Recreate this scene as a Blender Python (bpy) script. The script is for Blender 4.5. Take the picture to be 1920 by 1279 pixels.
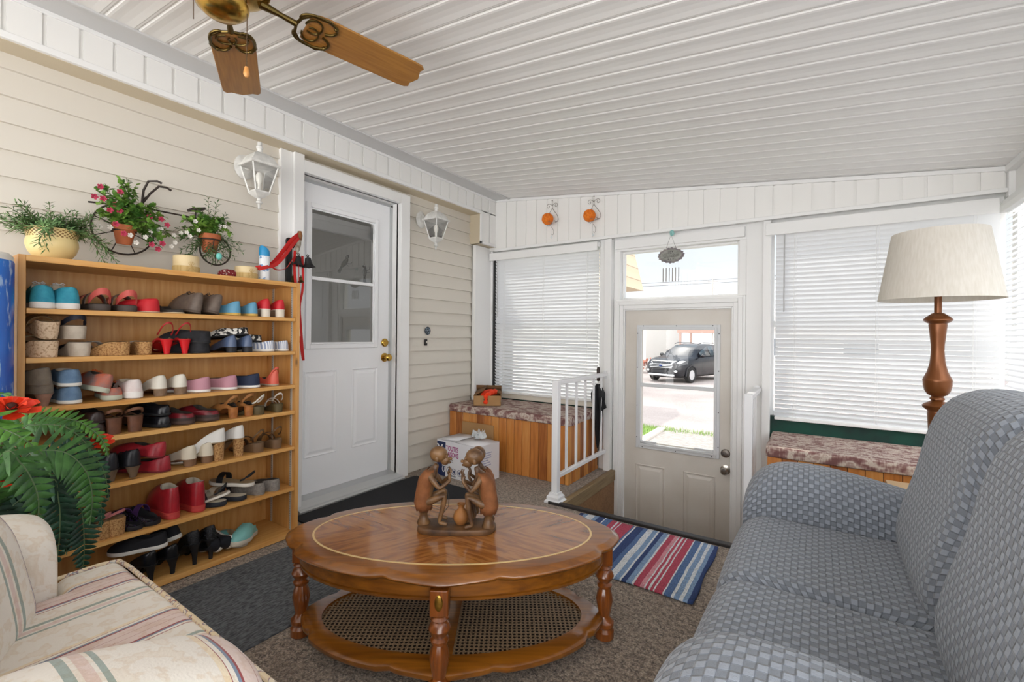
import bpy, bmesh, math, random
from mathutils import Vector, Matrix, Euler
random.seed(7)
PI = math.pi
for o in list(bpy.data.objects): bpy.data.objects.remove(o)
SC = bpy.context.scene
COL = SC.collection

# ---------------------------------------------------------------- camera
YAW, ROLL = 0.5923, 0.0094
cam_d = bpy.data.cameras.new('camera')
cam_d.sensor_width = 36.0
cam_d.lens = 850.9 / 1920 * 36.0
cam_d.shift_y = -12.0 / 1920
cam_d.clip_start = 0.02
cam_d.clip_end = 300
cam = bpy.data.objects.new('camera', cam_d)
COL.objects.link(cam)
_c, _s, _cr, _sr = math.cos(YAW), math.sin(YAW), math.cos(ROLL), math.sin(ROLL)
_x = Vector((_c, _s, 0)); _z = Vector((-_s, _c, 0)); _y = Vector((0, 0, -1))
_right = _x * _cr - _y * _sr
_down = _x * _sr + _y * _cr
_M = Matrix.Identity(4)
for i in range(3):
    _M[i][0] = _right[i]; _M[i][1] = -_down[i]; _M[i][2] = -_z[i]
_M[0][3], _M[1][3], _M[2][3] = 0.0, 0.0, 1.10
cam.matrix_world = _M
SC.camera = cam

# ---------------------------------------------------------------- light + exposure
SC.view_settings.view_transform = 'Standard'
SC.view_settings.look = 'None'
SC.view_settings.gamma = 1.0
SC.view_settings.use_curve_mapping = False
SC.view_settings.exposure = 0.13
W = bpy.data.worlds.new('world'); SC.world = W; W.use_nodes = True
wn, wl = W.node_tree.nodes, W.node_tree.links
wn.clear()
w_out = wn.new('ShaderNodeOutputWorld'); w_bg = wn.new('ShaderNodeBackground')
w_tc = wn.new('ShaderNodeTexCoord'); w_sep = wn.new('ShaderNodeSeparateXYZ'); w_cr = wn.new('ShaderNodeValToRGB')
wl.new(w_tc.outputs['Generated'], w_sep.inputs[0]); wl.new(w_sep.outputs[2], w_cr.inputs[0])
e = w_cr.color_ramp.elements
e[0].position = 0.0; e[0].color = (0.97, 0.98, 1.0, 1)
e[1].position = 0.9; e[1].color = (0.62, 0.78, 1.0, 1)
m_ = e.new(0.18); m_.color = (0.86, 0.93, 1.0, 1)
wl.new(w_cr.outputs[0], w_bg.inputs[0])
# sky shaped to light the room: much brighter behind camera, calmer over the street
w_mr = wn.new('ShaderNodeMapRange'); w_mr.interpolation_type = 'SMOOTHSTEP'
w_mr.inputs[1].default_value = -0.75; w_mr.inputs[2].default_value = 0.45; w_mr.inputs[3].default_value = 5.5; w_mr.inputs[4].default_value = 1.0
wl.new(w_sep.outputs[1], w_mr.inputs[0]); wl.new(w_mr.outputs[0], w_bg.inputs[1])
w_mr2 = wn.new('ShaderNodeMapRange'); w_mr2.inputs[1].default_value = -0.6; w_mr2.inputs[2].default_value = 0.5
w_mx = wn.new('ShaderNodeMix'); w_mx.data_type = 'RGBA'; w_mx.inputs[6].default_value = (1.0, 0.993, 0.985, 1)
wl.new(w_sep.outputs[1], w_mr2.inputs[0]); wl.new(w_mr2.outputs[0], w_mx.inputs[0]); wl.new(w_cr.outputs[0], w_mx.inputs[7]); wl.new(w_mx.outputs[2], w_bg.inputs[0])
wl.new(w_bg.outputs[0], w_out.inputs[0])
sun_d = bpy.data.lights.new('sun', 'SUN'); sun_d.energy = 2.6; sun_d.angle = math.radians(1.0); sun_d.color = (1.0, 0.95, 0.86)
sun = bpy.data.objects.new('sun', sun_d); COL.objects.link(sun)
sun.rotation_euler = Vector((0.45, -0.55, -1.0)).to_track_quat('-Z', 'Y').to_euler()
sun.location = (-6, 9, 14)

# ---------------------------------------------------------------- materials
def mat(name, col, rough=0.6, metal=0.0, var=None, vscale=8.0, vstretch=(1, 1, 1), bump=0.0, bscale=60.0,
        bstretch=(1, 1, 1), spec=0.5, coat=0.0, sheen=0.0, trans=0.0, ior=1.45, emit=None, vlo=0.35, vhi=0.65, detail=4.0):
    m = bpy.data.materials.new(name); m.use_nodes = True
    nt = m.node_tree; p = nt.nodes['Principled BSDF']
    p.inputs['Base Color'].default_value = (*col, 1)
    p.inputs['Roughness'].default_value = rough
    p.inputs['Metallic'].default_value = metal
    p.inputs['Specular IOR Level'].default_value = spec
    p.inputs['Coat Weight'].default_value = coat
    p.inputs['Coat Roughness'].default_value = 0.12
    p.inputs['Sheen Weight'].default_value = sheen
    p.inputs['Transmission Weight'].default_value = trans
    p.inputs['IOR'].default_value = ior
    if emit:
        p.inputs['Emission Color'].default_value = (*emit[0], 1); p.inputs['Emission Strength'].default_value = emit[1]
    tc = nt.nodes.new('ShaderNodeTexCoord')
    def noise(scale, stretch, det=detail):
        mp = nt.nodes.new('ShaderNodeMapping'); mp.inputs['Scale'].default_value = stretch
        nt.links.new(tc.outputs['Object'], mp.inputs[0])
        n = nt.nodes.new('ShaderNodeTexNoise'); n.inputs['Scale'].default_value = scale; n.inputs['Detail'].default_value = det
        nt.links.new(mp.outputs[0], n.inputs['Vector']); return n
    if var:
        n = noise(vscale, vstretch)
        r = nt.nodes.new('ShaderNodeValToRGB')
        r.color_ramp.elements[0].position = vlo; r.color_ramp.elements[0].color = (*col, 1)
        r.color_ramp.elements[1].position = vhi; r.color_ramp.elements[1].color = (*var, 1)
        nt.links.new(n.outputs['Fac'], r.inputs[0]); nt.links.new(r.outputs[0], p.inputs['Base Color'])
    if bump:
        n = noise(bscale, bstretch)
        b = nt.nodes.new('ShaderNodeBump'); b.inputs['Strength'].default_value = bump; b.inputs['Distance'].default_value = 0.004
        nt.links.new(n.outputs['Fac'], b.inputs['Height']); nt.links.new(b.outputs[0], p.inputs['Normal'])
    return m

def hexc(s):
    r = [int(s[i:i + 2], 16) / 255 for i in (0, 2, 4)]
    return tuple((c / 12.92 if c <= 0.04045 else ((c + 0.055) / 1.055) ** 2.4) for c in r)

class NT:
    """small helper to wire shader graphs"""
    def __init__(s, name, rough=0.6):
        s.m = bpy.data.materials.new(name); s.m.use_nodes = True
        s.t = s.m.node_tree; s.p = s.t.nodes['Principled BSDF']; s.p.inputs['Roughness'].default_value = rough
        s.tc = s.t.nodes.new('ShaderNodeTexCoord')
    def n(s, typ, **k):
        x = s.t.nodes.new(typ)
        for a, b in k.items():
            setattr(x, a, b)
        return x
    def l(s, a, b): s.t.links.new(a, b)
    def math(s, op, a, b=None, c=None):
        x = s.n('ShaderNodeMath', operation=op)
        for i, v in enumerate((a, b, c)):
            if v is None: continue
            if isinstance(v, (int, float)): x.inputs[i].default_value = v
            else: s.l(v, x.inputs[i])
        return x.outputs[0]
    def ramp(s, fac, stops, interp='LINEAR'):
        r = s.n('ShaderNodeValToRGB'); r.color_ramp.interpolation = interp
        el = r.color_ramp.elements
        while len(el) > 1: el.remove(el[-1])
        el[0].position, el[0].color = stops[0][0], (*stops[0][1], 1)
        for p, c in stops[1:]:
            x = el.new(p); x.color = (*c, 1)
        s.l(fac, r.inputs[0]); return r.outputs[0]
    def noise(s, vec, scale, stretch=(1, 1, 1), detail=4.0):
        mp = s.n('ShaderNodeMapping'); mp.inputs['Scale'].default_value = stretch; s.l(vec, mp.inputs[0])
        n = s.n('ShaderNodeTexNoise'); n.inputs['Scale'].default_value = scale; n.inputs['Detail'].default_value = detail
        s.l(mp.outputs[0], n.inputs['Vector']); return n.outputs['Fac']
    def bump(s, h, strength=0.5, dist=0.004):
        b = s.n('ShaderNodeBump'); b.inputs['Strength'].default_value = strength; b.inputs['Distance'].default_value = dist
        s.l(h, b.inputs['Height']); s.l(b.outputs[0], s.p.inputs['Normal'])
    def mix(s, fac, a, b, mode='MIX'):
        x = s.n('ShaderNodeMix', data_type='RGBA', blend_type=mode)
        for i, v in ((0, fac), (6, a), (7, b)):
            if isinstance(v, (int, float)): x.inputs[i].default_value = v
            elif isinstance(v, tuple): x.inputs[i].default_value = (*v, 1)
            else: s.l(v, x.inputs[i])
        return x.outputs[2]

WHITE = mat('white_vinyl', hexc('eeedea'), 0.42, bump=0.12, bscale=40, bstretch=(1, 1, 0.1))
WHITE_B = mat('white_ceiling_vinyl', hexc('efeeec'), 0.45, bump=0.15, bscale=30, bstretch=(0.15, 1, 1))
TRIM = mat('white_trim_paint', hexc('eeeeed'), 0.4)
GREYTRIM = mat('grey_white_trim', hexc('cfcfcf'), 0.5)
CREAM = mat('cream_vinyl_siding', hexc('dad4c9'), 0.5, bump=0.15, bscale=30, bstretch=(1, 0.12, 1))
TAN = mat('tan_soffit', hexc('d0c3aa'), 0.55)
GREEN = mat('dark_green_paint', hexc('0f4a3c'), 0.65, var=hexc('16342f'), vscale=6)
DOORW = mat('white_door_paint', hexc('f4f5f7'), 0.38)
DOORG = mat('beige_white_door_paint', hexc('d8d3cb'), 0.4, var=hexc('cfc8be'), vscale=3)
ALU = mat('brushed_aluminium', hexc('c3c5c6'), 0.35, 0.6)
GLASS = NT('window_glass')
_tr = GLASS.n('ShaderNodeBsdfTransparent'); _gl = GLASS.n('ShaderNodeBsdfGlossy'); _gl.inputs['Roughness'].default_value = 0.0
_fr = GLASS.n('ShaderNodeFresnel'); _fr.inputs[0].default_value = 1.5
_mx = GLASS.n('ShaderNodeMixShader'); GLASS.l(_fr.outputs[0], _mx.inputs[0]); GLASS.l(_tr.outputs[0], _mx.inputs[1]); GLASS.l(_gl.outputs[0], _mx.inputs[2])
GLASS.l(_mx.outputs[0], GLASS.t.nodes['Material Output'].inputs[0]); GLASS = GLASS.m
BLACK = mat('black_plastic', hexc('17171a'), 0.5)
BRASS = mat('polished_brass', hexc('c09a4a'), 0.22, 1.0)
DBRASS = mat('dark_antique_brass', hexc('6b5a34'), 0.35, 1.0)
CHROME = mat('satin_chrome', hexc('a9a39b'), 0.25, 1.0)
IRON = mat('dark_brown_iron', hexc('3a312d'), 0.6, 0.3)

def wood(name, c1, c2, axis=0, scale=6, rough=0.4, coat=0.0, stretch=14, knots=False):
    g = NT(name, rough)
    st = [stretch] * 3; st[axis] = 1.0
    f = g.noise(g.tc.outputs['Object'], scale, tuple(st), 5)
    f2 = g.noise(g.tc.outputs['Object'], scale * 0.35, tuple(x ** 0.6 for x in st), 2)
    f3 = g.math('ADD', g.math('MULTIPLY', f, 0.6), g.math('MULTIPLY', f2, 0.4))
    c = g.ramp(f3, [(0.36, c1), (0.62, c2)])
    if knots:
        v = g.n('ShaderNodeTexVoronoi'); v.inputs['Scale'].default_value = 2.2
        mp = g.n('ShaderNodeMapping'); kk = [3.0] * 3; kk[axis] = 1.3; mp.inputs['Scale'].default_value = kk
        g.l(g.tc.outputs['Object'], mp.inputs[0]); g.l(mp.outputs[0], v.inputs['Vector'])
        kf = g.ramp(v.outputs['Distance'], [(0.03, (0, 0, 0)), (0.09, (1, 1, 1))])
        c = g.mix(kf, tuple(x * 0.35 for x in c1), c)
    g.l(c, g.p.inputs['Base Color']); g.bump(f, 0.06)
    g.p.inputs['Coat Weight'].default_value = coat; g.p.inputs['Coat Roughness'].default_value = 0.08
    return g.m

# ---------------------------------------------------------------- geometry helpers
class G:
    def __init__(s): s.v = []; s.f = []; s.mi = []; s.cur = 0; s.T = None; s.uv = {}
    def add(s, vs, fs):
        o = len(s.v)
        s.v += [(s.T @ Vector(v)) if s.T else Vector(v) for v in vs]
        s.f += [tuple(i + o for i in f) for f in fs]; s.mi += [s.cur] * len(fs); return o
    def box(s, x0, x1, y0, y1, z0, z1):
        s.add([(x0, y0, z0), (x1, y0, z0), (x1, y1, z0), (x0, y1, z0), (x0, y0, z1), (x1, y0, z1), (x1, y1, z1), (x0, y1, z1)],
              [(0, 3, 2, 1), (4, 5, 6, 7), (0, 1, 5, 4), (1, 2, 6, 5), (2, 3, 7, 6), (3, 0, 4, 7)]); return s
    def rings(s, R, closed=True, cap0=True, cap1=True):
        n = len(R[0]); vs = [p for r in R for p in r]; fs = []
        for k in range(len(R) - 1):
            for i in range(n if closed else n - 1):
                j = (i + 1) % n
                fs.append((k * n + i, k * n + j, (k + 1) * n + j, (k + 1) * n + i))
        if cap0: fs.append(tuple(range(n - 1, -1, -1)))
        if cap1: fs.append(tuple((len(R) - 1) * n + i for i in range(n)))
        s.add(vs, fs); return s
    def lathe(s, prof, n=24, c=(0, 0, 0), axis='z', cap0=True, cap1=True, sx=1, sy=1):
        R = []
        for r, z in prof:
            ring = []
            for i in range(n):
                a = 2 * PI * i / n; x, y = max(r, 1e-5) * math.cos(a) * sx, max(r, 1e-5) * math.sin(a) * sy
                p = (x, y, z) if axis == 'z' else ((z, x, y) if axis == 'x' else (y, z, x))
                ring.append((p[0] + c[0], p[1] + c[1], p[2] + c[2]))
            R.append(ring)
        return s.rings(R, True, cap0, cap1)
    def sphere(s, c, r, n=16, m=10, sc=(1, 1, 1)):
        R = []
        for k in range(m + 1):
            t = PI * k / m
            R.append([(c[0] + r * sc[0] * max(math.sin(t), 1e-4) * math.cos(2 * PI * i / n), c[1] + r * sc[1] * max(math.sin(t), 1e-4) * math.sin(2 * PI * i / n),
                       c[2] - r * sc[2] * math.cos(t)) for i in range(n)])
        return s.rings(R)
    def tube(s, path, r, n=8, cap=True, closed=False):
        P = [Vector(p) for p in path]; L = len(P); R = []
        rr = r if isinstance(r, (list, tuple)) else [r] * L
        ref = None
        for k in range(L):
            if closed: d = (P[(k + 1) % L] - P[k - 1])
            else: d = P[min(k + 1, L - 1)] - P[max(k - 1, 0)]
            d = d.normalized() if d.length > 1e-9 else Vector((0, 0, 1))
            if ref is None:
                ref = Vector((0, 0, 1)) if abs(d.z) < 0.9 else Vector((1, 0, 0))
            a = (ref - d * ref.dot(d))
            a = a.normalized() if a.length > 1e-6 else d.orthogonal().normalized()
            b = d.cross(a); ref = a
            R.append([P[k] + (a * math.cos(2 * PI * i / n) + b * math.sin(2 * PI * i / n)) * rr[k] for i in range(n)])
        if closed: R.append(R[0])
        return s.rings(R, True, cap and not closed, cap and not closed)
    def prism(s, poly, h0, h1, axis='z'):
        def mp(p, h): return (p[0], p[1], h) if axis == 'z' else ((h, p[0], p[1]) if axis == 'x' else (p[0], h, p[1]))
        return s.rings([[mp(p, h0) for p in poly], [mp(p, h1) for p in poly]])
    def ribbon(s, path, wdir, w, th=0.0015):
        """flat strap following path, width along wdir"""
        P = [Vector(p) for p in path]; R = []
        for k in range(len(P)):
            d = (P[min(k + 1, len(P) - 1)] - P[max(k - 1, 0)])
            d = d.normalized() if d.length > 1e-9 else Vector((1, 0, 0))
            wd = Vector(wdir[k] if isinstance(wdir, list) else wdir).normalized()
            nn = d.cross(wd); nn = nn.normalized() if nn.length > 1e-6 else Vector((0, 0, 1))
            R.append([P[k] - wd * w / 2 - nn * th, P[k] + wd * w / 2 - nn * th, P[k] + wd * w / 2 + nn * th, P[k] - wd * w / 2 + nn * th])
        return s.rings(R)
    def done(s, name, m, parent=None, bevel=0.0, smooth=35, sub=0, seg=2, solid=0.0, loc=None, fix=True):
        me = bpy.data.meshes.new(name)
        me.from_pydata([tuple(v) for v in s.v], [], s.f)
        ms = m if isinstance(m, (list, tuple)) else [m]
        for x in ms: me.materials.append(x)
        for p, i in zip(me.polygons, s.mi): p.material_index = min(i, len(ms) - 1); p.use_smooth = True
        if fix:
            bm = bmesh.new(); bm.from_mesh(me)
            bmesh.ops.recalc_face_normals(bm, faces=bm.faces); bm.to_mesh(me); bm.free()
        me.set_sharp_from_angle(angle=math.radians(smooth))
        o = bpy.data.objects.new(name, me); COL.objects.link(o)
        if parent: o.parent = parent
        if loc: o.location = loc
        if solid:
            k = o.modifiers.new('s', 'SOLIDIFY'); k.thickness = solid; k.offset = 0
        if bevel:
            k = o.modifiers.new('b', 'BEVEL'); k.width = bevel; k.segments = seg; k.limit_method = 'ANGLE'; k.angle_limit = math.radians(40)
        if sub:
            k = o.modifiers.new('u', 'SUBSURF'); k.levels = sub; k.render_levels = sub
        return o

def tag(o, label, cat, group=None, kind=None):
    o['label'] = label; o['category'] = cat
    if group: o['group'] = group
    if kind: o['kind'] = kind
    return o
def thing(name, label, cat, loc=(0, 0, 0), rot=(0, 0, 0), group=None, kind=None):
    o = bpy.data.objects.new(name, None); COL.objects.link(o)
    o.location = loc; o.rotation_euler = rot; o.empty_display_size = 0.05
    if label: tag(o, label, cat, group, kind)
    return o
def struct(o, label=None, cat=None):
    o['kind'] = 'structure'
    if label: o['label'] = label
    if cat: o['category'] = cat
    return o
def copy_tree(o, parent=None):
    c = o.copy(); COL.objects.link(c)
    if parent: c.parent = parent
    for ch in list(o.children): copy_tree(ch, c)
    return c
def text_obj(txt, name, size, m, parent, loc, rot, ext=0.0004, align='LEFT', sx=1.0, bold=False):
    cu = bpy.data.curves.new(name, 'FONT'); cu.body = txt; cu.size = size; cu.extrude = ext; cu.align_x = align
    if bold: cu.offset = size * 0.02
    t = bpy.data.objects.new('tmp_text', cu); COL.objects.link(t)
    bpy.context.view_layer.update()
    me = bpy.data.meshes.new_from_object(t.evaluated_get(bpy.context.evaluated_depsgraph_get()))
    bpy.data.objects.remove(t)
    me.materials.clear(); me.materials.append(m)
    o = bpy.data.objects.new(name, me); COL.objects.link(o); o.parent = parent; o.location = loc; o.rotation_euler = rot; o.scale = (sx, 1, 1)
    return o
def loft(g, prof, a0, a1, rnd, axis='y', nseg=14, nround=5, bulge=0.0, crown=0.0):
    """closed profile swept along axis with rounded shrinking ends; UV = (along, around). prof: list of 2D pts"""
    n = len(prof); cx = sum(p[0] for p in prof) / n; cy = sum(p[1] for p in prof) / n
    st = []
    for k in range(nround): 
        t = (PI / 2) * k / nround; st.append((a0 + rnd * (1 - math.sin(t)) if False else a0 + rnd * (1 - math.cos(t)), math.sin(t) ))
    for k in range(nseg + 1): st.append((a0 + rnd + (a1 - a0 - 2 * rnd) * k / nseg, 1.0))
    for k in range(nround - 1, -1, -1):
        t = (PI / 2) * k / nround; st.append((a1 - rnd * (1 - math.cos(t)), math.sin(t)))
    R = []; uvs = []
    per = [0.0]
    for i in range(n): per.append(per[-1] + (Vector(prof[(i + 1) % n]) - Vector(prof[i])).length)
    ds = [max(0.001, (Vector(p) - Vector((cx, cy))).length) for p in prof]
    for a, sc in st:
        t = (a - (a0 + a1) / 2) / ((a1 - a0) / 2)
        ring = []
        for i, p in enumerate(prof):
            inset = rnd * (1 - sc)
            f = max(0.0, 1 - inset / ds[i]); b = 1 + bulge * (1 - t * t)
            q = (cx + (p[0] - cx) * f * b, cy + (p[1] - cy) * f * b)
            ring.append((a, q[0], q[1]) if axis == 'x' else ((q[0], a, q[1]) if axis == 'y' else (q[0], q[1], a)))
        R.append(ring)
    base = g.add([p for r in R for p in r], [])
    m = len(R); fs = []; uv = []
    for k in range(m - 1):
        for i in range(n):
            j = (i + 1) % n
            fs.append((base + k * n + i, base + k * n + j, base + (k + 1) * n + j, base + (k + 1) * n + i))
            uv.append([(st[k][0], per[i]), (st[k][0], per[i + 1]), (st[k + 1][0], per[i + 1]), (st[k + 1][0], per[i])])
    fs.append(tuple(base + i for i in range(n - 1, -1, -1))); uv.append([(prof[i][0], prof[i][1]) for i in range(n - 1, -1, -1)])
    fs.append(tuple(base + (m - 1) * n + i for i in range(n))); uv.append([(prof[i][0], prof[i][1]) for i in range(n)])
    for f, u in zip(fs, uv):
        g.uv[len(g.f)] = u; g.f.append(f); g.mi.append(g.cur)
    return g
def done_uv(g, name, m, parent=None, sub=0, smooth=60, loc=None):
    """like done() but keeps loft UVs (no merge)"""
    o = g.done(name, m, parent, smooth=smooth, fix=False, loc=loc)
    me = o.data; ul = me.uv_layers.new(name='UVMap')
    for p in me.polygons:
        u = g.uv.get(p.index)
        for k, li in enumerate(p.loop_indices):
            ul.data[li].uv = u[k] if u else (0, 0)
    bm = bmesh.new(); bm.from_mesh(me); bmesh.ops.recalc_face_normals(bm, faces=bm.faces); bm.to_mesh(me); bm.free()
    if sub:
        k = o.modifiers.new('u', 'SUBSURF'); k.levels = sub; k.render_levels = sub
    return o
def rrect(x0, x1, y0, y1, r, n=5):
    """rounded rectangle, r may be 4 radii: (x1y1, x0y1, x0y0, x1y0)"""
    rr = r if isinstance(r, (tuple, list)) else (r,) * 4
    out = []
    for (cx, cy, a0), q in zip(((x1, y1, 0), (x0, y1, 90), (x0, y0, 180), (x1, y0, 270)), rr):
        sx = -1 if cx == x1 else 1; sy = -1 if cy == y1 else 1
        for k in range(n + 1):
            a = math.radians(a0 + 90 * k / n)
            out.append((cx + sx * q + q * math.cos(a), cy + sy * q + q * math.sin(a)))
    return out
def dens(poly, step):
    out = []
    for i in range(len(poly)):
        a, b = Vector(poly[i]), Vector(poly[(i + 1) % len(poly)]); k = max(1, int((b - a).length / step))
        for j in range(k): out.append(tuple(a.lerp(b, j / k)))
    return out

# ================================================================ ROOM SHELL
XL, XR, YF, YN = -2.68, 0.86, 3.55, -2.7
def ceil_z(x): return 2.363 - 0.1053 * (x + 2.383)
CARPET = NT('brown_speckled_carpet', 0.95)
_n1 = CARPET.noise(CARPET.tc.outputs['Object'], 150, (1, 1, 1), 2); _n2 = CARPET.noise(CARPET.tc.outputs['Object'], 14, (1, 1, 1), 3)
_c1 = CARPET.ramp(_n1, [(0.34, hexc('352c25')), (0.48, hexc('75665a')), (0.64, hexc('c4b3a1'))])
_n3 = CARPET.noise(CARPET.tc.outputs['Object'], 55, (1, 1, 1), 1)
_c1 = CARPET.mix(0.45, _c1, CARPET.ramp(_n3, [(0.4, hexc('4a3f36')), (0.6, hexc('bba994'))]))
_c2 = CARPET.mix(CARPET.ramp(_n2, [(0.35, (0, 0, 0)), (0.65, (0.35, 0.35, 0.35))]), _c1, hexc('7a6a5b'))
CARPET.l(_c2, CARPET.p.inputs['Base Color']); CARPET.bump(_n1, 1.0, 0.006); CARPET.p.inputs['Sheen Weight'].default_value = 0.2; CARPET = CARPET.m
# floor with the sunken entry cut out
WX0, WX1, WY = -1.36, -0.33, 2.62
g = G()
for x0, x1, y0, y1 in ((XL, XR, YN, WY), (XL, WX0, WY, YF), (WX1, XR, WY, YF)):
    g.box(x0, x1, y0, y1, -0.06, 0.0)
struct(g.done('floor', CARPET))
g = G(); g.box(WX0 - 0.1, WX1 + 0.1, WY - 0.1, YF, -0.80, -0.74)
struct(g.done('floor', mat('grey_entry_floor', hexc('6d675f'), 0.8, var=hexc('57524c'), vscale=20)))
PLY = wood('worn_plywood', hexc('7d5b3d'), hexc('9a7450'), 0, 5, 0.6)
g = G(); g.box(WX0 - 0.02, WX0, WY, YF, -0.74, -0.04); g.box(WX1, WX1 + 0.02, WY, YF, -0.74, -0.04); g.box(WX0 - 0.02, WX1 + 0.02, WY - 0.02, WY, -0.74, -0.04)
struct(g.done('wall_entry_well', PLY))
g = G(); g.box(WX0 - 0.03, WX0 + 0.012, WY - 0.0, YF - 0.03, -0.07, 0.012)
struct(g.done('trim_1', wood('worn_edge_trim', hexc('7a6547'), hexc('96815f'), 1, 5, 0.6), bevel=0.004))
g = G(); g.box(WX0 - 0.09, WX1 + 0.0, WY - 0.03, WY + 0.012, -0.05, 0.016)
struct(g.done('trim_2', mat('black_rubber_edging', hexc('2e2a28'), 0.5), bevel=0.004))

# left wall: cream lap siding in two runs + backing
def lap(g, y0, y1, z0, z1, x=XL, pitch=0.1065, zo=0.003):
    z = zo
    while z < z1 - 0.001:
        a, b = max(z, z0), min(z + pitch, z1)
        if b > a + 0.004:
            g.add([(x + 0.018, y0, a), (x + 0.018, y1, a), (x + 0.001, y1, b), (x + 0.001, y0, b), (x - 0.001, y0, a), (x - 0.001, y1, a),
                   (x + 0.011, y0, a + 0.006), (x + 0.011, y1, a + 0.006)],
                  [(0, 1, 2, 3), (4, 5, 1, 0)])
        z += pitch
g = G(); lap(g, YN, 1.475, 0, 2.3); lap(g, 2.492, 3.285, 0, 2.3)
g.box(XL - 0.12, XL, YN, 1.53, -0.06, 2.6); g.box(XL - 0.12, XL, 2.44, YF + 0.1, -0.06, 2.6); g.box(XL - 0.12, XL, 1.53, 2.44, 2.11, 2.6)
struct(g.done('wall_left', CREAM, smooth=20, fix=False))
g = G()   # casing of the house door + jamb strips
g.box(XL, -2.645, 1.462, 1.535, 0, 2.195)       # flat board left of casing
g.box(XL, -2.625, 1.535, 1.60, 0, 2.195); g.box(XL, -2.625, 2.385, 2.475, 0, 2.165); g.box(XL, -2.625, 1.60, 2.385, 2.09, 2.165)
g.box(XL + 0.0, -2.65, 2.475, 2.495, 0, 2.17)
g.box(-2.80, -2.66, 1.53, 1.60, 0, 2.10); g.box(-2.80, -2.66, 2.385, 2.44, 0, 2.10); g.box(-2.80, -2.66, 1.60, 2.385, 2.09, 2.11)
struct(g.done('trim_3', TRIM, bevel=0.003))
g = G(); g.box(-2.735, -2.722, 2.364, 2.386, 0.05, 2.08); g.box(-2.735, -2.722, 1.60, 2.386, 2.07, 2.09)
struct(g.done('trim_4', ALU))
# threshold
g = G(); g.prism([(-2.74, 0.0), (-2.575, 0.0), (-2.575, 0.012), (-2.585, 0.02), (-2.60, 0.022), (-2.61, 0.030), (-2.62, 0.026), (-2.63, 0.034), (-2.64, 0.03), (-2.65, 0.038), (-2.66, 0.034), (-2.67, 0.042), (-2.69, 0.046), (-2.74, 0.055)], 1.56, 2.40, axis='y')
struct(g.done('trim_5', ALU, smooth=20))
# soffit beam
def board_run(g, p0, p1, z0f, z1f, nrm, pitch=0.1083, gw=0.014, gd=0.009, off=0.0):
    """vertical grooved boards from p0 to p1 (xy), z from z0f(t) to z1f(t); nrm = outward xy"""
    P0, P1 = Vector(p0), Vector(p1); L = (P1 - P0).length; d = (P1 - P0) / L; nn = Vector(nrm)
    xs = [0.0]; x = off
    segs = []
    while x < L:
        segs.append((x, min(x + pitch - gw, L), 0)); segs.append((x + pitch - gw, min(x + pitch, L), 1)); x += pitch
    if off > 0: segs.insert(0, (0, off, 0))
    for a, b, gr in segs:
        if b <= a: continue
        o = nn * (-gd if gr else 0)
        A, B = P0 + d * a + o, P0 + d * b + o
        g.add([(A.x, A.y, z0f(a / L)), (B.x, B.y, z0f(b / L)), (B.x, B.y, z1f(b / L)), (A.x, A.y, z1f(a / L))], [(0, 1, 2, 3)])
        if gr:
            for Q, t in ((P0 + d * a, a / L), (P0 + d * b, b / L)):
                R = Q + o
                g.add([(Q.x, Q.y, z0f(t)), (R.x, R.y, z0f(t)), (R.x, R.y, z1f(t)), (Q.x, Q.y, z1f(t))], [(0, 1, 2, 3)])
g = G()
board_run(g, (-2.545, YN), (-2.545, YF), lambda t: 2.222, lambda t: 2.352, (1, 0), off=0.017 + 0.0)
board_run(g, (-2.545, 3.268), (-2.545, YF), lambda t: 1.94, lambda t: 2.23, (1, 0), off=0.02)
g.box(-2.68, -2.556, 3.275, YF, 1.945, 2.36)
struct(g.done('trim_6', WHITE, smooth=20, fix=False))
g = G()
g.box(-2.56, -2.538, YN, 3.262, 2.198, 2.224); g.box(-2.56, -2.538, YN, YF, 2.350, 2.369)
g.box(-2.56, -2.538, 3.257, 3.275, 1.928, 2.20); g.box(-2.56, -2.538, 3.257, YF, 1.928, 1.950)
struct(g.done('trim_7', TRIM, bevel=0.002))
g = G(); g.box(XL, -2.556, YN, 3.262, 2.196, 2.206); g.box(XL, -2.556, 3.255, 3.277, 1.93, 2.2); g.box(XL, -2.556, 3.26, YF, 1.93, 1.945)
struct(g.done('trim_8', TAN))
# ceiling trim strip + ceiling
g = G(); g.box(-2.56, -2.385, YN, YF, 2.366, 2.376); g.box(-2.398, -2.378, YN, YF, 2.355, 2.37)
struct(g.done('trim_9', GREYTRIM, bevel=0.003))
g = G(); y = YN + 0.014; pitch = 0.1092
while y < YF:
    prof = [(0.0, 0.006), (0.005, 0.0005), (0.014, 0.0), (0.040, 0.0022), (0.066, 0.0022), (0.092, 0.0), (0.096, 0.0015), (0.102, 0.0015), (0.105, 0.0035), (0.1092, 0.006)]
    for (a, za), (b, zb) in zip(prof[:-1], prof[1:]):
        if y + a > YF: break
        g.add([(-2.40, y + a, ceil_z(-2.40) + za), (XR + 0.05, y + a, ceil_z(XR + 0.05) + za), (XR + 0.05, y + b, ceil_z(XR + 0.05) + zb), (-2.40, y + b, ceil_z(-2.40) + zb)], [(0, 1, 2, 3)])
    y += pitch
g.add([(-2.8, YN, 2.62), (XR + .2, YN, 2.16), (XR + .2, YF + .3, 2.16), (-2.8, YF + .3, 2.62)], [(0, 1, 2, 3)])
struct(g.done('ceiling', WHITE_B, smooth=60, fix=False))

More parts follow.
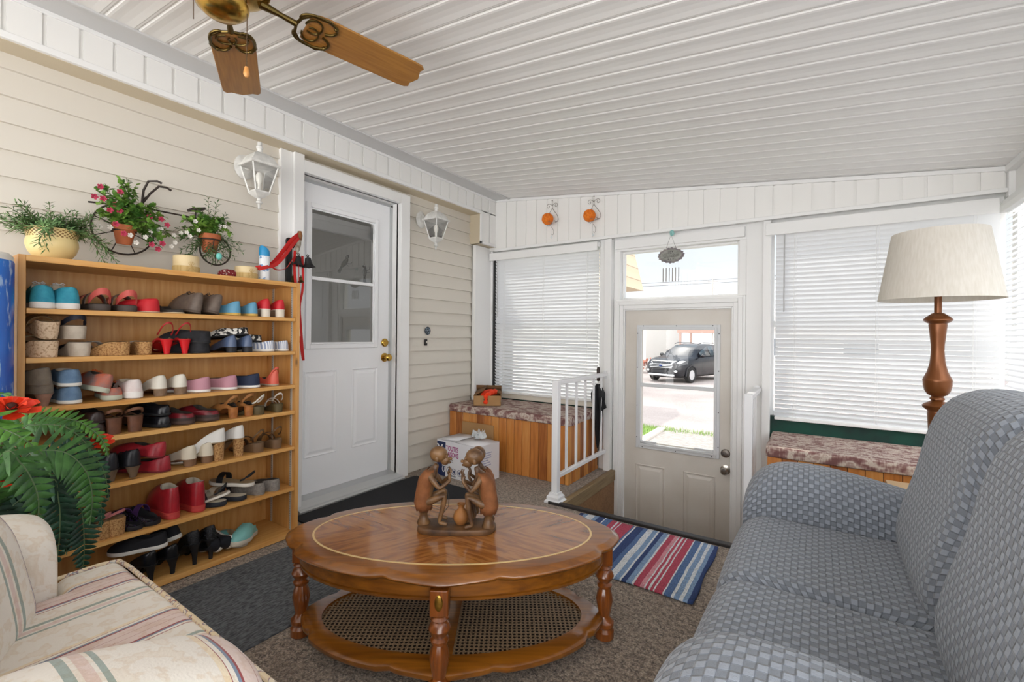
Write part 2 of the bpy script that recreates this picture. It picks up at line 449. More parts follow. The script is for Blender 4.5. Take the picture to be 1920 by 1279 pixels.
def frame(g, a0, a1, b0, b1, w, f0, f1, axis='y', wt=None, wb=None):
    """four butt-jointed boards around an opening; a along the wall, b = z, f = depth range"""
    wt = wt if wt is not None else w; wb = wb if wb is not None else w
    for p0, p1, q0, q1 in ((a0, a0 + w, b0, b1), (a1 - w, a1, b0, b1), (a0 + w, a1 - w, b1 - wt, b1), (a0 + w, a1 - w, b0, b0 + wb)):
        if q1 - q0 < 1e-6: continue
        if axis == 'y': g.box(p0, p1, f0, f1, q0, q1)
        else: g.box(f0, f1, p0, p1, q0, q1)
# far wall ------------------------------------------------------
g = G()
g.box(-2.80, WX0 + 0.0, YF, YF + 0.12, -0.06, 0.53); g.box(WX1 + 0.04, XR + 0.1, YF, YF + 0.12, -0.06, 0.56)
struct(g.done('wall_far', GREEN))
g = G()
g.box(-1.50, -1.385, YF - 0.02, YF + 0.12, -0.02, 1.95); g.box(-1.445, -1.387, YF - 0.06, YF - 0.02, 0.0, 1.885)
g.box(WX0 - 0.1, WX0 - 0.02, YF - 0.01, YF + 0.12, -0.8, -0.02)
g.box(-0.415, -0.285, YF - 0.01, YF + 0.12, -0.8, 1.95); g.box(-0.31, -0.262, YF - 0.055, YF - 0.01, 0.0, 1.885)
g.box(-2.80, -2.60, YF - 0.03, YF + 0.12, 0.0, 1.95); g.box(-2.66, -2.622, 3.285, YF - 0.03, 0.0, 1.925)
g.box(-1.385, -0.415, YF, YF + 0.12, 1.313, 1.392); g.box(-1.385, -1.333, YF, YF + 0.12, 1.392, 1.785); g.box(-0.462, -0.415, YF, YF + 0.12, 1.392, 1.785)
g.box(-1.385, -0.415, YF, YF + 0.12, 1.785, 1.93); g.box(-1.375, -0.425, YF - 0.022, YF, 1.800, 1.872)
g.box(-2.60, -1.50, YF + 0.02, YF + 0.12, 1.87, 2.1); g.box(-0.285, XR, YF + 0.02, YF + 0.12, 1.87, 2.1)
g.box(-1.385, -1.30, YF, YF + 0.12, -0.8, 1.313); g.box(-0.49, -0.415, YF, YF + 0.12, -0.8, 1.313)
struct(g.done('wall_far', TRIM, bevel=0.002))
g = G()  # door casing profile: stepped boards mitred as butt joints
frame(g, -1.378, -0.416, -0.74, 1.392, 0.018, YF - 0.016, YF, wb=0.0)
frame(g, -1.360, -0.434, -0.74, 1.374, 0.030, YF - 0.028, YF, wb=0.0)
frame(g, -1.330, -0.464, -0.74, 1.344, 0.031, YF - 0.018, YF, wb=0.0)
frame(g, -1.299, -0.495, -0.74, 1.313, 0.012, YF - 0.010, YF, wb=0.0)
struct(g.done('trim_10', TRIM, bevel=0.003))
# grooved header
HY = 3.49
g = G()
def hz(t): return ceil_z(-2.55 + 3.40 * t) - 0.012
board_run(g, (-2.55, HY), (0.85, HY), lambda t: 1.905, hz, (0, -1), pitch=0.1085, off=0.03)
g.box(-2.68, XR + 0.1, HY + 0.012, YF + 0.1, 1.90, 2.02)
g.add([(-2.7, HY + 0.02, 1.95), (XR + .1, HY + 0.02, 1.95), (XR + .1, HY + 0.02, 2.2), (-2.7, HY + 0.02, 2.5)], [(0, 1, 2, 3)])
struct(g.done('wall_far', WHITE, smooth=20, fix=False))
g = G(); g.box(-2.55, 0.86, HY - 0.014, HY + 0.01, 1.886, 1.910)
for a, b in ((-2.55, 0.86),):
    za, zb = ceil_z(a), ceil_z(b)
    g.add([(a, HY - .012, za - .024), (b, HY - .012, zb - .024), (b, HY - .012, zb), (a, HY - .012, za), (a, HY + .01, za - .024), (b, HY + .01, zb - .024), (b, HY + .01, zb), (a, HY + .01, za)],
          [(0, 1, 2, 3), (0, 4, 5, 1)])
struct(g.done('trim_11', TRIM, bevel=0.002))
# right wall: header, sill, posts; big window openings
g = G()
g.box(XR, XR + 0.1, YN, YF + 0.1, -0.06, 0.62); g.box(XR, XR + 0.1, YN, YF + 0.1, 1.80, 2.1)
for y in (YN, -1.2, 0.4, 1.95, 3.42): g.box(XR, XR + 0.1, y, y + 0.08, 0.6, 1.85)
struct(g.done('wall_right', WHITE))
g = G(); g.box(XR - 0.035, XR + 0.0, YN, HY - 0.01, 1.99, 2.025); g.box(XR - 0.04, XR, YN, YF, 1.80, 1.845); g.box(0.835, 0.862, HY - 0.03, HY + .01, 1.86, 2.03)
struct(g.done('trim_12', TRIM, bevel=0.002))

# ---------------------------------------------------------------- windows behind the blinds
def window(name, x0, x1, z0, z1, rail=None, w=0.035, dark=False):
    t = thing(name, None, None, (0, YF + 0.05, 0), kind=None); t['kind'] = 'structure'
    g = G(); frame(g, x0, x1, z0, z1, w, 0, 0.05)
    if rail: g.box(x0 + w, x1 - w, -0.01, 0.045, rail - 0.02, rail + 0.02)
    g.done('window_frame', TRIM, t, bevel=0.003)
    g = G(); g.add([(x0, 0.025, z0), (x1, 0.025, z0), (x1, 0.025, z1), (x0, 0.025, z1)], [(0, 1, 2, 3)])
    g.done('window_pane', GLASS, t, fix=False)
    return t
window('window_1', -2.60, -1.50, 0.53, 1.87, 1.19)
window('window_2', -1.333, -0.462, 1.392, 1.785, w=0.016)
window('window_3', -0.285, 0.86, 0.56, 1.87, 1.19)
g = G(); g.box(-2.60, -1.50, YF - 0.03, YF + 0.02, 0.500, 0.545)
struct(g.done('trim_13', mat('cream_sill', hexc('dcd6c8'), 0.5), bevel=0.003))
g = G()
for x in (-2.597,): g.box(x, x + 0.028, YF - 0.02, YF + 0.05, 0.55, 1.87)
struct(g.done('trim_14', mat('black_screen_channel', hexc('2c2d2d'), 0.7)))

# ---------------------------------------------------------------- house door
def panel_door(root, plane, u0, u1, z0, z1, m, th=0.04, panels=(), hole=None, axis='x', sgn=1):
    """slab with raised panels; plane = front face coordinate; u along wall"""
    g = G()
    def bx(a0, a1, b0, b1, f0, f1):
        if axis == 'x': g.box(min(f0, f1), max(f0, f1), a0, a1, b0, b1)
        else: g.box(a0, a1, min(f0, f1), max(f0, f1), b0, b1)
    hu0, hu1, hz0, hz1 = hole
    b = plane - sgn * th
    bx(u0, hu0, z0, z1, plane, b); bx(hu1, u1, z0, z1, plane, b); bx(hu0, hu1, z0, hz0, plane, b); bx(hu0, hu1, hz1, z1, plane, b)
    o = g.done('door_slab', m, root)
    for (a0, a1, c0, c1) in panels:
        g = G()
        def P(u, f, z): return (f, u, z) if axis == 'x' else (u, f, z)
        R = []
        for ins, d in ((0, 0.0005), (0.006, 0.007), (0.014, 0.0005), (0.022, -0.0), (0.040, 0.006), (0.045, 0.006)):
            f = plane + sgn * d
            R.append([P(a0 + ins, f, c0 + ins), P(a1 - ins, f, c0 + ins), P(a1 - ins, f, c1 - ins), P(a0 + ins, f, c1 - ins)])
        g.rings(R, True, False, True)
        g.done('raised_panel', m, root, smooth=15)
    return o
def knob(root, c, m, axis='x', r=0.027, name='door_knob', sgn=1):
    g = G(); s = sgn
    g.lathe([(0.0, 0), (0.033, 0.0), (0.033, 0.005 * s), (0.015, 0.010 * s), (0.012, 0.028 * s), (0.022, 0.036 * s), (r, 0.048 * s), (r, 0.056 * s), (r * 0.7, 0.066 * s), (0, 0.067 * s)], 24, c, axis)
    return g.done(name, m, root)
def deadbolt(root, c, m, axis='x', sgn=1):
    g = G(); s = sgn
    g.lathe([(0, 0), (0.031, 0), (0.031, 0.008 * s), (0.026, 0.014 * s), (0.012, 0.015 * s), (0.012, 0.019 * s), (0, 0.019 * s)], 24, c, axis)
    return g.done('deadbolt', m, root)
GLASS2 = GLASS.copy(); GLASS2.name = 'coated_door_glass'
for n_ in GLASS2.node_tree.nodes:
    if n_.type == 'FRESNEL': n_.inputs[0].default_value = 2.1
D1 = thing('door_1', None, None); D1['kind'] = 'structure'
panel_door(D1, -2.735, 1.585, 2.372, 0.055, 2.082, DOORW, panels=((1.672, 1.915, 0.285, 0.85), (2.035, 2.262, 0.285, 0.85)), hole=(1.70, 2.225, 1.02, 1.92))
g = G()   # lite frame
for d, w, e_ in ((0.016, 0.030, 0.0), (0.009, 0.012, 0.030)):
    a0, a1, b0, b1 = 1.675 + e_, 2.25 - e_, 0.995 + e_, 1.945 - e_
    x0, x1 = -2.736, -2.735 + d
    frame(g, a0, a1, b0, b1, w, x0, x1, 'x')
g.box(-2.74, -2.722, 1.717, 2.208, 1.445, 1.468)
g.done('window_frame', DOORW, D1, bevel=0.003)
g = G(); g.add([(-2.742, 1.70, 1.02), (-2.742, 2.225, 1.02), (-2.742, 2.225, 1.92), (-2.742, 1.70, 1.92)], [(0, 1, 2, 3)])
g.done('window_pane', GLASS2, D1, fix=False)
g = G(); g.add([(-2.765, 1.70, 1.02), (-2.765, 2.225, 1.02), (-2.765, 2.225, 1.92), (-2.765, 1.70, 1.92)], [(0, 1, 2, 3)])
g.done('window_pane', GLASS, D1, fix=False)
g = G(); g.box(-2.83, -2.79, 1.66, 2.26, 1.80, 1.865); g.box(-2.825, -2.795, 1.66, 2.26, 1.865, 1.90)
g.done('blind_headrail', TRIM, D1, bevel=0.004)
knob(D1, (-2.735, 2.325, 0.918), BRASS); deadbolt(D1, (-2.735, 2.325, 1.03), BRASS)
# dim room seen through that door
g = G(); g.box(-5.0, -2.82, 0.6, 4.2, 0.0, 0.02); g.box(-5.0, -2.82, 0.6, 4.2, 2.4, 2.42); g.box(-5.0, -4.98, 0.6, 4.2, 0, 2.4); g.box(-5, -2.82, 0.58, 0.6, 0, 2.4); g.box(-5, -2.82, 4.2, 4.22, 0, 2.4)
struct(g.done('wall_house_interior', mat('grey_interior_paint', hexc('b5b4b0'), 0.8)))
hl = bpy.data.lights.new('house_room_fill_light', 'POINT'); hl.energy = 9; hl.shadow_soft_size = 0.15; hl.color = (1.0, 0.95, 0.88)  # unseen light added to lift the room behind the door glass to grey
ho = bpy.data.objects.new('house_room_fill_light', hl); COL.objects.link(ho); ho.location = (-3.9, 1.2, 2.2)
# ---------------------------------------------------------------- entry door
D2 = thing('door_2', None, None); D2['kind'] = 'structure'
DY = YF + 0.012
panel_door(D2, DY, -1.288, -0.492, -0.735, 1.312, DOORG, axis='y', sgn=-1, panels=((-1.195, -0.965, -0.60, 0.085), (-0.83, -0.605, -0.60, 0.085)), hole=(-1.155, -0.615, 0.265, 1.155))
g = G()
for (x0, x1, z0, z1, d, w) in ((-1.192, -0.580, 0.215, 1.185, 0.014, 0.022), (-1.172, -0.600, 0.238, 1.165, 0.024, 0.018)):
    y0, y1 = DY - d, DY + 0.002
    frame(g, x0, x1, z0, z1, w, y0, y1, 'y')
g.box(-1.155, -0.615, DY - 0.018, DY + 0.01, 0.700, 0.728)
g.box(-1.15, -1.03, DY - 0.03, DY - 0.01, 0.262, 0.278); g.box(-0.75, -0.62, DY - 0.03, DY - 0.01, 0.262, 0.278)
g.done('window_frame', mat('light_grey_storm_frame', hexc('d3d5d7'), 0.4), D2, bevel=0.002)
g = G()
for x in (-1.14, -0.886, -0.63):
    for z in (1.178, 0.226): g.sphere((x, DY - 0.0145, z), 0.004, 8, 5)
for z in (1.12, 0.85, 0.55, 0.30):
    for x in (-1.184, -0.588): g.sphere((x, DY - 0.0145, z), 0.004, 8, 5)
g.done('screw_heads', mat('dark_screw', hexc('3a3a3a'), 0.5), D2)
g = G(); g.add([(-1.155, DY + 0.015, 0.265), (-0.615, DY + 0.015, 0.265), (-0.615, DY + 0.015, 1.155), (-1.155, DY + 0.015, 1.155)], [(0, 1, 2, 3)])
g.done('window_pane', GLASS, D2, fix=False)
knob(D2, (-0.540, DY, 0.145), CHROME, 'y', sgn=-1); deadbolt(D2, (-0.540, DY, 0.262), CHROME, 'y', sgn=-1)

# ---------------------------------------------------------------- venetian blinds
SLAT = NT('white_translucent_slat', 0.5)
SLAT.p.inputs['Base Color'].default_value = (*hexc('e9eaeb'), 1)
_t = SLAT.n('ShaderNodeBsdfTranslucent'); _t.inputs[0].default_value = (*hexc('ebecee'), 1)
_m = SLAT.n('ShaderNodeMixShader'); _m.inputs[0].default_value = 0.26
SLAT.l(SLAT.p.outputs[0], _m.inputs[1]); SLAT.l(_t.outputs[0], _m.inputs[2]); SLAT.l(_m.outputs[0], SLAT.t.nodes['Material Output'].inputs[0]); SLAT = SLAT.m
def blind(label, x0, x1, y, ztop, zbot, tilt=53, cords=(0.1, 0.5, 0.9), wand=0.04, pitch=0.029, val=None, along='x'):
    t = thing('window_blind', label, 'blind', (0, 0, 0))
    def P(a, d, z): return (a, y + d, z) if along == 'x' else (y - d, a, z)
    g = G(); z = zbot + 0.035; w = 0.0345; ca, sa = math.cos(math.radians(tilt)), math.sin(math.radians(tilt))
    while z < ztop - 0.03:
        jit = random.uniform(-0.0008, 0.0008); pts = []
        for s_ in (-1, -0.33, 0.33, 1):
            cv = 0.0022 * (1 - s_ * s_)
            pts.append((s_ * w / 2 * ca - cv * sa * -1, s_ * w / 2 * sa + cv * ca))
        R = [[P(a, -q[0], z + q[1] + jit) for q in pts] for a in (x0, x1)]
        g.rings(R, False, False, False)
        z += pitch
    g.done('slats', SLAT, t, fix=False, smooth=80)
    def bx(g, a0, a1, d0, d1, z0, z1):
        if along == 'x': g.box(a0, a1, y + d0, y + d1, z0, z1)
        else: g.box(y - d1, y - d0, a0, a1, z0, z1)
    g = G(); bx(g, x0, x1, -0.02, 0.02, zbot, zbot + 0.02); g.done('bottom_rail', TRIM, t, bevel=0.004)
    g = G(); bx(g, x0 - 0.01, x1 + 0.01, -0.03, 0.03, ztop - 0.035, ztop); g.done('headrail', TRIM, t, bevel=0.003)
    if val:
        g = G(); bx(g, val[0], val[1], -0.05, -0.038, val[2], val[3]); g.done('valance', TRIM, t, bevel=0.003)
    for c in cords:
        g = G(); a = x0 + (x1 - x0) * c
        g.tube([P(a, -0.02, ztop), P(a, -0.02, zbot)], 0.0012, 6); g.tube([P(a + 0.012, -0.021, ztop), P(a + 0.012, -0.021, zbot)], 0.0008, 5)
        g.done('ladder_cord', TRIM, t)
    if wand:
        g = G(); a = x0 + wand; g.tube([P(a, -0.035, ztop - 0.03), P(a, -0.037, ztop - 0.6)], 0.004, 8); g.done('tilt_wand', mat('grey_plastic_wand', hexc('b9b9b9'), 0.3), t)
    return t
blind('white venetian blind on the window beside the house wall, left of the entry door', -2.560, -1.503, HY + 0.035, 1.868, 0.545, val=(-2.61, -1.505, 1.80, 1.872), wand=0.04)
blind('wide white venetian blind on the far window behind the lamp', -0.235, 0.82, HY + 0.035, 1.868, 0.548, val=(-0.293, 0.808, 1.78, 1.862), wand=0.05)
blind('white venetian blind on the right hand wall at the picture edge', 2.04, 3.42, XR - 0.035, 1.80, 0.60, cords=(0.2, 0.75), wand=0, along='y')
blind('unseen white venetian blind added on the right hand wall behind the sofa back', 0.50, 1.94, XR - 0.035, 1.80, 0.60, cords=(0.2, 0.75), wand=0, along='y')  # out of view, added to hold back daylight from the right windows

# ================================================================ OVAL COFFEE TABLE
WALNUT = wood('cherry_wood', hexc('683a0e'), hexc('905716'), 0, 5, 0.28, 0.6)
CHERRY_D = wood('dark_cherry_turning', hexc('5f2f0e'), hexc('8a4a18'), 2, 6, 0.28, 0.6)
TR = 0.5923   # table turned with its long side facing the camera
VEN = NT('book_matched_veneer', 0.22)
_s = VEN.n('ShaderNodeSeparateXYZ'); VEN.l(VEN.tc.outputs['Object'], _s.inputs[0])
_ax = VEN.math('ABSOLUTE', _s.outputs[0]); _ay = VEN.math('ABSOLUTE', _s.outputs[1])
_dg = VEN.math('SUBTRACT', VEN.math('MULTIPLY', _ax, 0.62), _ay); _al = VEN.math('ADD', _ax, _ay)
_cb = VEN.n('ShaderNodeCombineXYZ'); VEN.l(_dg, _cb.inputs[0]); VEN.l(VEN.math('MULTIPLY', _al, 0.10), _cb.inputs[1]); VEN.l(VEN.math('MULTIPLY', _s.outputs[0], 0.02), _cb.inputs[2])
_f = VEN.noise(_cb.outputs[0], 26, (1, 1, 1), 7)
VEN.l(VEN.ramp(_f, [(0.3, hexc('704422')), (0.42, hexc('8f5524')), (0.52, hexc('a56c34')), (0.6, hexc('80491f')), (0.72, hexc('9b602c'))]), VEN.p.inputs['Base Color'])
VEN.p.inputs['Coat Weight'].default_value = 0.7; VEN.p.inputs['Coat Roughness'].default_value = 0.06; VEN = VEN.m
INLAY = mat('pale_brass_inlay', hexc('e2c48a'), 0.3, 0.3)
T = thing('coffee_table', 'oval cherry wood coffee table with cane lower shelf on the brown carpet', 'table', (-1.096, 1.258, 0), (0, 0, TR))
def scal(a, A, B, k=1.0, amp=0.020, off=0.0):
    """scalloped oval outline; a angle"""
    c, s = math.cos(a), math.sin(a)
    q = 0.0
    for m0 in (0, PI / 2, PI, 3 * PI / 2):
        d = (a - m0 + PI) % (2 * PI) - PI
        wdt = 0.26 if m0 in (PI / 2, 3 * PI / 2) else 0.34
        u = abs(d) / wdt
        if u < 1: q += amp * (math.cos(u * PI) * 0.5 + 0.5) * 1.0
        elif u < 1.45: q -= amp * 0.75 * math.sin((u - 1) / 0.45 * PI)
    return ((A + q + off) * c, (B + q + off) * s)
N = 160
def oval(A, B, z, amp=0.020, off=0.0): return [(*scal(2 * PI * i / N, A, B, 1, amp, off), z) for i in range(N)]
ZT = 0.385; A0, B0 = 0.583, 0.318
g = G()
g.rings([oval(A0 - .1, B0 - .1, ZT - 0.040, 0.0), oval(A0 - .03, B0 - .03, ZT - 0.040, 0.010), oval(A0 - .022, B0 - .022, ZT - 0.032), oval(A0 - .004, B0 - .004, ZT - 0.024), oval(A0, B0, ZT - 0.018),
         oval(A0 - .002, B0 - .002, ZT - 0.012), oval(A0 - .012, B0 - .012, ZT - 0.008), oval(A0 - .020, B0 - .020, ZT - 0.001), oval(A0 - .026, B0 - .026, ZT), oval(A0 - .085, B0 - .085, ZT, 0.0)], True, True, True)
g.done('tabletop', WALNUT, T, smooth=50)
g = G(); g.add([(0.498 * math.cos(2 * PI * i / 96), 0.248 * math.sin(2 * PI * i / 96), ZT + 0.0006) for i in range(96)], [tuple(range(96))])
g.done('veneer_panel', VEN, T, fix=False)
g = G(); R = [[(r * math.cos(2 * PI * i / 96), (r - 0.25) * math.sin(2 * PI * i / 96), z) for i in range(96)] for r, z in ((0.503, ZT), (0.503, ZT + 0.0012), (0.496, ZT + 0.0012), (0.496, ZT))]
g.rings(R, True, False, False); g.done('inlay_line', INLAY, T, fix=False)
g = G()
def ell(A, B, z): return [(A * math.cos(2 * PI * i / 96), B * math.sin(2 * PI * i / 96), z) for i in range(96)]
g.rings([ell(.52, .255, ZT - .035), ell(.545, .282, ZT - .037), ell(.545, .282, ZT - .078), ell(.539, .276, ZT - .080), ell(.539, .276, ZT - .083), ell(.545, .282, ZT - .085), ell(.543, .280, ZT - .094), ell(.53, .265, ZT - .096)], True, True, True)
g.done('apron', WALNUT, T, smooth=40)
# lower shelf: scalloped ring with a cross bar, cane infill
g = G()
def shelf_ring(g):
    o = [oval(0.523, 0.286, 0.062, 0.016), oval(0.530, 0.293, 0.070, 0.016), oval(0.530, 0.293, 0.082, 0.016), oval(0.518, 0.281, 0.090, 0.016)]
    i_ = [[(0.468 * math.cos(2 * PI * i / N), 0.228 * math.sin(2 * PI * i / N), z) for i in range(N)] for z in (0.091, 0.084, 0.062)]
    R = o + i_ + [o[0]]
    g.rings(R, True, False, False)
shelf_ring(g); g.box(-0.028, 0.028, -0.25, 0.25, 0.066, 0.090)
g.done('lower_shelf', WALNUT, T, smooth=50)
CANE = NT('woven_cane', 0.6)
_s = CANE.n('ShaderNodeSeparateXYZ'); CANE.l(CANE.tc.outputs['Object'], _s.inputs[0])
_p = 0.0155
def _cell(xo, yo):
    fx = CANE.math('SUBTRACT', CANE.math('FRACT', CANE.math('ADD', CANE.math('DIVIDE', _s.outputs[0], _p), xo)), 0.5)
    fy = CANE.math('SUBTRACT', CANE.math('FRACT', CANE.math('ADD', CANE.math('DIVIDE', _s.outputs[1], _p), yo)), 0.5)
    return CANE.math('SQRT', CANE.math('ADD', CANE.math('POWER', fx, 2.0), CANE.math('POWER', fy, 2.0)))
_d = _cell(0, 0)
_hole = CANE.math('LESS_THAN', _d, 0.31)
_str = CANE.noise(CANE.tc.outputs['Object'], 300, (1, 0.3, 1))
_col = CANE.ramp(_str, [(0.35, hexc('5f4a36')), (0.65, hexc('9c8262'))])
CANE.l(_col, CANE.p.inputs['Base Color']); CANE.bump(_d, 0.6, 0.002)
_tr = CANE.n('ShaderNodeBsdfTransparent'); _mx = CANE.n('ShaderNodeMixShader')
CANE.l(_hole, _mx.inputs[0]); CANE.l(CANE.p.outputs[0], _mx.inputs[1]); CANE.l(_tr.outputs[0], _mx.inputs[2]); CANE.l(_mx.outputs[0], CANE.t.nodes['Material Output'].inputs[0])
g = G(); g.add(ell(.470, .230, .083), [tuple(range(96))]); g.done('cane_panel', CANE.m, T, fix=False)
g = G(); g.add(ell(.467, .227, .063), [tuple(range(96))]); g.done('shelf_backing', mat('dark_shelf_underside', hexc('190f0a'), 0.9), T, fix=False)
def leg_prof():
    return [(0.0, 0.0), (0.026, 0.0), (0.031, 0.006), (0.031, 0.03), (0.024, 0.04), (0.030, 0.05), (0.030, 0.062), (0.022, 0.07), (0.017, 0.082), (0.023, 0.115), (0.026, 0.14), (0.023, 0.165), (0.017, 0.182), (0.023, 0.188), (0.024, 0.196), (0.016, 0.203), (0.024, 0.214), (0.029, 0.228), (0.024, 0.243), (0.018, 0.250), (0.024, 0.258), (0.018, 0.266), (0.018, 0.275)]
for ang in (0, 90, 180, 270):
    a = math.radians(ang); px, py = 0.553 * math.cos(a), 0.306 * math.sin(a)
    lg = thing('leg', None, None, (px, py, 0), (0, 0, a)); lg.parent = T
    # fluted turned leg: body with grooves
    g = G(); R = []
    for r, z in leg_prof():
        r = r * 1.14
        fl = 0.0022 if 0.082 < z < 0.18 else 0.0
        R.append([((max(r, 1e-4) - fl * (1 if i % 4 == 0 else 0)) * math.cos(2 * PI * i / 40), (max(r, 1e-4) - fl * (1 if i % 4 == 0 else 0)) * math.sin(2 * PI * i / 40), z) for i in range(40)])
    g.rings(R); g.done('turned_post', CHERRY_D, lg, smooth=30)
    g = G(); g.prism(rrect(-0.026, 0.024, -0.028, 0.028, 0.006, 2), 0.272, 0.348); g.done('corner_block', CHERRY_D, lg, bevel=0.002)
    g = G(); g.sphere((0.024, 0, 0.312), 1.0, 20, 12, (0.004, 0.0125, 0.024)); g.done('brass_medallion', BRASS, lg)
# ---------------------------------------------------------------- carved figurine
FW = mat('dark_carved_wood', hexc('4a3220'), 0.4, var=hexc('7d5c3a'), vscale=25, bump=0.3, bscale=60)
FR = mat('rust_brown_leather', hexc('6d401f'), 0.75, var=hexc('875430'), vscale=30, bump=0.4, bscale=150)
FB = mat('dark_wood_base', hexc('3d291a'), 0.5, var=hexc('6a4a2d'), vscale=18, bump=0.4, bscale=40)
FP = mat('ochre_clay', hexc('9a6634'), 0.6, var=hexc('7d4f28'), vscale=20)
F = thing('figurine', 'carved wooden figurine of three squatting bald figures around a clay pot on the oval table', 'figurine', (-1.088, 1.268, ZT), (0, 0, TR))
g = G(); out = []
for i in range(48):
    a = 2 * PI * i / 48; out.append((0.142 * math.copysign(abs(math.cos(a)) ** 0.7, math.cos(a)) + 0.002 * math.sin(5 * a), 0.062 * math.copysign(abs(math.sin(a)) ** 0.8, math.sin(a)) + 0.003 * math.sin(3 * a)))
g.rings([[(x * s, y * s, z) for x, y in out] for s, z in ((0.97, 0.0), (1.0, 0.004), (1.0, 0.016), (0.97, 0.021), (0.9, 0.0225))]); g.done('carved_base', FB, F, smooth=50)
def skin(name, nodes, edges, parent, m, sub=2, root=0):
    me = bpy.data.meshes.new(name); me.from_pydata([n[0] for n in nodes], edges, [])
    o = bpy.data.objects.new(name, me); COL.objects.link(o); o.parent = parent
    me.materials.append(m)
    k = o.modifiers.new('skin', 'SKIN'); k.use_smooth_shade = True; k.use_x_symmetry = False
    for i, n in enumerate(nodes):
        r = n[1] if isinstance(n[1], tuple) else (n[1], n[1])
        me.skin_vertices[0].data[i].radius = r; me.skin_vertices[0].data[i].use_root = (i == root)
    k2 = o.modifiers.new('u', 'SUBSURF'); k2.levels = sub; k2.render_levels = sub
    return o
def squatter(root, s=1, hands='mouth'):
    """side-on squatting figure facing +x; s mirrors nothing, root placement turns it"""
    n = [((0.0, 0, 0.075), .022), ((0.004, 0, 0.115), .024), ((0.014, 0, 0.150), .026), ((0.024, 0, 0.170), (.018, .014)), ((0.033, 0, 0.182), .009),
         ((0.038, 0, 0.196), .011),
         # legs
         ((0.006, 0.018, 0.072), .014), ((0.062, 0.020, 0.104), .0105), ((0.058, 0.022, 0.06), .0085), ((0.046, 0.022, 0.014), .007), ((0.072, 0.024, 0.006), .006),
         ((0.006, -0.018, 0.072), .014), ((0.070, -0.022, 0.100), .0105), ((0.060, -0.024, 0.055), .0085), ((0.050, -0.024, 0.012), .007), ((0.078, -0.026, 0.006), .006),
         # arms
         ((0.020, 0.030, 0.160), .011), ((0.050, 0.034, 0.122), .0075), ((0.078, 0.016, 0.150), .0055), ((0.074, 0.010, 0.168), .0065),
         ((0.020, -0.030, 0.160), .011), ((0.052, -0.036, 0.124), .0075), ((0.083, -0.020, 0.145), .0055), ((0.080, -0.008, 0.166), .0065)]
    e = [(0, 1), (1, 2), (2, 3), (3, 4), (4, 5), (0, 6), (6, 7), (7, 8), (8, 9), (9, 10), (0, 11), (11, 12), (12, 13), (13, 14), (14, 15), (3, 16), (16, 17), (17, 18), (18, 19), (3, 20), (20, 21), (21, 22), (22, 23)]
    skin('body', n, e, root, FW)
    g = G(); g.sphere((0.043, 0, 0.226), 0.026, 20, 14, (1.12, 0.88, 1.0)); g.sphere((0.064, 0, 0.206), 0.016, 14, 10, (1.0, 0.75, 1.0))
    g.sphere((0.082, 0, 0.211), 0.006, 8, 6, (1.0, 0.8, 0.9)); g.sphere((0.078, 0, 0.199), 0.0055, 10, 6, (1.1, 1.4, 0.7))
    for y in (-1, 1):
        g.sphere((0.041, y * 0.024, 0.215), 0.007, 10, 6, (0.9, 0.4, 1.3)); g.sphere((0.070, y * 0.010, 0.222), 0.0045, 8, 6)
    g.done('head', FW, root, smooth=60)
    g = G()
    for y0 in (0.012, -0.006):
        for q in range(3):
            pass
    for k in range(4): g.tube([(0.074, 0.012 - k * 0.004, 0.166), (0.080, 0.010 - k * 0.004, 0.176), (0.076, 0.008 - k * 0.003, 0.184)], 0.0022, 6)
    for k in range(4): g.tube([(0.080, -0.006 - k * 0.004, 0.164), (0.087, -0.005 - k * 0.004, 0.173), (0.083, -0.004 - k * 0.003, 0.182)], 0.0022, 6)
    g.done('fingers', FW, root)
    g = G()   # draped tunic
    R = []
    for z, cx, rx, ry in ((0.048, 0.001, 0.026, 0.029), (0.070, -0.001, 0.030, 0.032), (0.095, -0.001, 0.026, 0.029), (0.125, 0.004, 0.026, 0.030), (0.150, 0.011, 0.027, 0.035), (0.166, 0.018, 0.022, 0.035), (0.178, 0.024, 0.014, 0.020)):
        R.append([(cx - 0.004 + rx * math.cos(2 * PI * i / 28), ry * math.sin(2 * PI * i / 28), z + (0.003 * math.sin(i * 2.1) if z < 0.05 else 0)) for i in range(28)])
    g.rings(R, True, False, False); g.done('tunic', FR, root, smooth=60, solid=0.002)
    g = G(); g.lathe([(0, 0), (0.021, 0), (0.022, 0.004), (0.014, 0.022), (0.012, 0.032), (0.017, 0.042), (0.024, 0.050), (0.0, 0.051)], 20, (-0.004, 0, 0)); g.done('stool', FW, root, smooth=50)
for x, y, z, r in ((-0.118, 0.004, 0.0215, 0.0), (0.112, -0.026, 0.0215, PI), (0.112, 0.040, 0.0215, PI - 0.25)):
    f = thing('squatting_figure', None, None, (x, y, z), (0, 0, r)); f.parent = F; f.scale = (1.12, 1.12, 1.12) if y < 0.03 else (0.95, 0.95, 1.08)
    squatter(f)
g = G(); g.lathe([(0, 0), (0.016, 0.0), (0.027, 0.016), (0.029, 0.030), (0.024, 0.045), (0.011, 0.056), (0.010, 0.064), (0.016, 0.074), (0.013, 0.075), (0.008, 0.064), (0.0, 0.055)], 28, (0.015, 0.0, 0.0215))
g.done('clay_pot', FP, F, smooth=50)
g = G(); g.tube([(-0.035, -.01, .15), (-0.028, -.012, .12), (-0.030, -.014, .09), (-0.045, -.016, .07)], 0.0011, 6); g.done('cord', IRON, F)

